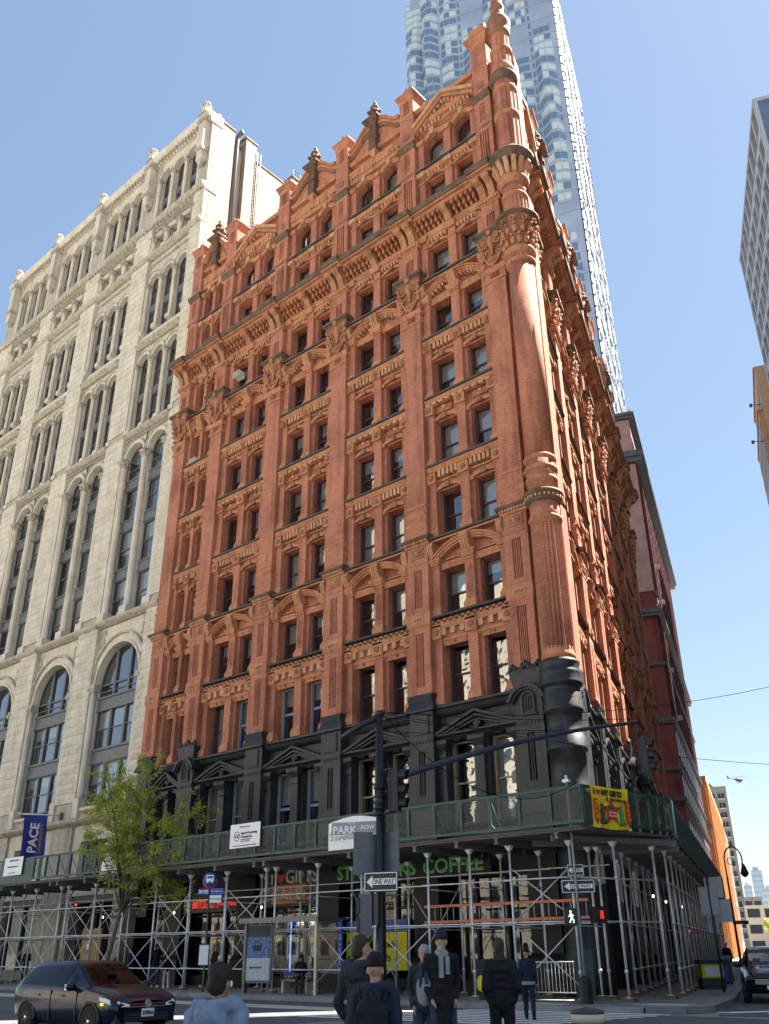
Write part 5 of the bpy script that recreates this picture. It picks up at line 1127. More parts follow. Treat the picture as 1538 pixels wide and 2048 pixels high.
# beams and deck along the main front
for x in FX:
    b = MB(); b.box(x - .05, x + .05, -4.3, -.25, 4.86, 5.0, 'shedbeam'); b.box(x - .1, x + .1, -4.3, -.25, 4.99, 5.02, 'shedbeam'); b.box(x - .1, x + .1, -4.3, -.25, 4.83, 4.86, 'shedbeam'); link('beam', b.mesh('beam'), shed)
def m_plank(L): 
    b = MB(); b.box(-L / 2, L / 2, -.13, .13, 0, .06, 'deckwood'); return b.mesh('deck_plank')
for q in range(7):
    for k in range(15):
        L = 7.0; link('deck_plank', cached('plank', lambda: m_plank(7.0)), shed, (.9 - q * 7.02, -4.15 + k * .268, 5.03))
b = MB(); b.box(-48.5, 4.3, -4.3, -.12, 5.1, 5.16, 'deckwood'); b.flat([(4.3, -4.25), (5.05, .4), (2.0, .2), (1.5, -.6), (1.5, -4.25)], 5.05, 5.15, 'deckwood')
qq = [bk(.4, .9), bk(.5, 3.1), bk(44, 3.1), bk(44, .9)]; b.flat([(v.x, v.y) for v in qq], 5.04, 5.14, 'deckwood'); link('deck', b.mesh('deck'), shed)
# parapet panels of green angle frame with clear mesh
def m_panel(w, h):
    b = MB(); t = .045
    b.box(0, w, -t, t, 0, .09, 'shedgreen'); b.box(0, w, -t, t, h - .09, h, 'shedgreen'); b.box(0, .07, -t * 1.2, t * 1.2, .09, h - .09, 'shedgreen'); b.box(w - .03, w, -t * .9, t * .9, .09, h - .09, 'shedgreen')
    b.prism([(.07, h - .09), (.07, h - .22), (.2, h - .09)], -.02, .02, 'shedgreen'); b.prism([(w - .03, h - .09), (w - .16, h - .09), (w - .03, h - .22)], -.02, .02, 'shedgreen'); b.prism([(.07, .09), (.2, .09), (.07, .22)], -.02, .02, 'shedgreen')
    b.tube([(.15, .5, .05), (.08, .02, h - .25)], .018, 'shedgreen', 5); return b.mesh('parapet_frame')
def m_mesh(w, h): b = MB(); b.quad((.05, 0, .08), (w - .03, 0, .08), (w - .03, 0, h - .08), (.05, 0, h - .08), 'shedmesh'); return b.mesh('mesh_sheet')
PH = ZR - ZD; PW = 1.22
k = 0; x = 4.4
while x > -48:
    solid = (-33.0 < x - PW / 2 < -30.0)
    p = link('parapet_frame', cached('ppan', lambda: m_panel(PW, PH)), shed, (x - PW, -4.22, ZD)); link('mesh_sheet', cached('pmesh', lambda: m_mesh(PW, PH)), p)
    if solid: b = MB(); b.box(0, PW, -.06, -.05, -.1, PH, 'shedgreen'); link('plywood', b.mesh('plywood'), p)
    x -= PW; k += 1
A = Vector((4.4, -4.22, 0)); B = Vector((5.13, .44, 0)); dAB = (B - A); nP = 4; wAB = dAB.length / nP; aAB = atan2(dAB.y, dAB.x)
for i in range(nP):
    p = link('parapet_frame', cached('ppan2', lambda: m_panel(wAB, PH)), shed, tuple(A + dAB * i / nP + Vector((0, 0, ZD))), aAB); link('mesh_sheet', cached('pmesh2', lambda: m_mesh(wAB, PH)), p)
b = MB(); b.box(0, 1.5, -.05, .03, -.1, PH + .05, 'shedgreen'); link('plywood', b.mesh('plywood'), shed, tuple(B + Vector((0, 0, ZD))), BT)
for i in range(34):
    v = B + TV * (1.5 + i * 1.25); p = link('fascia_panel', cached('fasc', lambda: (lambda q: (q.box(0, 1.22, -.03, .03, -.25, PH, 'darkfascia'), [q.box(.08 + j * .2, .14 + j * .2, -.06, -.03, -.25, PH, 'darkfascia') for j in range(6)], q.mesh('fascia_panel'))[2])(MB())), shed, (v.x, v.y, ZD), BT)
# corner and side street scaffold
for (x, y) in ((4.2, -2.2), (4.45, .1), (2.7, -1.2)): post(x, y)
bar('ledger', (3.35, -3.55, 3.72), (4.45, .1, 3.72)); bar('ledger', (3.35, -3.55, 2.42), (4.45, .1, 2.42))
SPS = [1.3 + 2.2 * i for i in range(20)]
for s in SPS:
    for out in (2.55, 1.0):
        v = bk(s, out); p = post(v.x, v.y); p.rotation_euler = (0, 0, BT)
    b = MB(); a = bk(s, 3.15); c = bk(s, .3); b.box(-.07, .07, -3.1, -.3, 4.78, 5.0, 'shedbeam'); link('beam', b.mesh('beam'), shed, tuple(bk(s, 0)), BT)
for i in range(len(SPS) - 1):
    for out in (2.6, 1.05):
        for z in (.98, 2.42, 3.72):
            a = bk(SPS[i] - .1, out, z); c = bk(SPS[i + 1] + .1, out, z); bar('ledger', tuple(a), tuple(c), .024)
    if i % 2 == 0:
        for out in (2.5, .95): bar('brace', tuple(bk(SPS[i], out, .6)), tuple(bk(SPS[i + 1], out, 3.9)), .02); bar('brace', tuple(bk(SPS[i + 1], out, .6)), tuple(bk(SPS[i], out, 3.9)), .02)
# corner beams seen from below
for (a, c) in (((3.0, -4.0), (5.0, .2)), ((1.6, -3.0), (4.9, .6)), ((2.0, -.9), (5.0, .9))):
    b = MB(); L = sqrt((c[0] - a[0]) ** 2 + (c[1] - a[1]) ** 2); b.box(0, L, -.07, .07, 4.8, 5.0, 'shedbeam'); link('beam', b.mesh('beam'), shed, (a[0], a[1], 0), atan2(c[1] - a[1], c[0] - a[0]))
# orange ladder laid on the scaffold
simple('ladderorange', (.62, .16, .08), .5)
lad = MB(); lad.box(-6.2, 1.0, -.03, .03, 0, .09, 'ladderorange'); lad.box(-6.2, 1.0, -.03, .03, .55, .64, 'ladderorange')
lo = tag(link('ladder', lad.mesh('ladder'), None, (1.6, YB - .1, 2.55), 0), 'orange fibreglass ladder lying on edge across the scaffold', 'ladder')
for k in range(24): b = MB(); b.tube([(0, 0, .05), (0, 0, .6)], .016, 'galv', 5); link('rung', cached('rung', lambda: b.mesh('rung')), lo, (-6.0 + k * .3, 0, 0))
# bare bulbs under the deck
emis('bulb', (1, .9, .7), 1.2); emis('redlamp', (1, .05, .03), .7)
def bulb(x, y, z, m='bulb', label='lit bare bulb clipped to the scaffold', loc=''):
    b = MB(); b.ball(0, 0, 0, .04, .04, .055, m, 8, 6); b.lathe([(.03, .06), (.03, .13)], 0, 0, 'slate', 6); return tag(link('work_light', b.mesh('work_light'), None, (x, y, z)), label, 'light', 'scaffold work lights')
bulb(-19.5, -2.2, 3.35, label='lit bare bulb right of the tree trunk under the shed'); bulb(-25.3, -2.4, 3.3, label='lit bare bulb left of the tree trunk under the shed'); bulb(-13.4, -2.0, 3.4, label='lit bare bulb above the bus stop timetable'); 
for i, (s, o, t) in enumerate(((3.0, 1.8, 'lit bare bulb just behind the red pedestrian signal'), (8, 1.8, 'lit bare bulb in the middle of the side street scaffold'), (14, 2.0, 'lit bare bulb deep in the side street scaffold'))): v = bk(s, o, 3.4); bulb(v.x, v.y, v.z, label=t)
v = bk(10.5, 2.4, 2.3); bulb(v.x, v.y, v.z, 'redlamp', 'red warning lamp on the side street scaffold'); bulb(-26.4, -3.4, 3.9, 'redlamp', 'red warning lamp on a post left of the tree')
# ---------------------------------------------------------------- signs on and under the shed
simple('signwhite', (.80, .80, .82), .45, 0, .04); simple('signnavy', (.02, .035, .12), .5); simple('signblue', (.02, .09, .42), .45); simple('signgreen', (.02, .16, .05), .5); simple('signtan', (.48, .43, .33), .6); simple('signred', (.60, .03, .03), .5); simple('signorange', (.62, .17, .03), .5); simple('signyellow', (.80, .68, .03), .5); simple('signblack', (.012, .012, .014), .5); simple('signgrey', (.28, .29, .31), .5); simple('bannerblue', (.03, .045, .30), .6); simple('bannergold', (.45, .28, .10), .6)
emis('letterred', (.75, .03, .02), .16); emis('lettergreen', (.02, .20, .04), .05)
simple('greenletter', (.05, .24, .08), .5)
def board(name, label, w, h, loc, rz, m='signwhite', t=.03, cat='sign', group=None):
    b = MB(); b.box(0, w, -t, 0, 0, h, m); b.box(.02, w - .02, 0, .02, .02, h - .02, 'signgrey'); return tag(link(name, b.mesh(name), None, loc, rz), label, cat, group)
TS = []
def put(parent, txt, size, mat, x, z, y=-.035, **kw): return lettering('lettering', txt, size, mat, parent, (x, y, z), **kw)
cs = board('contractor_sign', 'white contractor notice board with round navy logo on the shed parapet', 1.95, .98, (-13.0, -4.32, 5.64), 0)
put(cs, '140 Nassau Street', .09, 'signnavy', .62, .82); put(cs, 'Upgrade Contracting', .13, 'signnavy', .72, .55, bold=.004, fitw=1.05); put(cs, 'Company, Inc.', .13, 'signnavy', .72, .4, bold=.004); put(cs, 'For more information visit nyc.gov/buildings', .07, 'signnavy', .2, .07, fitw=1.55)
put(cs, 'ROOFING  WATERPROOFING', .05, 'signnavy', .72, .31); put(cs, 'MASONRY  RESTORATION', .05, 'signnavy', .72, .24)
b = MB(); b.arch(.45, .48, .17, .2, -.037, -.03, 'signnavy', 0, 2 * pi, 24); link('logo', b.mesh('logo'), cs); put(cs, 'UC', .2, 'signnavy', .35, .41, bold=.006)
c2 = board('contractor_sign', 'white contractor notice board on green plywood at the far left of the shed', 2.0, .95, (-32.8, -4.36, 5.55), 0)
put(c2, '150 NASSAU STREET', .12, 'signblue', .5, .74); put(c2, 'URBAN ASSOCIATES, LTD', .1, 'signnavy', .4, .42); put(c2, 'for more information visit', .07, 'signnavy', .6, .12)
c3 = board('notice_sheet', 'white sheet sign hanging on the parapet behind the tree', 1.4, 1.3, (-22.85, -4.32, 5.3), 0)
for k in range(5): put(c3, ['RENOVATION', 'NASSAU', 'IN PROGRESS', 'Anticipated', 'completion'][k], .17, 'signblue', .12, 1.05 - k * .22)
# coffee banner on the rail
b = MB(); n = 10
for i in range(n): xa, xb = 2.7 * i / n, 2.7 * (i + 1) / n; za = .18 * sin(i / n * pi); zb_ = .18 * sin((i + 1) / n * pi); b.add([(xa, -.03 * (i % 2), 0), (xb, -.03 * ((i + 1) % 2), 0), (xb, -.03 * ((i + 1) % 2), 1.0 + zb_), (xa, -.03 * (i % 2), 1.0 + za)], [(0, 1, 2, 3)], 'signwhite')
cb = tag(link('coffee_banner', b.mesh('coffee_banner'), None, (-6.95, -4.34, 5.15)), 'white cloth banner with pale letters tied to the shed rail', 'banner')
simple('paleletter', (.42, .46, .36), .6); put(cb, 'STARBUCKS', .46, 'paleletter', .1, .35, y=-.05, bold=.008, fitw=2.5)
# yellow gift banner at the corner
ab = A + dAB * .06 + Vector((.06, -.02, 0)); nb = 8; yb = MB(); W_, H_ = 1.95, 1.3
for i in range(nb):
    for j in range(3):
        P = lambda ii, jj: (W_ * ii / nb, -.06 - .04 * sin(ii * 1.3 + jj), H_ * jj / 3 - .05 * sin(pi * ii / nb)); yb.add([P(i, j), P(i + 1, j), P(i + 1, j + 1), P(i, j + 1)], [(0, 1, 2, 3)], 'signyellow', True)
yo = tag(link('gift_banner', yb.mesh('gift_banner'), None, tuple(ab + Vector((0, 0, 5.15))), aAB), 'yellow gift shop banner with red star on the shed corner', 'banner')
put(yo, 'I', .26, 'signblack', .1, .98, y=-.12, bold=.01); put(yo, 'NY GIFTS', .25, 'signblack', .5, .98, y=-.12, bold=.008); put(yo, '&', .2, 'signblack', .72, .8, y=-.12); put(yo, 'SHOWROOM', .13, 'signblack', .98, .82, y=-.12)
def heart(b, x, z, r, y0, y1, m):
    pts = []
    for i in range(24): t = 2 * pi * i / 24; pts.append((x + r * (16 * sin(t) ** 3) / 16, z + r * (13 * cos(t) - 5 * cos(2 * t) - 2 * cos(3 * t) - cos(4 * t)) / 16))
    b.prism(pts[::-1], y0, y1, m)
b = MB(); heart(b, .34, 1.07, .1, -.13, -.11, 'signred'); link('heart', b.mesh('heart'), yo)
b = MB(); pts = []
for i in range(10): a = pi / 2 + i * pi / 5; r = .47 if i % 2 == 0 else .2; pts.append((.95 + r * cos(a), .5 + r * sin(a)))
b.prism(pts, -.13, -.11, 'signred'); link('star', b.mesh('star'), yo)
put(yo, 'FREE', .17, 'signgreen', .74, .55, y=-.14, bold=.006); put(yo, 'GIFT WITH', .08, 'signwhite', .76, .43, y=-.14); put(yo, 'PURCHASE', .08, 'signwhite', .76, .33, y=-.14)
for x in (.06, 1.72):
    b = MB(); b.prism([(x, .25), (x + .1, .05), (x + .2, .25), (x + .2, .85), (x, .85)], -.13, -.11, 'signred'); link('arrow', b.mesh('arrow'), yo)
    for k, ch in enumerate('OPEN'): put(yo, ch, .14, 'signyellow', x + .05, .7 - k * .15, y=-.14)
for x in (.45, 1.42):
    b = MB(); b.lathe([(.13, .08), (.1, .2), (.06, .3), (.07, .5), (.04, .6), (.05, .68), (.01, .74)], x, -.13, 'slate' if x < 1 else 'greenletter', 8); link('statuette_print', b.mesh('statuette_print'), yo)
# shop fascias on the building
gs = tag(link('gift_shop_sign', (lambda q: (q.box(-2.1, 2.1, -.06, .06, .85, 1.95, 'signblack'), q.box(-2.1, 2.1, -.04, .06, 0, .85, 'signblack'), q.mesh('gift_shop_sign'))[2])(MB()), None, (-13.9, .12, 3.5)), 'black gift shop sign with cream letters and red heart', 'shop sign')
put(gs, 'N', .82, 'signtan', -1.95, 1.0, y=-.08, bold=.02, fitw=.5); put(gs, 'Y', .82, 'signtan', -1.4, 1.0, y=-.08, bold=.02, fitw=.5); put(gs, 'GIFTS', .82, 'signtan', -.25, 1.0, y=-.08, bold=.02, fitw=2.2)
b = MB(); heart(b, -.58, 1.28, .3, -.09, -.06, 'signred'); link('heart', b.mesh('heart'), gs)
so_ = tag(link('sale_sign', (lambda q: (q.box(-1.15, 1.15, -.05, .05, 0, .8, 'signorange'), q.mesh('sale_sign'))[1])(MB()), None, (-13.85, .02, 3.62)), 'orange SALE sign below the gift shop letters', 'shop sign'); put(so_, 'SALE', .78, 'signtan', -1.0, .13, y=-.07, bold=.02, fitw=2.0)
s3 = tag(link('police_sign', (lambda q: (q.box(0, .8, -.05, .05, .4, .8, 'signblue'), q.box(0, .8, -.05, .05, 0, .4, 'signred'), q.mesh('police_sign'))[1])(MB()), None, (-15.85, .02, 3.62)), 'blue and red small sign left of the SALE sign', 'shop sign'); put(s3, 'NYPD', .28, 'signwhite', .06, .48, y=-.06); put(s3, 'FDNY', .28, 'signwhite', .06, .08, y=-.06)
s4 = tag(link('souvenir_sign', (lambda q: (q.box(0, 1.0, -.05, .05, 0, .8, 'signblack'), q.mesh('souvenir_sign'))[1])(MB()), None, (-12.68, .02, 3.62)), 'black I love NY sign right of the SALE sign', 'shop sign'); put(s4, 'I', .3, 'signtan', .06, .46, y=-.06); put(s4, 'NY', .3, 'signtan', .5, .46, y=-.06); put(s4, 'NY NY', .26, 'signtan', .1, .1, y=-.06)
b = MB(); heart(b, .33, .56, .12, -.07, -.05, 'signred'); link('heart', b.mesh('heart'), s4)
ms = tag(link('market_sign', (lambda q: (q.box(-2.2, 2.2, -.05, .05, 0, .8, 'signblack'), q.mesh('market_sign'))[1])(MB()), None, (-19.6, .1, 3.42)), 'black market sign with glowing red letters and yellow disc', 'shop sign')
put(ms, 'MITSUKI', .52, 'letterred', -1.45, .2, y=-.07, bold=.008, fitw=1.75); put(ms, 'Japanese Market', .3, 'letterred', .5, .26, y=-.07, fitw=1.6)
b = MB(); b.lathe([(.3, 0), (.3, .03)], 0, 0, 'signyellow', 20); 
for i in range(len(b.v)): x, y, z = b.v[i]; b.v[i] = (-1.85 + x, -.06 - z, .4 + y)
link('disc', b.mesh('disc'), ms)
rs = tag(link('retail_sign', (lambda q: (q.box(-1.6, 1.6, -.05, .05, 0, .5, 'signblack'), q.mesh('retail_sign'))[1])(MB()), None, (-26.6, .05, 3.35)), 'black sign offering retail space behind the tree trunk', 'shop sign'); put(rs, 'RETAIL SPACE AVAILABLE', .2, 'signwhite', -1.45, .16, y=-.06, bold=.004)
sb = tag(link('coffee_sign', (lambda q: (q.box(0, 8.6, -.03, .06, 0, .95, 'shopblack'), q.mesh('coffee_sign'))[1])(MB()), None, (-10.75, -.2, 4.26)), 'black fascia with green coffee shop letters near the corner', 'shop sign'); 
for t_, x_, w_ in (('STARBUCKS', .3, 4.5), ('COFFEE', 5.2, 3.03)): put(sb, t_, .76, 'lettergreen', x_, .2, y=-.075, bold=.004, fitw=w_, depth=.012); put(sb, t_, .76, 'signtan', x_ - .015, .192, y=-.045, bold=.02, fitw=w_ + .04, depth=.01)
# shop interiors: shelves of goods, window posters
simple('goods', (.25, .22, .2), .7, 0, .9, 30)
wd = tag(link('window_display', None, None, (WXP[2] + .6, .9, 0)), 'lit gift shop window shelves packed with small souvenirs', 'display'); emis('ledblue', (.2, .3, 1), .5)
emis('ledwhite', (1, .97, .9), 10)
for r in range(6):
    b = MB(); b.box(-1.1, 1.1, .1, .5, .9 + r * .36, .92 + r * .36, 'galv'); link('shelf', b.mesh('shelf'), wd)
    for k in range(14):
        c_ = [('signwhite'), ('signblue'), ('signred'), ('goods'), ('galv'), ('signyellow'), ('signtan')][(k * 5 + r * 3) % 7]; b = MB(); h = .14 + .14 * random.random(); b.box(-.055, .055, -.05, .05, 0, h, c_ if random.random() < .4 else 'goods'); b.frus(0, 0, h, h + .04, .05, .05, .02, .02, c_); link('souvenir', b.mesh('souvenir'), wd, (-1.02 + k * .155, .3, .92 + r * .36))
b = MB(); b.box(-1.15, 1.15, .02, .06, 3.02, 3.1, 'ledwhite'); b.box(-1.2, -1.15, .02, .06, .8, 3.1, 'ledblue'); link('led_strip', b.mesh('led_strip'), wd)
b = MB(); b.box(-1.2, 1.2, -.32, -.3, .2, .8, 'signblue'); link('apron', b.mesh('apron'), wd); put(wd, 'NY', .34, 'signwhite', -1.05, .38, y=-.34, bold=.015); put(wd, 'GIFTS', .34, 'signwhite', -.1, .38, y=-.34, bold=.015); b = MB(); heart(b, -.3, .5, .13, -.35, -.33, 'signred'); link('heart', b.mesh('heart'), wd)
def poster(label, x, w, z0, z1, y=-.16, txts=()):
    b = MB(); b.box(0, w, 0, .02, z0, z1 - .42, 'signyellow'); b.box(0, w, 0, .02, z1 - .42, z1, 'signblue'); o = tag(link('shop_poster', b.mesh('shop_poster'), None, (x, y + .55, 0)), label, 'poster', 'yellow window posters')
    for t, xx, zz, sz in txts: put(o, t, sz, 'signblack', xx, zz, y=-.012, bold=.005)
    return o
poster('yellow window poster beside the souvenir shelves behind the bus shelter', WXP[3] - 2.05, 1.3, .7, 2.8, txts=(('Moc', .1, 1.75, .4), ('runs', .1, 1.25, .4)))
poster('yellow window poster right of the bus shelter behind the scaffold', WXP[3] - .5, 1.9, .9, 2.8, txts=(('dernkin', .12, 1.75, .4), ('on 2s', .12, 1.25, .4)))
# ================================================================ street furniture
simple('polegreen', (.02, .06, .05), .45); simple('poleblack', (.016, .018, .024), .4, .2, .2, 3); simple('bluearm', (.022, .034, .06), .4, .1, .15, 1); simple('cable', (.008, .008, .01), .9, 0, .1, 3, .1); simple('lenscap', (.02, .02, .02), .4); simple('signback', (.11, .12, .14), .5, .3)
emis('redsignal', (.9, .04, .02), .1); emis('walkman', (.9, .95, 1), .22)
def oneway(name, label, w, h, loc, rz, parent=None):
    b = MB(); b.box(-w / 2, w / 2, -.008, .008, -h / 2, h / 2, 'signblack'); o = tag(link(name, b.mesh(name), None, loc, rz), label, 'sign', 'one way signs')
    b = MB(); t = h * .045; g = h * .05
    for q in ((-w / 2 + g, w / 2 - g, h / 2 - g - t, h / 2 - g), (-w / 2 + g, w / 2 - g, -h / 2 + g, -h / 2 + g + t), (-w / 2 + g, -w / 2 + g + t, -h / 2 + g + t, h / 2 - g - t), (w / 2 - g - t, w / 2 - g, -h / 2 + g + t, h / 2 - g - t)): b.box(q[0], q[1], -.012, -.008, q[2], q[3], 'signwhite')
    link('border', b.mesh('border'), o)
    b = MB(); a = -w / 2 + .09 * w; b.prism([(a, 0), (a + .17 * w, -.3 * h), (a + .17 * w, -.16 * h), (w / 2 - .07 * w, -.16 * h), (w / 2 - .07 * w, .16 * h), (a + .17 * w, .16 * h), (a + .17 * w, .3 * h)], -.013, -.008, 'signwhite'); link('arrow', b.mesh('arrow'), o)
    lettering('lettering', 'ONE WAY', h * .36, 'signblack', o, (-w * .24, -.015, -h * .12), bold=.003, fitw=w * .64, depth=.002); return o
def signal_head(parent, loc, rz, lit=None):
    b = MB()
    b.box(-.17, .17, -.11, .11, 0, 1.06, 'poleblack'); b.box(-.2, .2, .09, .12, -.03, 1.09, 'poleblack'); o = link('signal_head', b.mesh('signal_head'), parent, loc, rz)
    for k in range(3):
        b = MB(); n = 14; vs = []; fs = []
        for j in range(2):
            for i in range(n + 1): a = -pi * .18 + pi * 1.36 * i / n; L = -.11 if j == 0 else -.36 + .06 * (1 - sin(max(0, min(pi, a)))); vs.append((.15 * cos(a), L, .15 * sin(a)))
        for i in range(n): fs.append((i, i + 1, n + 2 + i, n + 1 + i))
        b.add(vs, fs, 'poleblack', True); b.lathe([(.13, 0), (.11, .02), (0, .03)], 0, 0, 'redsignal' if lit == k else 'lenscap', 14)
        q = 42
        for i in range(len(b.v) - q, len(b.v)): x, y, z = b.v[i]; b.v[i] = (x, -.11 - z, y)
        link('visor', b.mesh('visor'), o, (0, 0, .18 + .35 * (2 - k)))
    return o
PB = Vector((3.54, -12.98, 0)); acam = atan2(CAM.y - PB.y, CAM.x - PB.x)
b = MB(); b.lathe([(.14, 0), (.14, .9), (.1, 1.0), (.1, 7.3)], 0, 0, 'poleblack', 12); b.lathe([(.2, 0), (.2, .5), (.15, .6)], 0, 0, 'poleblack', 12)
sp = tag(link('signal_pole', b.mesh('signal_pole'), None, tuple(PB)), 'black traffic signal pole with long blue mast arm in the foreground', 'traffic signal')
b = MB(); 
for z in (4.78, 4.92, 5.05, 5.2, 5.42): b.lathe([(.1, z - .05), (.16, z - .03), (.17, z), (.16, z + .03), (.1, z + .05)], 0, 0, 'poleblack', 14)
b.lathe([(.135, 4.75), (.135, 5.5)], 0, 0, 'poleblack', 14); link('collar', b.mesh('collar'), sp)
E2 = Vector((6.75, -4.45, 8.0)) - PB; b = MB(); st = Vector((.1, .25, 5.62)); pts = []
for i in range(13):
    t = i / 12; p = st.lerp(E2, t); p.z = 5.62 + (8.0 - 5.62) * (t * .62 + .38 * (1 - (1 - t) ** 2)); pts.append(tuple(p))
b.tube(pts, [.095 - .045 * i / 12 for i in range(13)], 'bluearm', 10); link('mast_arm', b.mesh('mast_arm'), sp)
rzs = atan2(-.35, .94) + pi / 2
signal_head(sp, (.45, .1, 4.8), radians(112)); b = MB(); b.tube([(0, 0, 5.82), (.42, -.05, 5.86)], .03, 'poleblack', 6); b.tube([(0, 0, 4.76), (.42, -.05, 4.78)], .03, 'poleblack', 6); b.tube([(.1, 0, 5.3), (.36, 0, 5.3)], .025, 'poleblack', 6); link('bracket', b.mesh('bracket'), sp)
b = MB(); b.tube([(0, 0, 0), (0, 0, -.45)], .04, 'poleblack', 6); link('hanger', b.mesh('hanger'), sp, tuple(E2)); signal_head(sp, (E2.x + .05, E2.y + .05, E2.z - 1.55), radians(108), 0)
b = MB(); b.tube([(.0, 0, 7.28), (-.35, -.3, 7.05), (-.75, -.65, 6.72)], [.075, .085, .07], 'poleblack', 10); b.ball(0, 0, 7.34, .13, .13, .1, 'poleblack', 10, 6)
for k in range(4): b.tube([(0, 0, 7.3), (.12 + .05 * k, .02 * k, 7.42 - .05 * k), (.3 + .08 * k, .1, 7.3 - .03 * k)], .014, 'poleblack', 5)
link('top_fitting', b.mesh('top_fitting'), sp)
b = MB(); b.tube([(.13, .03, 1), (.13, .03, 4.7)], .02, 'poleblack', 6); b.box(-.1, .1, -.2, -.09, 2.2, 2.9, 'poleblack'); link('conduit', b.mesh('conduit'), sp)
fc = acam + pi / 2                        # signs face the camera side
oneway('one_way_sign', 'ONE WAY arrow sign on the foreground signal pole', .92, .46, (PB.x + .12 * cos(acam) + .09, PB.y + .12 * sin(acam) - .08, 3.16), radians(18))
bd = MB(); bd.box(-.03, .03, -.42, .42, 0, 1.0, 'signback'); q = tag(link('road_sign_back', bd.mesh('road_sign_back'), None, (PB.x - .3, PB.y - .05, 3.35), radians(-32)), 'grey back of a large sign on the left of the signal pole', 'sign')
bd = MB(); bd.box(-.38, .38, .0, .03, 0, 1.0, 'signback'); q = tag(link('road_sign_back', bd.mesh('road_sign_back'), None, (PB.x + .02, PB.y + .16, 3.35), radians(20)), 'grey sign plate behind the signal pole above the ONE WAY arrow', 'sign')
bd = MB(); bd.box(-.18, .18, -.14, .14, 0, .95, 'signback'); bd.box(-.15, .15, -.2, -.14, .08, .42, 'poleblack'); bd.box(-.15, .15, -.2, -.14, .5, .86, 'poleblack'); q = tag(link('pedestrian_signal', bd.mesh('pedestrian_signal'), None, (PB.x - .3, PB.y - .22, 1.95), radians(-40)), 'dark pedestrian signal box below the ONE WAY arrow on signal pole', 'pedestrian signal')
bd = MB(); bd.box(-.62, .62, -.01, .01, 0, .34, 'signgrey'); bd.box(-.62, .62, -.012, -.01, 0, .02, 'signwhite'); bd.box(-.62, .62, -.012, -.01, .32, .34, 'signwhite'); q = tag(link('street_name_sign', bd.mesh('street_name_sign'), None, (PB.x - .7, PB.y - .2, 4.3), radians(24)), 'grey PARK ROW street name sign on the signal pole', 'sign'); put(q, 'PARK', .26, 'signwhite', -.58, .05, y=-.015, bold=.006); put(q, 'ROW', .15, 'signwhite', .18, .13, y=-.015, bold=.003); put(q, '+35-43', .08, 'signwhite', -.2, .27, y=-.015)
# overhead wires
def wire(label, a, c, sag, r=.009):
    a, c = Vector(a), Vector(c); b = MB(); pts = []
    for i in range(25): t = i / 24; p = a.lerp(c, t); p.z -= sag * 4 * t * (1 - t); pts.append(p)
    b.tube(pts, r, 'cable', 5); return tag(link('overhead_wire', b.mesh('overhead_wire'), None), label, 'wire', 'wires from the signal pole')
def ray(u, v, d):
    x = (u - 769) / 1799.343; y = (v - 1024) / 1799.343; w = (_f + _r * x - _u * y); return CAM + w * (d / sqrt(w.x ** 2 + w.y ** 2))
T = PB + Vector((.05, 0, 7.36))
wire('overhead wire rising from the signal pole to the upper right edge', T, ray(1640, 1348, 34), .55); wire('overhead wire running to the mast arm tip and on to the right', T + Vector((0, 0, .03)), PB + E2 + Vector((0, 0, .12)), .12)
wire('second wire sagging just below the mast arm tip wire', T - Vector((0, 0, .1)), PB + E2 + Vector((0, 0, -.02)), .3); wire('overhead wire falling from the signal pole to the lower right edge', T, ray(1640, 1534, 36), .25)
wire('slack cable from the signal pole to the shed corner post', T, (4.35, -4.25, 6.52), 1.25, .012)
wire('low wire crossing from pole to the iron pier', T - Vector((0, 0, .5)), (6.0, -5.5, 7.75), .1)
# traffic island under the pole
b = MB(); b.flat([(2.0, -14.2), (5.4, -14.0), (5.8, -12.6), (2.2, -12.2)], -.01, .13, 'concrete'); struct('traffic_island', b)
# corner pole with signs
cp = Vector((3.66, -3.85, .15)); b = MB(); b.lathe([(.04, .7), (.034, 6.6)], 0, 0, 'signgrey', 8); b.lathe([(.2, 0), (.2, .62), (.16, .7), (.06, .75)], 0, 0, 'poleblack', 8, False)
co = tag(link('corner_sign_pole', b.mesh('corner_sign_pole'), None, tuple(cp)), 'tall thin grey pole with black base box at the shed corner', 'pole')
b = MB(); b.box(-.12, .12, -.08, .08, 6.45, 6.55, 'galv'); b.ball(0, 0, 6.62, .06, .06, .08, 'acwhite', 8, 5); link('camera_bracket', b.mesh('camera_bracket'), co)
oneway('one_way_sign', 'large ONE WAY arrow sign on the corner pole', 1.05, .4, (cp.x + .02, cp.y + .07, 3.42), radians(28)); oneway('one_way_sign', 'smaller ONE WAY arrow sign at the top of the corner pole stack', .52, .36, (cp.x - .02, cp.y + .08, 3.9), radians(28))
bd = MB(); bd.box(-.24, .24, -.16, .16, 0, .5, 'poleblack'); bd.box(-.2, .2, -.2, -.16, .03, .47, 'signblack'); q = tag(link('pedestrian_signal', bd.mesh('pedestrian_signal'), None, (cp.x - .38, cp.y + .25, 2.3), radians(22)), 'pedestrian signal showing a white walking man at the corner', 'pedestrian signal')
b = MB(); b.ball(-.02, -.21, .4, .035, .01, .035, 'walkman', 8, 5); b.tube([(-.02, -.21, .35), (0, -.21, .22)], .035, 'walkman', 5); b.tube([(0, -.21, .22), (-.07, -.21, .08)], .022, 'walkman', 5); b.tube([(0, -.21, .22), (.06, -.21, .15), (.05, -.21, .07)], .022, 'walkman', 5); b.tube([(-.02, -.21, .33), (.07, -.21, .27)], .018, 'walkman', 5); b.tube([(-.02, -.21, .33), (-.09, -.21, .25)], .018, 'walkman', 5); link('walking_figure', b.mesh('walking_figure'), q)
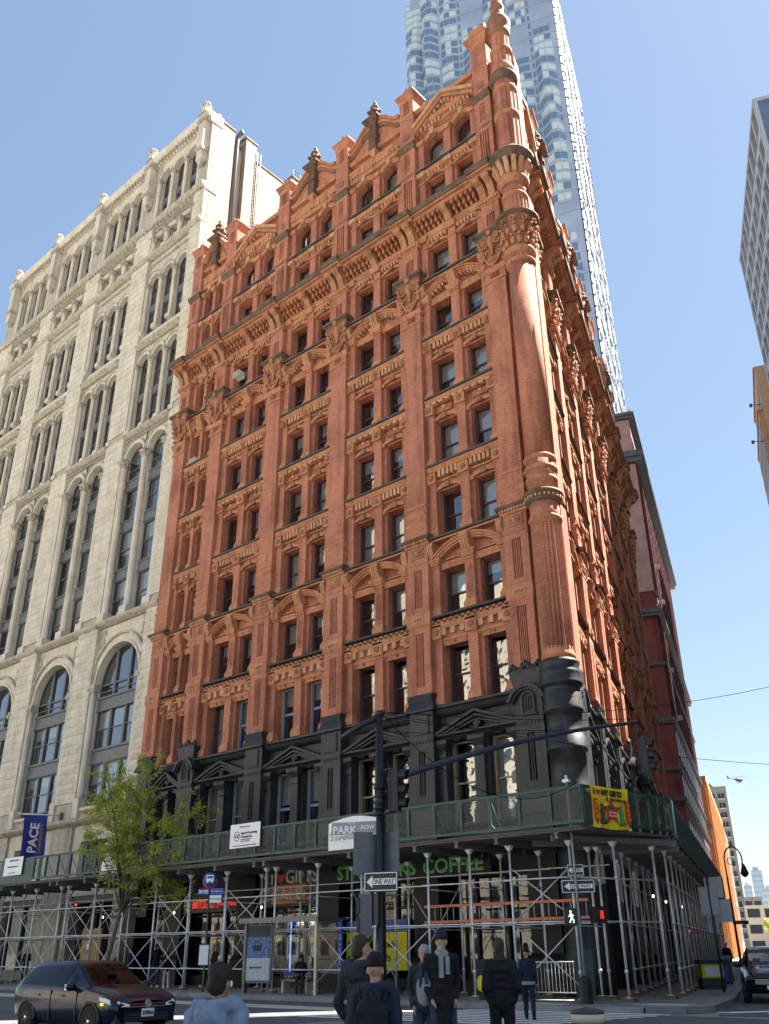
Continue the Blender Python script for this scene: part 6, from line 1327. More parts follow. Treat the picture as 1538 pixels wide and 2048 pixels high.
bd = MB(); bd.box(-.2, .2, -.16, .16, 0, .48, 'poleblack'); bd.box(-.17, .17, -.2, -.16, .03, .45, 'signblack'); q = tag(link('pedestrian_signal', bd.mesh('pedestrian_signal'), None, (cp.x + .4, cp.y + .5, 2.35), radians(62)), 'pedestrian signal showing a red hand right of the corner pole', 'pedestrian signal')
b = MB(); b.box(-.06, .06, -.215, -.2, .12, .26, 'redsignal')
for k in range(4): b.box(-.06 + k * .032, -.038 + k * .032, -.215, -.2, .26, .36, 'redsignal')
link('hand_symbol', b.mesh('hand_symbol'), q)
b = MB(); b.box(-.3, .3, -.25, .25, .15, 1.55, 'polegreen'); b.box(-.34, .34, -.29, .29, 1.55, 1.62, 'polegreen'); b.box(-.24, .24, -.27, -.25, .3, 1.45, 'shedgreen'); b.ball(-.12, 0, 1.66, .08, .08, .08, 'polegreen', 8, 5); tag(link('utility_cabinet', b.mesh('utility_cabinet'), None, (2.75, -2.3, 0), radians(30)), 'dark green utility cabinet behind the corner pole', 'cabinet')
# crowd barrier
cbx = MB(); cbx.tube([(-1.1, 0, .2), (-1.1, 0, 1.0), (-1.0, 0, 1.1), (1.0, 0, 1.1), (1.1, 0, 1.0), (1.1, 0, .2), (-1.1, 0, .2)], .02, 'galv', 6); cr = tag(link('crowd_barrier', cbx.mesh('crowd_barrier'), None, (1.55, -1.9, .15), radians(14)), 'grey steel crowd barrier behind the scaffold posts at the corner', 'barrier')
for k in range(17): b = MB(); b.tube([(0, 0, .2), (0, 0, 1.1)], .009, 'galv', 5); link('upright', cached('upr', lambda: b.mesh('upright')), cr, (-1.0 + k * .125, 0, 0))
for x in (-.85, 1.0): b = MB(); b.tube([(0, -.28, .0), (0, -.1, .2), (0, .1, .2), (0, .28, 0)], .018, 'galv', 5); link('foot', b.mesh('foot'), cr, (x, 0, .0))
# traffic cone, kiosk board
b = MB(); b.box(-.17, .17, -.17, .17, 0, .04, 'signblack'); b.lathe([(.14, .04), (.03, .62), (.025, .64)], 0, 0, 'signorange', 14); tag(link('traffic_cone', b.mesh('traffic_cone'), None, (-2.3, -4.1, .15)), 'orange traffic cone at the kerb beside the couple', 'cone')
b = MB(); b.box(-.5, .5, -.18, .18, .15, 1.35, 'signblack'); kk = tag(link('coffee_board', b.mesh('coffee_board'), None, (-.45, -3.15, 0), radians(30)), 'black upright food board with round pictures by the scaffold', 'sign board')
for x, z, m in ((-.2, .62, 'signyellow'), (.25, .55, 'signtan'), (.25, 1.05, 'signorange')):
    b = MB(); b.lathe([(.2, 0), (.2, .02), (.13, .03), (0, .03)], 0, 0, m, 16)
    for i in range(len(b.v)): X, Y, Z = b.v[i]; b.v[i] = (x + X, -.18 - Z, z + Y * 1.25)
    link('roundel', b.mesh('roundel'), kk)
# bus stop pole
bp = Vector((-14.6, -4.0, .15)); b = MB(); b.lathe([(.06, 0), (.045, .2), (.04, 4.0)], 0, 0, 'polegreen', 8); bs = tag(link('bus_stop_sign', b.mesh('bus_stop_sign'), None, tuple(bp)), 'green bus stop pole with round blue sign and timetable', 'bus stop')
rzb = radians(34)
def disc(parent, r, z, m, y, loc, name, n=20, ring=None):
    b = MB(); b.lathe([(r, 0), (r, .015)], 0, 0, m, n)
    for i in range(len(b.v)): X, Y, Z = b.v[i]; b.v[i] = (X, -y - Z, Y)
    return link(name, b.mesh(name), parent, loc, rzb)
disc(bs, .33, 0, 'signred', .02, (0, 0, 4.28), 'roundel'); disc(bs, .31, 0, 'signblue', .04, (0, 0, 4.36), 'roundel')
b = MB(); b.box(-.17, .17, -.075, -.06, 4.28, 4.55, 'signwhite'); b.box(-.13, .13, -.082, -.075, 4.4, 4.5, 'signblue'); b.box(-.14, -.06, -.075, -.06, 4.22, 4.28, 'signwhite'); b.box(.06, .14, -.075, -.06, 4.22, 4.28, 'signwhite'); link('bus_symbol', b.mesh('bus_symbol'), bs, (0, 0, 0), rzb)
b = MB(); b.box(-.5, -.04, -.05, -.03, 3.75, 3.98, 'signblue'); b.box(.06, .62, -.05, -.03, 3.75, 4.0, 'signblue'); b.box(.04, .56, -.05, -.03, 3.42, 3.72, 'signwhite'); link('route_plate', b.mesh('route_plate'), bs, (0, 0, 0), rzb)
lettering('lettering', 'M103', .19, 'signwhite', bs, (-.46 * cos(rzb) + .06 * sin(rzb), -.46 * sin(rzb) - .06 * cos(rzb), 3.8), rzb, bold=.004); lettering('lettering', 'East Harlem', .1, 'signwhite', bs, (.08 * cos(rzb) + .06 * sin(rzb), .08 * sin(rzb) - .06 * cos(rzb), 3.85), rzb); lettering('lettering', 'Park Row & Beekman St', .06, 'signblack', bs, (.06 * cos(rzb) + .06 * sin(rzb), .06 * sin(rzb) - .06 * cos(rzb), 3.55), rzb)
b = MB(); b.box(-.2, .2, -.09, .0, 1.0, 1.75, 'signwhite'); b.box(-.23, .23, -.05, .02, .96, 1.8, 'polegreen'); link('timetable', b.mesh('timetable'), bs, (-.02, -.03, 0), rzb)
# bus shelter
simple('shelterframe', (.11, .12, .125), .4, .4); simple('shelterlite', (.55, .50, .36), .5, .2); simple('adblue', (.10, .16, .34), .5, 0, .8, 9); simple('adgrey', (.46, .49, .54), .5); glassmat('shelterglass', (.85, .9, .9), .6, .02, .8, 1.5, .0, .7)
bh = tag(link('bus_shelter', None, None, (-11.9, -3.35, .15), 0), 'glass bus shelter with lit advertisement panel and bench', 'bus shelter')
b = MB(); b.box(-.25, 4.4, -.9, .85, 2.6, 2.66, 'shelterframe'); b.box(-.25, 4.4, -.95, -.9, 2.52, 2.72, 'shelterframe'); b.box(-.2, 4.35, -.88, .83, 2.66, 2.68, 'shelterglass'); link('roof', b.mesh('roof'), bh)
for x, y in ((.05, .55), (4.15, .55), (4.15, -.75), (.05, -.75)): b = MB(); b.box(-.05, .05, -.05, .05, 0, 2.6, 'shelterlite' if x > 1 else 'shelterframe'); link('post', b.mesh('post'), bh, (x, y, 0))
b = MB(); b.box(0, 1.3, -.1, .1, .35, 2.5, 'shelterframe'); b.box(.1, .2, -.06, .06, 0, .35, 'shelterframe'); b.box(1.1, 1.2, -.06, .06, 0, .35, 'shelterframe'); ad = link('advert_panel', b.mesh('advert_panel'), bh, (-.1, -.7, 0), radians(22))
b = MB(); b.box(.08, 1.22, -.115, -.1, 1.25, 2.02, 'adblue'); b.box(.08, 1.22, -.115, -.1, .45, 1.25, 'adgrey'); b.box(.08, 1.22, -.113, -.1, 2.02, 2.42, 'slate'); link('advert_print', b.mesh('advert_print'), ad)
b = MB(); b.prism([(.48, 1.5), (.8, 1.5), (.84, 1.72), (.44, 1.72)], -.125, -.113, 'signblack'); b.arch(.64, 1.72, .13, .16, -.125, -.113, 'signblack', 0, pi, 8); link('bag_print', b.mesh('bag_print'), ad); lettering('lettering', 'BALENCIAGA', .09, 'signblack', ad, (.34, -.12, .88), bold=.003)
b = MB(); b.quad((.1, .55, .3), (4.1, .55, .3), (4.1, .55, 2.5), (.1, .55, 2.5), 'shelterglass'); link('back_glass', b.mesh('back_glass'), bh)
b = MB(); b.box(1.35, 2.9, .0, .42, .42, .48, 'shelterframe'); b.box(1.4, 1.5, .05, .4, 0, .42, 'shelterlite'); b.box(2.75, 2.85, .05, .4, 0, .42, 'shelterlite'); link('bench', b.mesh('bench'), bh)
b = MB(); b.box(4.28, 4.5, .3, .36, .3, 2.6, 'bannerblue'); link('name_strip', b.mesh('name_strip'), bh)
for k, ch in enumerate('PARK ROW & BEEKMAN STREET'): lettering('lettering', ch, .09, 'signwhite', bh, (4.36, .29, 2.45 - k * .085))
# blue flag on the limestone building
fl = empty('building_flag', 'blue PACE UNIVERSITY flag hanging from pole on the limestone building', 'flag', (-35.7, .2, 9.45)); b = MB(); b.tube([(0, 0, .05), (.05, -1.3, 0), (.1, -2.75, -.08)], .05, 'signwhite', 8); b.ball(.1, -2.75, -.08, .07, .07, .07, 'signwhite', 8, 5); b.box(-.15, .15, -.05, .1, -.2, .25, 'frame_grey'); link('flag_pole', b.mesh('flag_pole'), fl)
b = MB(); nI, nJ = 8, 10
def fp(i, j): q = j / nJ; return (.05 + .1 * sin(i * .8 + q * 2.2) * (.2 + q), -.85 - 1.55 * i / nI + .1 * q, -.02 - 2.5 * q - .2 * q * i / nI)
for i in range(nI):
    for j in range(nJ): b.add([fp(i, j), fp(i + 1, j), fp(i + 1, j + 1), fp(i, j + 1)], [(0, 1, 2, 3)], 'bannerblue', True)
link('flag_cloth', b.mesh('flag_cloth'), fl)
for txt, sz, mt, off, fw in (('PACE', .8, 'signwhite', -1.42, 1.75), ('UNIVERSITY', .3, 'bannergold', -1.1, 1.75)):
    o = link('lettering', text_mesh(txt, sz, mt, .006, .02 if sz > .5 else .004, fitw=fw), fl, (.2, off, -2.3)); o.rotation_mode = 'QUATERNION'; o.rotation_quaternion = Matrix(((0, -1, 0), (0, 0, -1), (1, 0, 0))).to_quaternion()
# plywood door behind the tree
simple('plywood', (.42, .27, .12), .8, 0, .15, 3)
b = MB(); b.box(-.8, .8, -.04, .04, .15, 2.9, 'plywood'); b.box(-.35, -.05, -.05, -.04, 1.6, 2.1, 'signwhite'); b.box(-.84, -.8, -.06, .06, .15, 2.95, 'timberblock'); b.box(.8, .84, -.06, .06, .15, 2.95, 'timberblock'); tag(link('plywood_door', b.mesh('plywood_door'), None, (-30.4, .3, 0), radians(8)), 'plywood door panel in the limestone building entrance', 'door panel')
# bollard in the very front
b = MB(); b.lathe([(.2, 0), (.2, .1), (.165, .14), (.15, 1.02), (.155, 1.03)], 0, 0, 'bluearm', 20); b.lathe([(.156, 1.03), (.158, 1.1)], 0, 0, 'signtan', 20); b.lathe([(.155, 1.1), (.15, 1.13), (.0, 1.16)], 0, 0, 'slate', 20); tag(link('bollard', b.mesh('bollard'), None, (14.6, -22.4, 0)), 'dark steel bollard with tan band at the bottom edge', 'bollard')
# side street furniture
v = bk(7.6, 3.2); b = MB(); b.box(-.45, .45, -.4, .4, .15, .55, 'polegreen'); b.box(-.42, .42, -.37, .37, .55, 1.05, 'signyellow'); b.box(-.47, .47, -.42, .42, 1.05, 1.2, 'bluearm'); b.box(-.3, .3, -.39, -.37, .62, .95, 'signwhite'); tag(link('litter_bin', b.mesh('litter_bin'), None, (v.x, v.y, 0), BT - pi / 2 + .3), 'square litter bin with yellow label near the side kerb', 'bin')
v = bk(13, 3.3); b = MB(); b.box(-.5, .5, -.45, .45, .15, 1.15, 'slate'); b.box(-.53, .53, -.48, .48, 1.15, 1.3, 'shelterframe'); b.box(-.4, .4, -.47, -.45, .3, .9, 'signblue'); tag(link('newspaper_box', b.mesh('newspaper_box'), None, (v.x, v.y, 0), BT - pi / 2), 'dark newspaper box behind the yellow labelled bin', 'news box')
v = bk(4.6, 3.75); b = MB(); b.tube([(0, 0, .15), (.0, 0, 4.1)], .05, 'polegreen', 8); so2 = tag(link('parking_sign', b.mesh('parking_sign'), None, (v.x, v.y, 0), radians(-6)), 'green post carrying pale sign backs beside the side kerb', 'sign')
b = MB(); b.box(-.42, .32, -.03, -.01, 2.75, 3.75, 'adgrey'); link('sign_back', b.mesh('sign_back'), so2); b = MB(); b.box(-.2, .55, .08, .1, 3.35, 4.1, 'adgrey'); link('sign_back', b.mesh('sign_back'), so2); b = MB(); b.box(.1, .75, .1, .12, 2.5, 3.3, 'adgrey'); link('sign_back', b.mesh('sign_back'), so2); b = MB(); b.box(-.3, .1, .1, .12, 2.15, 2.75, 'adgrey'); link('sign_back', b.mesh('sign_back'), so2)
v = bk(29, 3.85); b = MB(); b.lathe([(.16, .15), (.16, .8), (.08, 1.0), (.06, 5.6)], 0, 0, 'poleblack', 10); pts = [(0, 0, 5.5)]
for i in range(13): a = pi - pi * 1.15 * i / 12; pts.append((0 + .55 + .55 * cos(a), 0, 6.6 + .75 * sin(a)))
b.tube(pts, .045, 'poleblack', 7); b.lathe([(.05, 6.35), (.12, 6.2), (.2, 5.95), (.26, 5.8), (.22, 5.7), (.12, 5.6), (.02, 5.55)], 1.12, 0, 'poleblack', 12); b.arch(.35, 6.5, .18, .22, -.02, .02, 'poleblack', 0, 5.5, 14); b.box(-.1, .85, -.03, .03, 2.9, 3.1, 'polegreen'); tag(link('street_lamp', b.mesh('street_lamp'), None, (v.x, v.y, 0), radians(40)), 'black crook-necked street lamp down the side street', 'lamp')
# helicopter
hp = ray(1478, 1560, 700); he = empty('helicopter', 'tiny dark helicopter in the sky above the side street', 'helicopter', tuple(hp), radians(60)); b = MB(); b.ball(0, 0, 0, 3.2, 1.4, 1.5, 'slate', 12, 8); b.tube([(-2, 0, .4), (-9, 0, .9)], [.7, .25], 'slate', 8); b.box(-9.6, -8.6, -.1, .1, .4, 2.4, 'slate'); b.tube([(-1.5, -1.2, -1.9), (2.5, -1.2, -1.9)], .12, 'slate', 5); b.tube([(-1.5, 1.2, -1.9), (2.5, 1.2, -1.9)], .12, 'slate', 5); link('fuselage', b.mesh('fuselage'), he); b = MB(); b.box(-6.5, 6.5, -.2, .2, 1.75, 1.85, 'slate'); b.box(-.2, .2, -6.5, 6.5, 1.86, 1.96, 'slate'); b.lathe([(.15, 1.2), (.15, 1.9)], 0, 0, 'slate', 6); link('rotor', b.mesh('rotor'), he)
# ================================================================ street tree
def leafmat():
    m, n, l, b = nt('leaf'); b.inputs['Roughness'].default_value = .6; o = n.new('ShaderNodeObjectInfo'); w = n.new('ShaderNodeNewGeometry'); t = noise(n, l, 1.3, 3, w.outputs['Position']); r = ramp(n, l, t.outputs[0], [(.3, (.22, .27, .03)), (.5, (.40, .45, .06)), (.72, (.58, .60, .11))]); l.new(r.outputs[0], b.inputs['Base Color'])
    tl = n.new('ShaderNodeBsdfTranslucent'); l.new(r.outputs[0], tl.inputs[0]); x = n.new('ShaderNodeMixShader'); x.inputs[0].default_value = .4; l.new(b.outputs[0], x.inputs[1]); l.new(tl.outputs[0], x.inputs[2]); l.new(x.outputs[0], n['Material Output'].inputs[0])
leafmat(); simple('bark', (.13, .105, .085), .9, 0, .3, 8, bumpy=.4)
def tree(name, label, loc, H, spread, base, nleaf, seed, lean=(0, 0), nl=8, lsz=.075):
    rn = random.Random(seed); t = empty(name, label, 'tree', loc); tb = MB(); tips = []
    top = Vector((lean[0], lean[1], base)); tb.tube([(0, 0, 0), tuple(top * .5 + Vector((.06, 0, 0))), tuple(top)], [.13, .1, .08], 'bark', 10)
    segs = []
    for k in range(nl):
        a = 2 * pi * k / nl + rn.uniform(-.3, .3); r = spread * rn.uniform(.35, .9) if k else .3; z = H * rn.uniform(.72, .98) if r < spread * .65 else H * rn.uniform(.34, .8)
        e = Vector((lean[0] * 1.6 + r * cos(a), lean[1] + r * sin(a), z)); m = top.lerp(e, .45) + Vector((0, 0, .5)); pts = [top - Vector((0, 0, .3)), top.lerp(m, .5), m, m.lerp(e, .5) + Vector((0, 0, .2)), e]; tb.tube(pts, [.042, .034, .026, .018, .009], 'bark', 6)
        for q in range(9):
            u = rn.uniform(.25, 1); p = pts[1].lerp(pts[4], u) if u > .5 else pts[1].lerp(pts[2], u * 2)
            d = Vector((rn.gauss(0, 1), rn.gauss(0, 1), rn.gauss(.35, .6))).normalized(); L = rn.uniform(.5, 1.5) * spread * .3; e2 = p + d * L; tb.tube([p, p.lerp(e2, .5) + Vector((0, 0, .06)), e2], [.02, .013, .006], 'bark', 4, caps=False)
            for w in range(3):
                u2 = rn.uniform(.3, 1); p2 = p.lerp(e2, u2); d2 = (d + Vector((rn.gauss(0, .8), rn.gauss(0, .8), rn.gauss(0, .6)))).normalized(); e3 = p2 + d2 * rn.uniform(.25, .7); tb.tube([p2, e3], [.008, .004], 'bark', 3, caps=False); segs.append((p2, e3))
            segs.append((p, e2))
    link('trunk', tb.mesh('trunk'), t); lb = MB(); vs = []; fs = []
    for k in range(nleaf):
        a, c = rn.choice(segs); p = a.lerp(c, rn.uniform(.15, 1.08)) + Vector((rn.gauss(0, .07), rn.gauss(0, .07), rn.gauss(0, .07))); d = Vector((rn.gauss(0, 1), rn.gauss(0, 1), rn.gauss(-.3, .7))).normalized(); n_ = d.orthogonal().normalized(); n_.rotate(Quaternion(d, rn.uniform(0, 6.28))); s = lsz * rn.uniform(.6, 1.35); o = len(vs)
        vs += [tuple(p), tuple(p + d * s + n_ * s * .42), tuple(p + d * s * 2), tuple(p + d * s - n_ * s * .42)]; fs.append((o, o + 1, o + 2, o + 3))
    lb.add(vs, fs, 'leaf'); link('crown', lb.mesh('crown'), t); return t
tree('street_tree', 'young street tree in fresh yellow green leaf rising through the shed', (-21.7, -4.45, .15), 10.7, 3.4, 3.5, 30000, 4, (.8, .2), 22, .06)
v = polar(109.75, 210); tree('street_tree', 'pale green tree at the far end of the side street', (v.x, v.y, 0), 10, 4, 3, 2500, 9, (0, 0), 7, .3)
# ================================================================ cars
def carpaint(name, c):
    m, n, l, b = nt(name); b.inputs['Base Color'].default_value = (*c, 1); b.inputs['Roughness'].default_value = .22; b.inputs['Coat Weight'].default_value = .25; b.inputs['Coat Roughness'].default_value = .05; b.inputs['Specular IOR Level'].default_value = .3
carpaint('navypaint', (.006, .010, .030)); carpaint('blackpaint', (.012, .014, .022)); simple('tyre', (.012, .012, .013), .85); simple('rimdark', (.08, .08, .085), .35, .7); simple('chrome', (.6, .62, .65), .2, .9, .05); simple('headlight', (.75, .8, .86), .15, .0, .25, 14); simple('plasticblack', (.012, .012, .013), .55); simple('seatdark', (.03, .03, .032), .9)
glassmat('carglass', (.22, .24, .25), .8, .02, 1, 1.4, .02, .8); emis('indicator', (1, .25, .02), .8)
def wheel(parent, x, y, r, side):
    b = MB(); b.lathe([(r * .62, -.1), (r * .9, -.11), (r, -.08), (r, .08), (r * .9, .11), (r * .62, .1)], 0, 0, 'tyre', 28)
    for i in range(len(b.v)): X, Y, Z = b.v[i]; b.v[i] = (X, Z, Y)
    w = link('wheel', b.mesh('wheel'), parent, (x, y, r)); b = MB(); b.lathe([(r * .66, -.07), (r * .66, .06), (r * .6, .08)], 0, 0, 'rimdark', 24)
    for i in range(len(b.v)): X, Y, Z = b.v[i]; b.v[i] = (X, Z * side, Y)
    for k in range(5):
        a = 2 * pi * k / 5
        for d in (-.16, .16): b.tube([(0, side * .085, 0), (r * .64 * cos(a + d), side * .075, r * .64 * sin(a + d))], [.03, .022], 'rimdark', 5)
    b.ball(0, side * .09, 0, .06, .03, .06, 'chrome', 10, 6); link('rim', b.mesh('rim'), w)
def cr4(p0, p1, p2, p3, t): return .5 * (2 * p1 + (p2 - p0) * t + (2 * p0 - 5 * p1 + 4 * p2 - p3) * t * t + (3 * p1 - p0 - 3 * p2 + p3) * t ** 3)
def hatch(name, label, loc, rz, paint, stations, wins, L, wb, r, grp=None):
    """stations: x, halfwidth at sill, halfwidth at belt, z sill, z belt, halfwidth roof, z roof; wins: name -> (x0, x1, v0, v1) patches that are glass"""
    root = empty(name, label, 'car', loc, rz, grp); nS = len(stations); rows = []
    SUB = 5
    for i in range(nS - 1):
        for q in range(SUB + (1 if i == nS - 2 else 0)):
            t = q / SUB; rows.append([cr4(stations[max(i - 1, 0)][k], stations[i][k], stations[i + 1][k], stations[min(i + 2, nS - 1)][k], t) for k in range(7)])
    VS = []; params = []; RV = [0, .35, .7, 1, 1.25, 1.5, 1.75, 2, 2.3, 2.6, 2.85, 3, 3.06, 3.25, 3.5, 3.75, 3.94, 4, 4.2, 4.5, 4.8, 5, 5.35, 5.7, 6]
    for (x, ws, wbelt, zs, zb, wr, zr) in rows:
        wm = max(ws, wbelt) + .03; zm = zs + (zb - zs) * .55; half = [(ws * .9, zs), (ws + .01, zs + .1), (wm, zm), (wbelt, zb), (wr, zr - .05), (wr * .80, zr), (0, zr + .02)]
        ring = []
        for v in RV:
            k = min(int(v), 5); t = v - k
            if k in (0, 3): a = half[k][0] + (half[k + 1][0] - half[k][0]) * t; z = half[k][1] + (half[k + 1][1] - half[k][1]) * t; a += .03 * sin(pi * t) if k == 3 else 0
            else: pp = [half[max(k - 1, 0)], half[k], half[k + 1], half[min(k + 2, 6)]]; a = cr4(pp[0][0], pp[1][0], pp[2][0], pp[3][0] if k < 5 else -pp[1][0], t); z = cr4(pp[0][1], pp[1][1], pp[2][1], pp[3][1] if k < 5 else pp[1][1], t)
            ring.append((x, max(a, 0), z))
        VS.append(ring)
    n = len(RV); K = 2 * n - 1; vs = []
    for ring in VS: vs += [(x, -a, z) for x, a, z in ring] + [(x, a, z) for x, a, z in ring[-2::-1]]
    fs = []; gf = {}
    for i in range(len(VS) - 1):
        xm = (VS[i][0][0] + VS[i + 1][0][0]) / 2
        for k in range(K - 1):
            kk = k if k < n - 1 else K - 2 - k; vm = (RV[kk] + RV[kk + 1]) / 2; f = (i * K + k, (i + 1) * K + k, (i + 1) * K + k + 1, i * K + k + 1); nm = None
            for w, (x0, x1, v0, v1) in wins.items():
                if x0 < xm < x1 and v0 < vm < v1: nm = w; break
            low = zcut(xm, wb, r)
            if nm: gf.setdefault((nm, k < n - 1 if 'side' in nm or 'quarter' in nm else 0), []).append(f)
            elif vm < 2.6 and low > 0 and (vs[f[0]][2] + vs[f[2]][2]) / 2 < low: gf.setdefault(('wheel_well', k < n - 1), []).append(f)
            else: fs.append(f)
    b = MB(); fs += [tuple(range(K - 1, -1, -1)), tuple((len(VS) - 1) * K + k for k in range(K))]; b.add(vs, fs, paint, True); body = link('body', b.mesh('body'), root)
    for (nm, sd), q in gf.items():
        g_ = MB(); used = sorted({i for f in q for i in f}); mp = {u: i for i, u in enumerate(used)}; well = nm == 'wheel_well'
        g_.add([(vs[u][0], vs[u][1] * (.93 if well else .997), vs[u][2]) for u in used], [tuple(mp[i] for i in f) for f in q], 'plasticblack' if well else 'carglass', True); link(nm.split('#')[0], g_.mesh(nm.split('#')[0]), root)
    b = MB(); b.box(-L * .34, L * .24, -.7, .7, .25, .8, 'seatdark'); b.box(.5, .95, -.68, .68, .8, .93, 'seatdark')
    for x in (-.1, -.95): 
        for y in (-.38, .38): b.box(x - .12, x + .1, y - .24, y + .24, .6, 1.12, 'seatdark'); b.box(x - .1, x + .02, y - .12, y + .12, 1.12, 1.28, 'seatdark')
    link('seats', b.mesh('seats'), root)
    for sx in (-1, 1):
        for sy in (-1, 1): wheel(root, sx * wb / 2, sy * (stations[nS // 2][1] - .05), r, sy)
    return root
def zcut(x, wb, r):
    d = min(abs(x - wb / 2), abs(x + wb / 2)); R = r * 1.12
    return r + sqrt(R * R - d * d) if d < R else 0
def arches(root, wb, r, w):
    for sx in (-1, 1):
        for sy in (-1, 1): b = MB(); b.arch(0, 0, r * 1.04, r * 1.17, -.04, .03, 'plasticblack', 0, pi, 16); link('wheel_arch', b.mesh('wheel_arch'), root, (sx * wb / 2, sy * w, r))
ST = [(-2.12, .66, .72, .42, .86, .60, .92), (-2.05, .74, .79, .32, .95, .62, 1.06), (-1.85, .80, .84, .26, .97, .62, 1.30), (-1.55, .83, .86, .24, .97, .62, 1.42), (-.75, .84, .87, .22, .95, .62, 1.47), (-.05, .84, .87, .22, .94, .62, 1.47), (.30, .84, .87, .22, .94, .61, 1.40), (.98, .84, .87, .22, .94, .70, .995), (1.15, .84, .86, .22, .93, .70, .97), (1.65, .82, .84, .24, .86, .66, .90), (1.98, .77, .80, .28, .76, .60, .82), (2.13, .66, .70, .34, .66, .52, .70)]
GR = {'side_window#a': (-1.78, -.82, 3.06, 3.94), 'side_window#b': (-.72, .22, 3.06, 3.94), 'quarter_window': (.28, .62, 3.06, 3.75), 'windscreen': (.26, .97, 4.0, 6.1), 'rear_window': (-2.04, -1.72, 4.0, 6.1)}
golf = hatch('hatchback_car', 'dark navy hatchback car driving across the left foreground', (-1.0, -17.8, 0), radians(0), 'navypaint', ST, GR, 4.25, 2.62, .33)
arches(golf, 2.62, .33, .855)
for sy in (-1, 1):
    b = MB(); b.ball(0, 0, 0, .1, .13, .085, 'navypaint', 10, 7); b.box(-.08, .0, -.1, .1, -.06, .05, 'chrome'); link('mirror', b.mesh('mirror'), golf, (.62, sy * .98, .98))
    b = MB(); b.add([(X_ + .035, Y_ * 1.045, Z_) for X_, Y_, Z_ in [(1.62, sy * .868, .74), (1.95, sy * .805, .66), (2.1, sy * .62, .62), (2.12, sy * .44, .615), (2.1, sy * .44, .665), (2.04, sy * .64, .71), (1.9, sy * .8, .755), (1.62, sy * .862, .81)]], [(0, 1, 6, 7), (1, 2, 5, 6), (2, 3, 4, 5)] if sy < 0 else [(7, 6, 1, 0), (6, 5, 2, 1), (5, 4, 3, 2)], 'headlight'); q = link('headlight', b.mesh('headlight'), golf)
    b = MB(); b.ball(0, 0, 0, .07, .04, .05, 'chrome', 10, 6); link('lamp_lens', b.mesh('lamp_lens'), q, (2.07, sy * .69, .68))
    for x, nm in ((.62, 'door'), (-.42, 'door')): b = MB(); b.box(-.09, .09, -.02, .02, -.018, .018, 'navypaint'); link('door_handle', b.mesh('door_handle'), golf, (x - .45, sy * .905, .80))
    b = MB(); b.box(-.012, .012, -.012, .012, .3, .9, 'plasticblack'); link('door_seam', b.mesh('door_seam'), golf, (.78, sy * .9, 0)); b = MB(); b.box(-.012, .012, -.012, .012, .3, .9, 'plasticblack'); link('door_seam', b.mesh('door_seam'), golf, (-.3, sy * .9, 0))
    b = MB(); b.box(-.04, .05, -.015, .015, -.02, .03, 'indicator'); link('side_marker', b.mesh('side_marker'), golf, (1.72, sy * .86, .66))
b = MB(); b.box(2.08, 2.15, -.56, .56, .34, .5, 'plasticblack'); b.box(1.9, 2.1, -.74, -.5, .3, .46, 'plasticblack'); b.box(1.9, 2.1, .5, .74, .3, .46, 'plasticblack')
for k in range(3): b.box(2.14, 2.16, -.54, .54, .36 + k * .045, .37 + k * .045, 'rimdark')
link('lower_grille', b.mesh('lower_grille'), golf)
b = MB(); b.box(2.10, 2.145, -.46, .46, .60, .618, 'chrome'); b.box(2.09, 2.14, -.46, .46, .618, .66, 'plasticblack'); b.box(2.09, 2.135, -.48, .48, .66, .672, 'signred'); link('grille', b.mesh('grille'), golf)
b = MB(); b.lathe([(.075, 0), (.075, .02), (.062, .02), (.062, .012)], 0, 0, 'chrome', 18)
for i in range(len(b.v)): X, Y, Z = b.v[i]; b.v[i] = (2.135 + Z, X, .665 + Y)
for s in (-1, 1): b.tube([(2.158, s * .045, .71), (2.158, s * .02, .625), (2.158, 0, .665)], .008, 'chrome', 4); b.tube([(2.158, s * .02, .725), (2.158, 0, .68)], .008, 'chrome', 4)
link('badge', b.mesh('badge'), golf)
b = MB(); b.box(2.155, 2.17, -.155, .155, .42, .575, 'signwhite'); pl = link('number_plate', b.mesh('number_plate'), golf); q = lettering('lettering', 'D7016', .1, 'signnavy', pl, (2.174, -.135, .46), pi / 2, bold=.003, fitw=.27)
b = MB(); b.box(.55, .75, -.1, .1, 1.2, 1.26, 'plasticblack'); link('inner_mirror', b.mesh('inner_mirror'), golf); b = MB(); b.prism([(.3, .95), (.62, .95), (.32, 1.12)], -.62, -.5, 'signwhite'); link('dashboard_papers', b.mesh('dashboard_papers'), golf)
b = MB(); b.tube([(-1.5, 0, 1.44), (-1.75, 0, 1.52)], [.02, .008], 'plasticblack', 5); link('aerial', b.mesh('aerial'), golf)
S2 = [(-2.25, .70, .78, .5, .95, .62, 1.1), (-2.1, .80, .86, .36, 1.05, .66, 1.45), (-1.7, .86, .90, .32, 1.08, .66, 1.58), (-.8, .88, .92, .30, 1.06, .68, 1.64), (0, .88, .92, .30, 1.05, .68, 1.63), (.3, .88, .92, .30, 1.05, .66, 1.56), (1.0, .88, .92, .30, 1.04, .74, 1.09), (1.25, .88, .91, .30, 1.02, .72, 1.06), (1.8, .85, .88, .32, .94, .68, .98), (2.12, .80, .83, .36, .82, .62, .88), (2.25, .68, .72, .42, .70, .52, .74)]
G2 = {'side_window#a': (-1.9, -.85, 3.06, 3.94), 'side_window#b': (-.75, .25, 3.06, 3.94), 'windscreen': (.28, .99, 4.0, 6.1), 'rear_window': (-2.24, -2.05, 4.0, 6.1)}
v = bk(2.1, 5.45); suv = hatch('parked_suv', 'black glossy SUV parked at the side street kerb on the right', (v.x, v.y, 0), BT + pi, 'blackpaint', S2, G2, 4.5, 2.7, .36); arches(suv, 2.7, .36, .895)
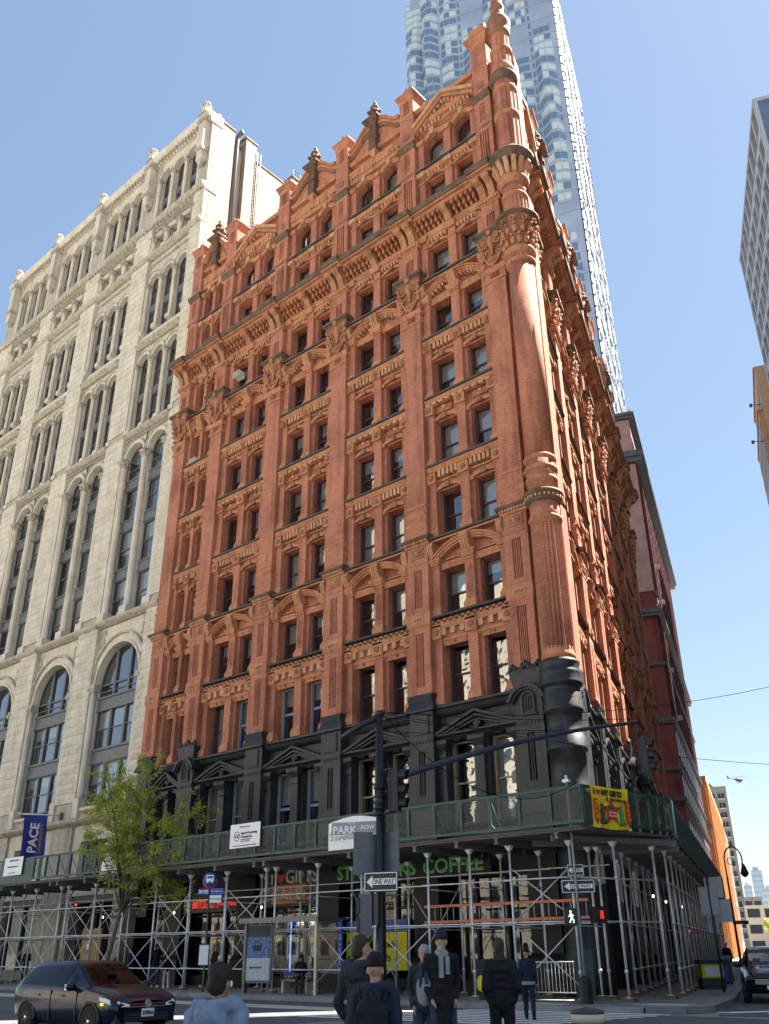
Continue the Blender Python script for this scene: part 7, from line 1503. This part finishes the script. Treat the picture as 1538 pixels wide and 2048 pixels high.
for sy in (-1, 1):
    b = MB(); b.prism([(1.85, .86), (2.2, .74), (2.2, .80), (1.85, .94)], -.03, .03, 'headlight'); link('headlight', b.mesh('headlight'), suv, (0, sy * .76, 0)); b = MB(); b.ball(0, 0, 0, .1, .14, .1, 'blackpaint', 10, 7); link('mirror', b.mesh('mirror'), suv, (.75, sy * 1.02, 1.12))
b = MB(); b.box(2.2, 2.27, -.5, .5, .55, .72, 'plasticblack')
for k in range(4): b.box(2.26, 2.28, -.48, .48, .57 + k * .04, .58 + k * .04, 'chrome')
link('grille', b.mesh('grille'), suv); b = MB(); b.box(2.27, 2.28, -.15, .15, .42, .52, 'signwhite'); link('number_plate', b.mesh('number_plate'), suv)
# ================================================================ people
for nm, c, rgh in (('skin', (.42, .24, .165), .55), ('skin_tan', (.30, .16, .10), .55), ('hair_black', (.012, .011, .011), .6), ('hair_brown', (.035, .024, .018), .6), ('hair_grey', (.35, .34, .33), .7), ('cloth_black', (.010, .010, .013), .85), ('cloth_navy', (.012, .018, .040), .8), ('cloth_dark', (.022, .026, .034), .8), ('cloth_blue', (.17, .235, .34), .9), ('cloth_denim', (.03, .045, .085), .9), ('cloth_grey', (.26, .28, .31), .9), ('cloth_white', (.72, .70, .68), .9), ('cloth_olive', (.035, .04, .032), .9), ('cloth_pale', (.50, .48, .45), .9), ('shoe_white', (.75, .74, .72), .6), ('cloth_green', (.02, .24, .12), .8), ('cap_white', (.7, .7, .72), .7), ('cloth_pink', (.55, .35, .35), .8)):
    simple(nm, c, rgh, 0, .18, 14, .3, .15 if 'cloth' in nm else 0)
FOLD = bpy.data.textures.new('folds', 'CLOUDS'); FOLD.noise_scale = .11; FOLD.noise_depth = 2
def folds(o, k=.035):
    m = o.modifiers.new('folds', 'DISPLACE'); m.texture = FOLD; m.strength = k; m.mid_level = .5; m.texture_coords = 'LOCAL'
def remesh(o, vox, sm=4):
    m = o.modifiers.new('remesh', 'REMESH'); m.mode = 'VOXEL'; m.voxel_size = vox; m.use_smooth_shade = True
    s = o.modifiers.new('smooth', 'SMOOTH'); s.factor = .5; s.iterations = sm
def person(label, loc, heading, h, top='cloth_dark', legs='cloth_denim', shoes='shoe_white', skin='skin', hair='hair_black', hat=None, hood=False, coat=.86, puffer=False, stride=0.0, arms='down', seated=False, vox=.016, scarf=None, hairlong=False, beard=None, open_front=None, hem=None, group=None, faceyaw=0.0):
    s = h / 1.75; P = {}; bm = MB(); cl = MB(); tr = MB(); sh = MB()
    def S(*a): return tuple(x * s for x in a)
    hz = .92 if not seated else .56; up = hz - .92
    hipL, hipR = (0, .095, hz), (0, -.095, hz)
    if seated: kneeL, kneeR = (.42, .12, .52), (.44, -.1, .52); ankL, ankR = (.40, .12, .09), (.52, -.08, .09)
    else: kneeL, kneeR = (.06 + stride * .22, .10, .49), (.05 - stride * .12, -.10, .49); ankL, ankR = (-.02 + stride * .3, .10, .085), (-.03 - stride * .32, -.10, .085 + abs(stride) * .06)
    shL, shR = (0, .17, 1.42 + up), (0, -.17, 1.42 + up)
    if arms == 'down': elL, elR = (-.05 - stride * .1, .215, 1.13 + up), (-.05 + stride * .1, -.215, 1.13 + up); wrL, wrR = (.04 - stride * .2, .225, .88 + up), (.04 + stride * .2, -.225, .88 + up)
    elif arms == 'pocket': elL, elR = (-.09, .225, 1.14 + up), (-.09, -.225, 1.14 + up); wrL, wrR = (.06, .165, .95 + up), (.06, -.165, .95 + up)
    elif arms == 'lap': elL, elR = (.0, .27, 1.16 + up), (.0, -.27, 1.16 + up); wrL, wrR = (.24, .1, 1.06 + up), (.24, -.1, 1.06 + up)
    else: elL, elR = (.02, .26, 1.13 + up), (-.04, -.26, 1.13 + up); wrL, wrR = (.28, .17, 1.22 + up), (.03, -.27, .88 + up)
    hd = (.025, 0, 1.63 + up)
    # body: one surface
    def limb(b, pts, rs, m, n=10): b.tube([S(*p) for p in pts], [r * s for r in rs], m, n); [b.ball(*S(*p), r * s, r * s, r * s, m, 10, 7) for p, r in zip(pts, rs)]
    bm.ball(*S(0, 0, hz + .02), .11 * s, .15 * s, .12 * s, skin); bm.ball(*S(0, 0, 1.12 + up), .10 * s, .13 * s, .16 * s, skin); bm.ball(*S(0, 0, 1.3 + up), .11 * s, .16 * s, .17 * s, skin)
    limb(bm, [(0, 0, 1.38 + up), (.005, 0, 1.5 + up), (.02, 0, 1.56 + up)], [.07, .052, .05], skin)
    ca, sa = cos(faceyaw), sin(faceyaw)
    def H(x, y, z): return S(hd[0] + x * ca - y * sa, x * sa + y * ca, hd[2] + z)
    bm.ball(*H(-.01, 0, .03), .092 * s, .075 * s, .095 * s, skin, 14, 10); bm.ball(*H(.02, 0, -.045), .07 * s, .058 * s, .08 * s, skin, 12, 8); bm.tube([H(.08, 0, .03), H(.105, 0, -.02)], [.012 * s, .018 * s], skin, 6); bm.ball(*H(.07, 0, -.095), .025 * s, .028 * s, .022 * s, skin)
    for q in (-1, 1): bm.ball(*H(-.01, q * .078, -.01), .018 * s, .012 * s, .032 * s, skin, 8, 6)
    for hp_, kn, an in ((hipL, kneeL, ankL), (hipR, kneeR, ankR)): limb(bm, [hp_, kn, an], [.075, .048, .036], skin)
    for shd, el, wr in ((shL, elL, wrL), (shR, elR, wrR)):
        limb(bm, [(0, shd[1] * .7, shd[2] - .01), shd, el, wr], [.05, .05, .038, .027], skin)
        dv = (Vector(wr) - Vector(el)).normalized(); pc = Vector(wr) + dv * .05; bm.ball(*S(*pc), .03 * s, .03 * s, .042 * s, skin, 8, 6); yq = 1 if shd[1] > 0 else -1
        for f in range(4):
            o = Vector(((f - 1.5) * .019, 0, 0)); a = pc + o + dv * .03; c_ = a + dv * (.035 + .01 * (1 if f in (1, 2) else 0)); e = c_ + (dv * .6 + Vector((.1, -yq * .5, 0))) * .03; bm.tube([S(*a), S(*c_), S(*e)], [.0095 * s, .009 * s, .008 * s], skin, 6)
        a = pc + Vector((.028, 0, 0)); bm.tube([S(*a), S(*(a + Vector((.022, -yq * .01, 0)) + dv * .02)), S(*(a + Vector((.026, -yq * .02, 0)) + dv * .045))], [.011 * s, .010 * s, .008 * s], skin, 6)
    body = tag(link('person', bm.mesh('person'), None, loc, heading), label, 'person', group); remesh(body, min(vox, .014) * s, 2)
    # eyes
    for q in (-1, 1): b = MB(); b.ball(*H(.082, q * .03, .015), .006 * s, .011 * s, .006 * s, 'hair_black', 8, 5); link('eye', b.mesh('eye'), body)
    b = MB(); b.ball(*H(.088, 0, -.058), .008 * s, .022 * s, .006 * s, 'cloth_pink', 8, 5); link('mouth', b.mesh('mouth'), body)
    # trousers
    for hp_, kn, an in ((hipL, kneeL, ankL), (hipR, kneeR, ankR)): limb(tr, [hp_, kn, (an[0], an[1], an[2] + .02)], [.098, .074, .062], legs)
    tr.ball(*S(0, 0, hz + .03), .13 * s, .165 * s, .13 * s, legs); o = link('trousers', tr.mesh('trousers'), body); remesh(o, vox * s); folds(o, .03)
    for an in (ankL, ankR):
        b = MB(); b.ball(*S(an[0] + .05, an[1], .045), .14 * s, .05 * s, .045 * s, shoes, 12, 7); b.ball(*S(an[0] - .02, an[1], .075), .06 * s, .048 * s, .055 * s, shoes, 10, 7); link('shoe', b.mesh('shoe'), body)
    # jacket or coat
    p = .012 if puffer else 0.0; lo = coat if not seated else hz - .02
    for z, rx, ry in ((1.33, .135, .178), (1.2, .13, .165), (1.06, .128, .16), (.95, .138, .168)):
        if z + up > lo - .04: cl.ball(*S(0, 0, z + up), (rx + p) * s, (ry + p) * s, .14 * s, top, 14, 9)
    if lo < .85:
        z = .9
        while z > lo + .03: cl.ball(*S(0, 0, z), .15 * s, .178 * s, .09 * s, top, 14, 7); z -= .07
        cl.ball(*S(0, 0, lo + .04), .155 * s, .185 * s, .045 * s, top, 14, 7)
    for shd, el, wr in ((shL, elL, wrL), (shR, elR, wrR)): limb(cl, [(0, shd[1] * .6, shd[2] + .005), shd, el, tuple(Vector(wr).lerp(Vector(el), .08))], [.078 + p, .076 + p, .06 + p, .05 + p * .6], top)
    if puffer:
        for z in (1.36, 1.26, 1.16, 1.06, .97):
            for a in range(36): t = 2 * pi * a / 36; cl.ball(.118 * s * cos(t), .155 * s * sin(t), z * s, .05 * s, .05 * s, .048 * s, top, 7, 5)
    cl.ball(*S(-.01, 0, 1.46 + up), .095 * s, .11 * s, .06 * s, top)
    if hood == 'down':
        for a in range(9): t = pi * .45 + pi * 1.1 * a / 8; cl.ball(-.03 * s + .11 * s * cos(t), .14 * s * sin(t), (1.47 + up + .02 * abs(sin(t))) * s, .055 * s, .06 * s, .055 * s, top, 8, 6)
        cl.ball(*S(-.13, 0, 1.42 + up), .07 * s, .13 * s, .09 * s, top)
    o = link('jacket' if lo >= .8 else 'coat', cl.mesh('coat'), body); remesh(o, vox * s, 3); folds(o, .045)
    if hood == 'up':
        b = MB(); b.ball(*H(-.025, 0, .02), .115 * s, .105 * s, .13 * s, top, 14, 9); b.ball(*H(-.03, 0, -.1), .1 * s, .1 * s, .08 * s, top); o = link('hood', b.mesh('hood'), body)
    elif hat:
        b = MB(); b.lathe([(.098 * s, 0), (.102 * s, .05 * s), (.092 * s, .09 * s), (.06 * s, .125 * s), (.01 * s, .138 * s)], *H(-.012, 0, .03)[:2], hat, 18)
        z0 = H(0, 0, .03)[2]
        for i in range(len(b.v)): X, Y, Z = b.v[i]; b.v[i] = (X, (Y - H(-.012, 0, 0)[1]) * .86 + H(-.012, 0, 0)[1], Z + z0)
        link('hat', b.mesh('hat'), body)
        if hat == 'cap_white': b = MB(); b.box(*sorted((H(.06, 0, 0)[0], H(.15, 0, 0)[0])), -.07 * s, .07 * s, z0, z0 + .012, 'hair_black'); link('hat_peak', b.mesh('hat_peak'), body)
    if hair and hood != 'up':
        b = MB(); b.ball(*H(-.022, 0, .045), .098 * s, .084 * s, .092 * s, hair, 14, 9); b.ball(*H(-.05, 0, -.01), .062 * s, .074 * s, .085 * s, hair, 12, 8)
        if hairlong:
            b.ball(*H(-.05, 0, -.12), .06 * s, .085 * s, .14 * s, hair, 12, 8)
        for k in range(26): t = random.uniform(0, 6.28); e = random.uniform(.2, 1.4); b.ball(*H(-.022 + .09 * cos(t) * cos(e), .078 * sin(t) * cos(e), .045 + .088 * sin(e)), .022 * s, .022 * s, .02 * s, hair, 6, 4)
        if not hat: o = link('hair', b.mesh('hair'), body); remesh(o, .012 * s, 2); folds(o, .02)
        elif hairlong: o = link('hair', b.mesh('hair'), body)
    if beard: b = MB(); b.ball(*H(.045, 0, -.09), .05 * s, .055 * s, .05 * s, beard, 10, 7); link('beard', b.mesh('beard'), body)
    if scarf: 
        b = MB(); b.lathe([(.085 * s, 1.44 * s), (.1 * s, 1.48 * s), (.08 * s, 1.53 * s)], .01 * s, 0, scarf, 14); b.box(.13 * s, .165 * s, -.07 * s, -.015 * s, 1.2 * s, 1.46 * s, scarf); b.box(.13 * s, .165 * s, .015 * s, .07 * s, 1.24 * s, 1.46 * s, scarf); link('scarf', b.mesh('scarf'), body)
    if open_front: b = MB(); b.ball(*S(.075, 0, 1.17 + up), .1 * s, .12 * s, .27 * s, open_front, 12, 9); o = link('pullover', b.mesh('pullover'), body)
    if hem: b = MB(); b.lathe([(.158 * s, .84 * s), (.162 * s, .93 * s)], 0, 0, hem, 16); [b.v.__setitem__(i, (b.v[i][0], b.v[i][1] * 1.22, b.v[i][2])) for i in range(len(b.v))]; link('shirt_hem', b.mesh('shirt_hem'), body)
    return body
def onray(u, D): a = ray(u, 1990, D); return (a.x, a.y, 0)
def facing(p, u=0): return atan2(CAM.y - p[1], CAM.x - p[0])
p = onray(437, 6.9); f = facing(p)
pe = person('person in a light blue hoodie seen from behind at the bottom left', p, f + pi - .35, 1.57, 'cloth_blue', 'cloth_denim', skin='skin_tan', hair='hair_black', hood='down', vox=.013, faceyaw=-.25)
b = MB(); b.ball(-.085, 0, 1.33, .075, .115, .035, 'cloth_white', 12, 7); link('hood_lining', b.mesh('hood_lining'), pe); b = MB(); b.ball(.02, -.078, 1.455, .012, .01, .02, 'signwhite', 8, 6); link('earbud', b.mesh('earbud'), pe)
p = onray(722, 10.6); f = facing(p); person('person in a long dark hooded parka looking right', p, f + pi - .6, 1.78, 'cloth_dark', 'cloth_denim', hair='hair_brown', hood='down', coat=.70, vox=.015, arms='pocket', faceyaw=-.55)
p = onray(750, 9.0); f = facing(p); pk = person('person in a black knit hat and navy jacket with backpack', p, f + pi - .15, 1.60, 'cloth_navy', 'cloth_denim', hair='hair_black', hat='cloth_black', hood='down', vox=.014)
bp_ = MB(); bp_.ball(0, 0, 0, .1, .155, .23, 'cloth_black', 14, 10); bp_.box(-.1, .02, -.13, .13, -.22, .12, 'cloth_black'); bp_.ball(-.07, 0, -.06, .07, .13, .14, 'cloth_black', 12, 8)
for q in (-1, 1): bp_.tube([(.06, q * .1, .16), (.14, q * .12, .3), (.28, q * .13, .2)], .022, 'cloth_dark', 6)
bp_.tube([(-.02, -.04, .22), (-.03, 0, .28), (-.02, .04, .22)], .012, 'cloth_dark', 6)
a = f + pi - .15; bo = tag(link('backpack', bp_.mesh('backpack'), None, (p[0] - .24 * cos(a), p[1] - .24 * sin(a), 1.08), a), 'black backpack worn by the person in the knit hat', 'backpack'); remesh(bo, .012, 2)
p = onray(885, 14.6); f = facing(p); person('bearded person in long black coat and navy knit hat facing the camera', p, f + .25, 1.88, 'cloth_black', 'cloth_denim', 'cloth_black', hair=None, hat='cloth_navy', coat=.62, scarf='cloth_grey', beard='hair_grey', vox=.016, arms='pocket', faceyaw=-.5)
p = onray(850, 14.7); f = facing(p); person('person in grey pullover and patterned scarf walking with the coated person', p, f - .1, 1.70, 'cloth_dark', 'cloth_denim', 'cloth_black', hair='hair_grey', hairlong=False, scarf='cloth_denim', open_front='cloth_grey', vox=.016, arms='pocket')
p = onray(1003, 15.0); f = facing(p); person('person in a black puffer jacket seen from behind on the crosswalk', p, f + pi + .1, 1.77, 'cloth_black', 'cloth_black', 'cloth_black', hair='hair_brown', hairlong=True, puffer=True, vox=.016, arms='pocket')
p = onray(1058, 27.0); f = facing(p); person('person in navy vest and plaid shirt walking away carrying a green bag', p, f + pi, 1.66, 'cloth_navy', 'cloth_navy', 'cloth_black', hair='hair_black', hat='cloth_black', vox=.02, stride=.35, hem='cloth_grey')
a = f + pi; b = MB(); b.ball(0, 0, 0, .09, .07, .2, 'cloth_green', 10, 8); b.tube([(0, -.04, .17), (0, 0, .36), (0, .04, .17)], .012, 'cloth_green', 5); tag(link('carrier_bag', b.mesh('carrier_bag'), None, (p[0] + .34 * cos(a + pi / 2), p[1] + .34 * sin(a + pi / 2), .62), a), 'green carrier bag held by the person walking to the corner', 'bag')
v = bk(16.5, 3.6); person('officer in dark uniform and white cap standing by the parked SUV', (v.x, v.y, .15), BT + pi - .6, 1.72, 'cloth_navy', 'cloth_navy', 'cloth_black', hair=None, hat='cap_white', vox=.024)
person('person in a black hooded jacket sitting on the shelter bench', (-9.55, -3.15, .15), radians(-52), 1.7, 'cloth_black', 'cloth_dark', 'cloth_dark', hood='up', seated=True, arms='lap', vox=.02)
for lb, x, y, hg, h, tp, lg, kw in (('person in black hood walking left behind the scaffold', -20.6, -2.2, radians(-20), 1.86, 'cloth_black', 'cloth_denim', dict(hood='up', stride=.4, arms='phone')), ('short person in dark coat and pale trousers behind the scaffold', -19.4, -2.4, radians(160), 1.45, 'cloth_black', 'cloth_pale', dict(stride=.4)),
        ('person in olive jacket standing at the market entrance', -18.2, -1.2, radians(100), 1.74, 'cloth_olive', 'cloth_black', dict()), ('person in black with a blue cap at the market entrance', -17.3, -1.3, radians(80), 1.74, 'cloth_black', 'cloth_black', dict(hat='cloth_blue')),
        ('person in a dark jacket at the far left window', -33.9, -1.6, radians(-60), 1.75, 'cloth_black', 'cloth_dark', dict(arms='phone')), ('person in pale pink top under the shed at the left', -28.6, -1.0, radians(-90), 1.62, 'cloth_pink', 'cloth_dark', dict(hairlong=True)),
        ('person in a black coat by the shop doorway behind the couple', -3.2, -2.0, radians(-40), 1.7, 'cloth_black', 'cloth_black', dict(arms='phone')), ('person standing in the dark gift shop doorway left of the tree', -25.2, -.6, radians(-70), 1.7, 'cloth_dark', 'cloth_black', dict())):
    person(lb, (x, y, .155), hg, h, tp, lg, 'shoe_white', vox=.024, **kw)
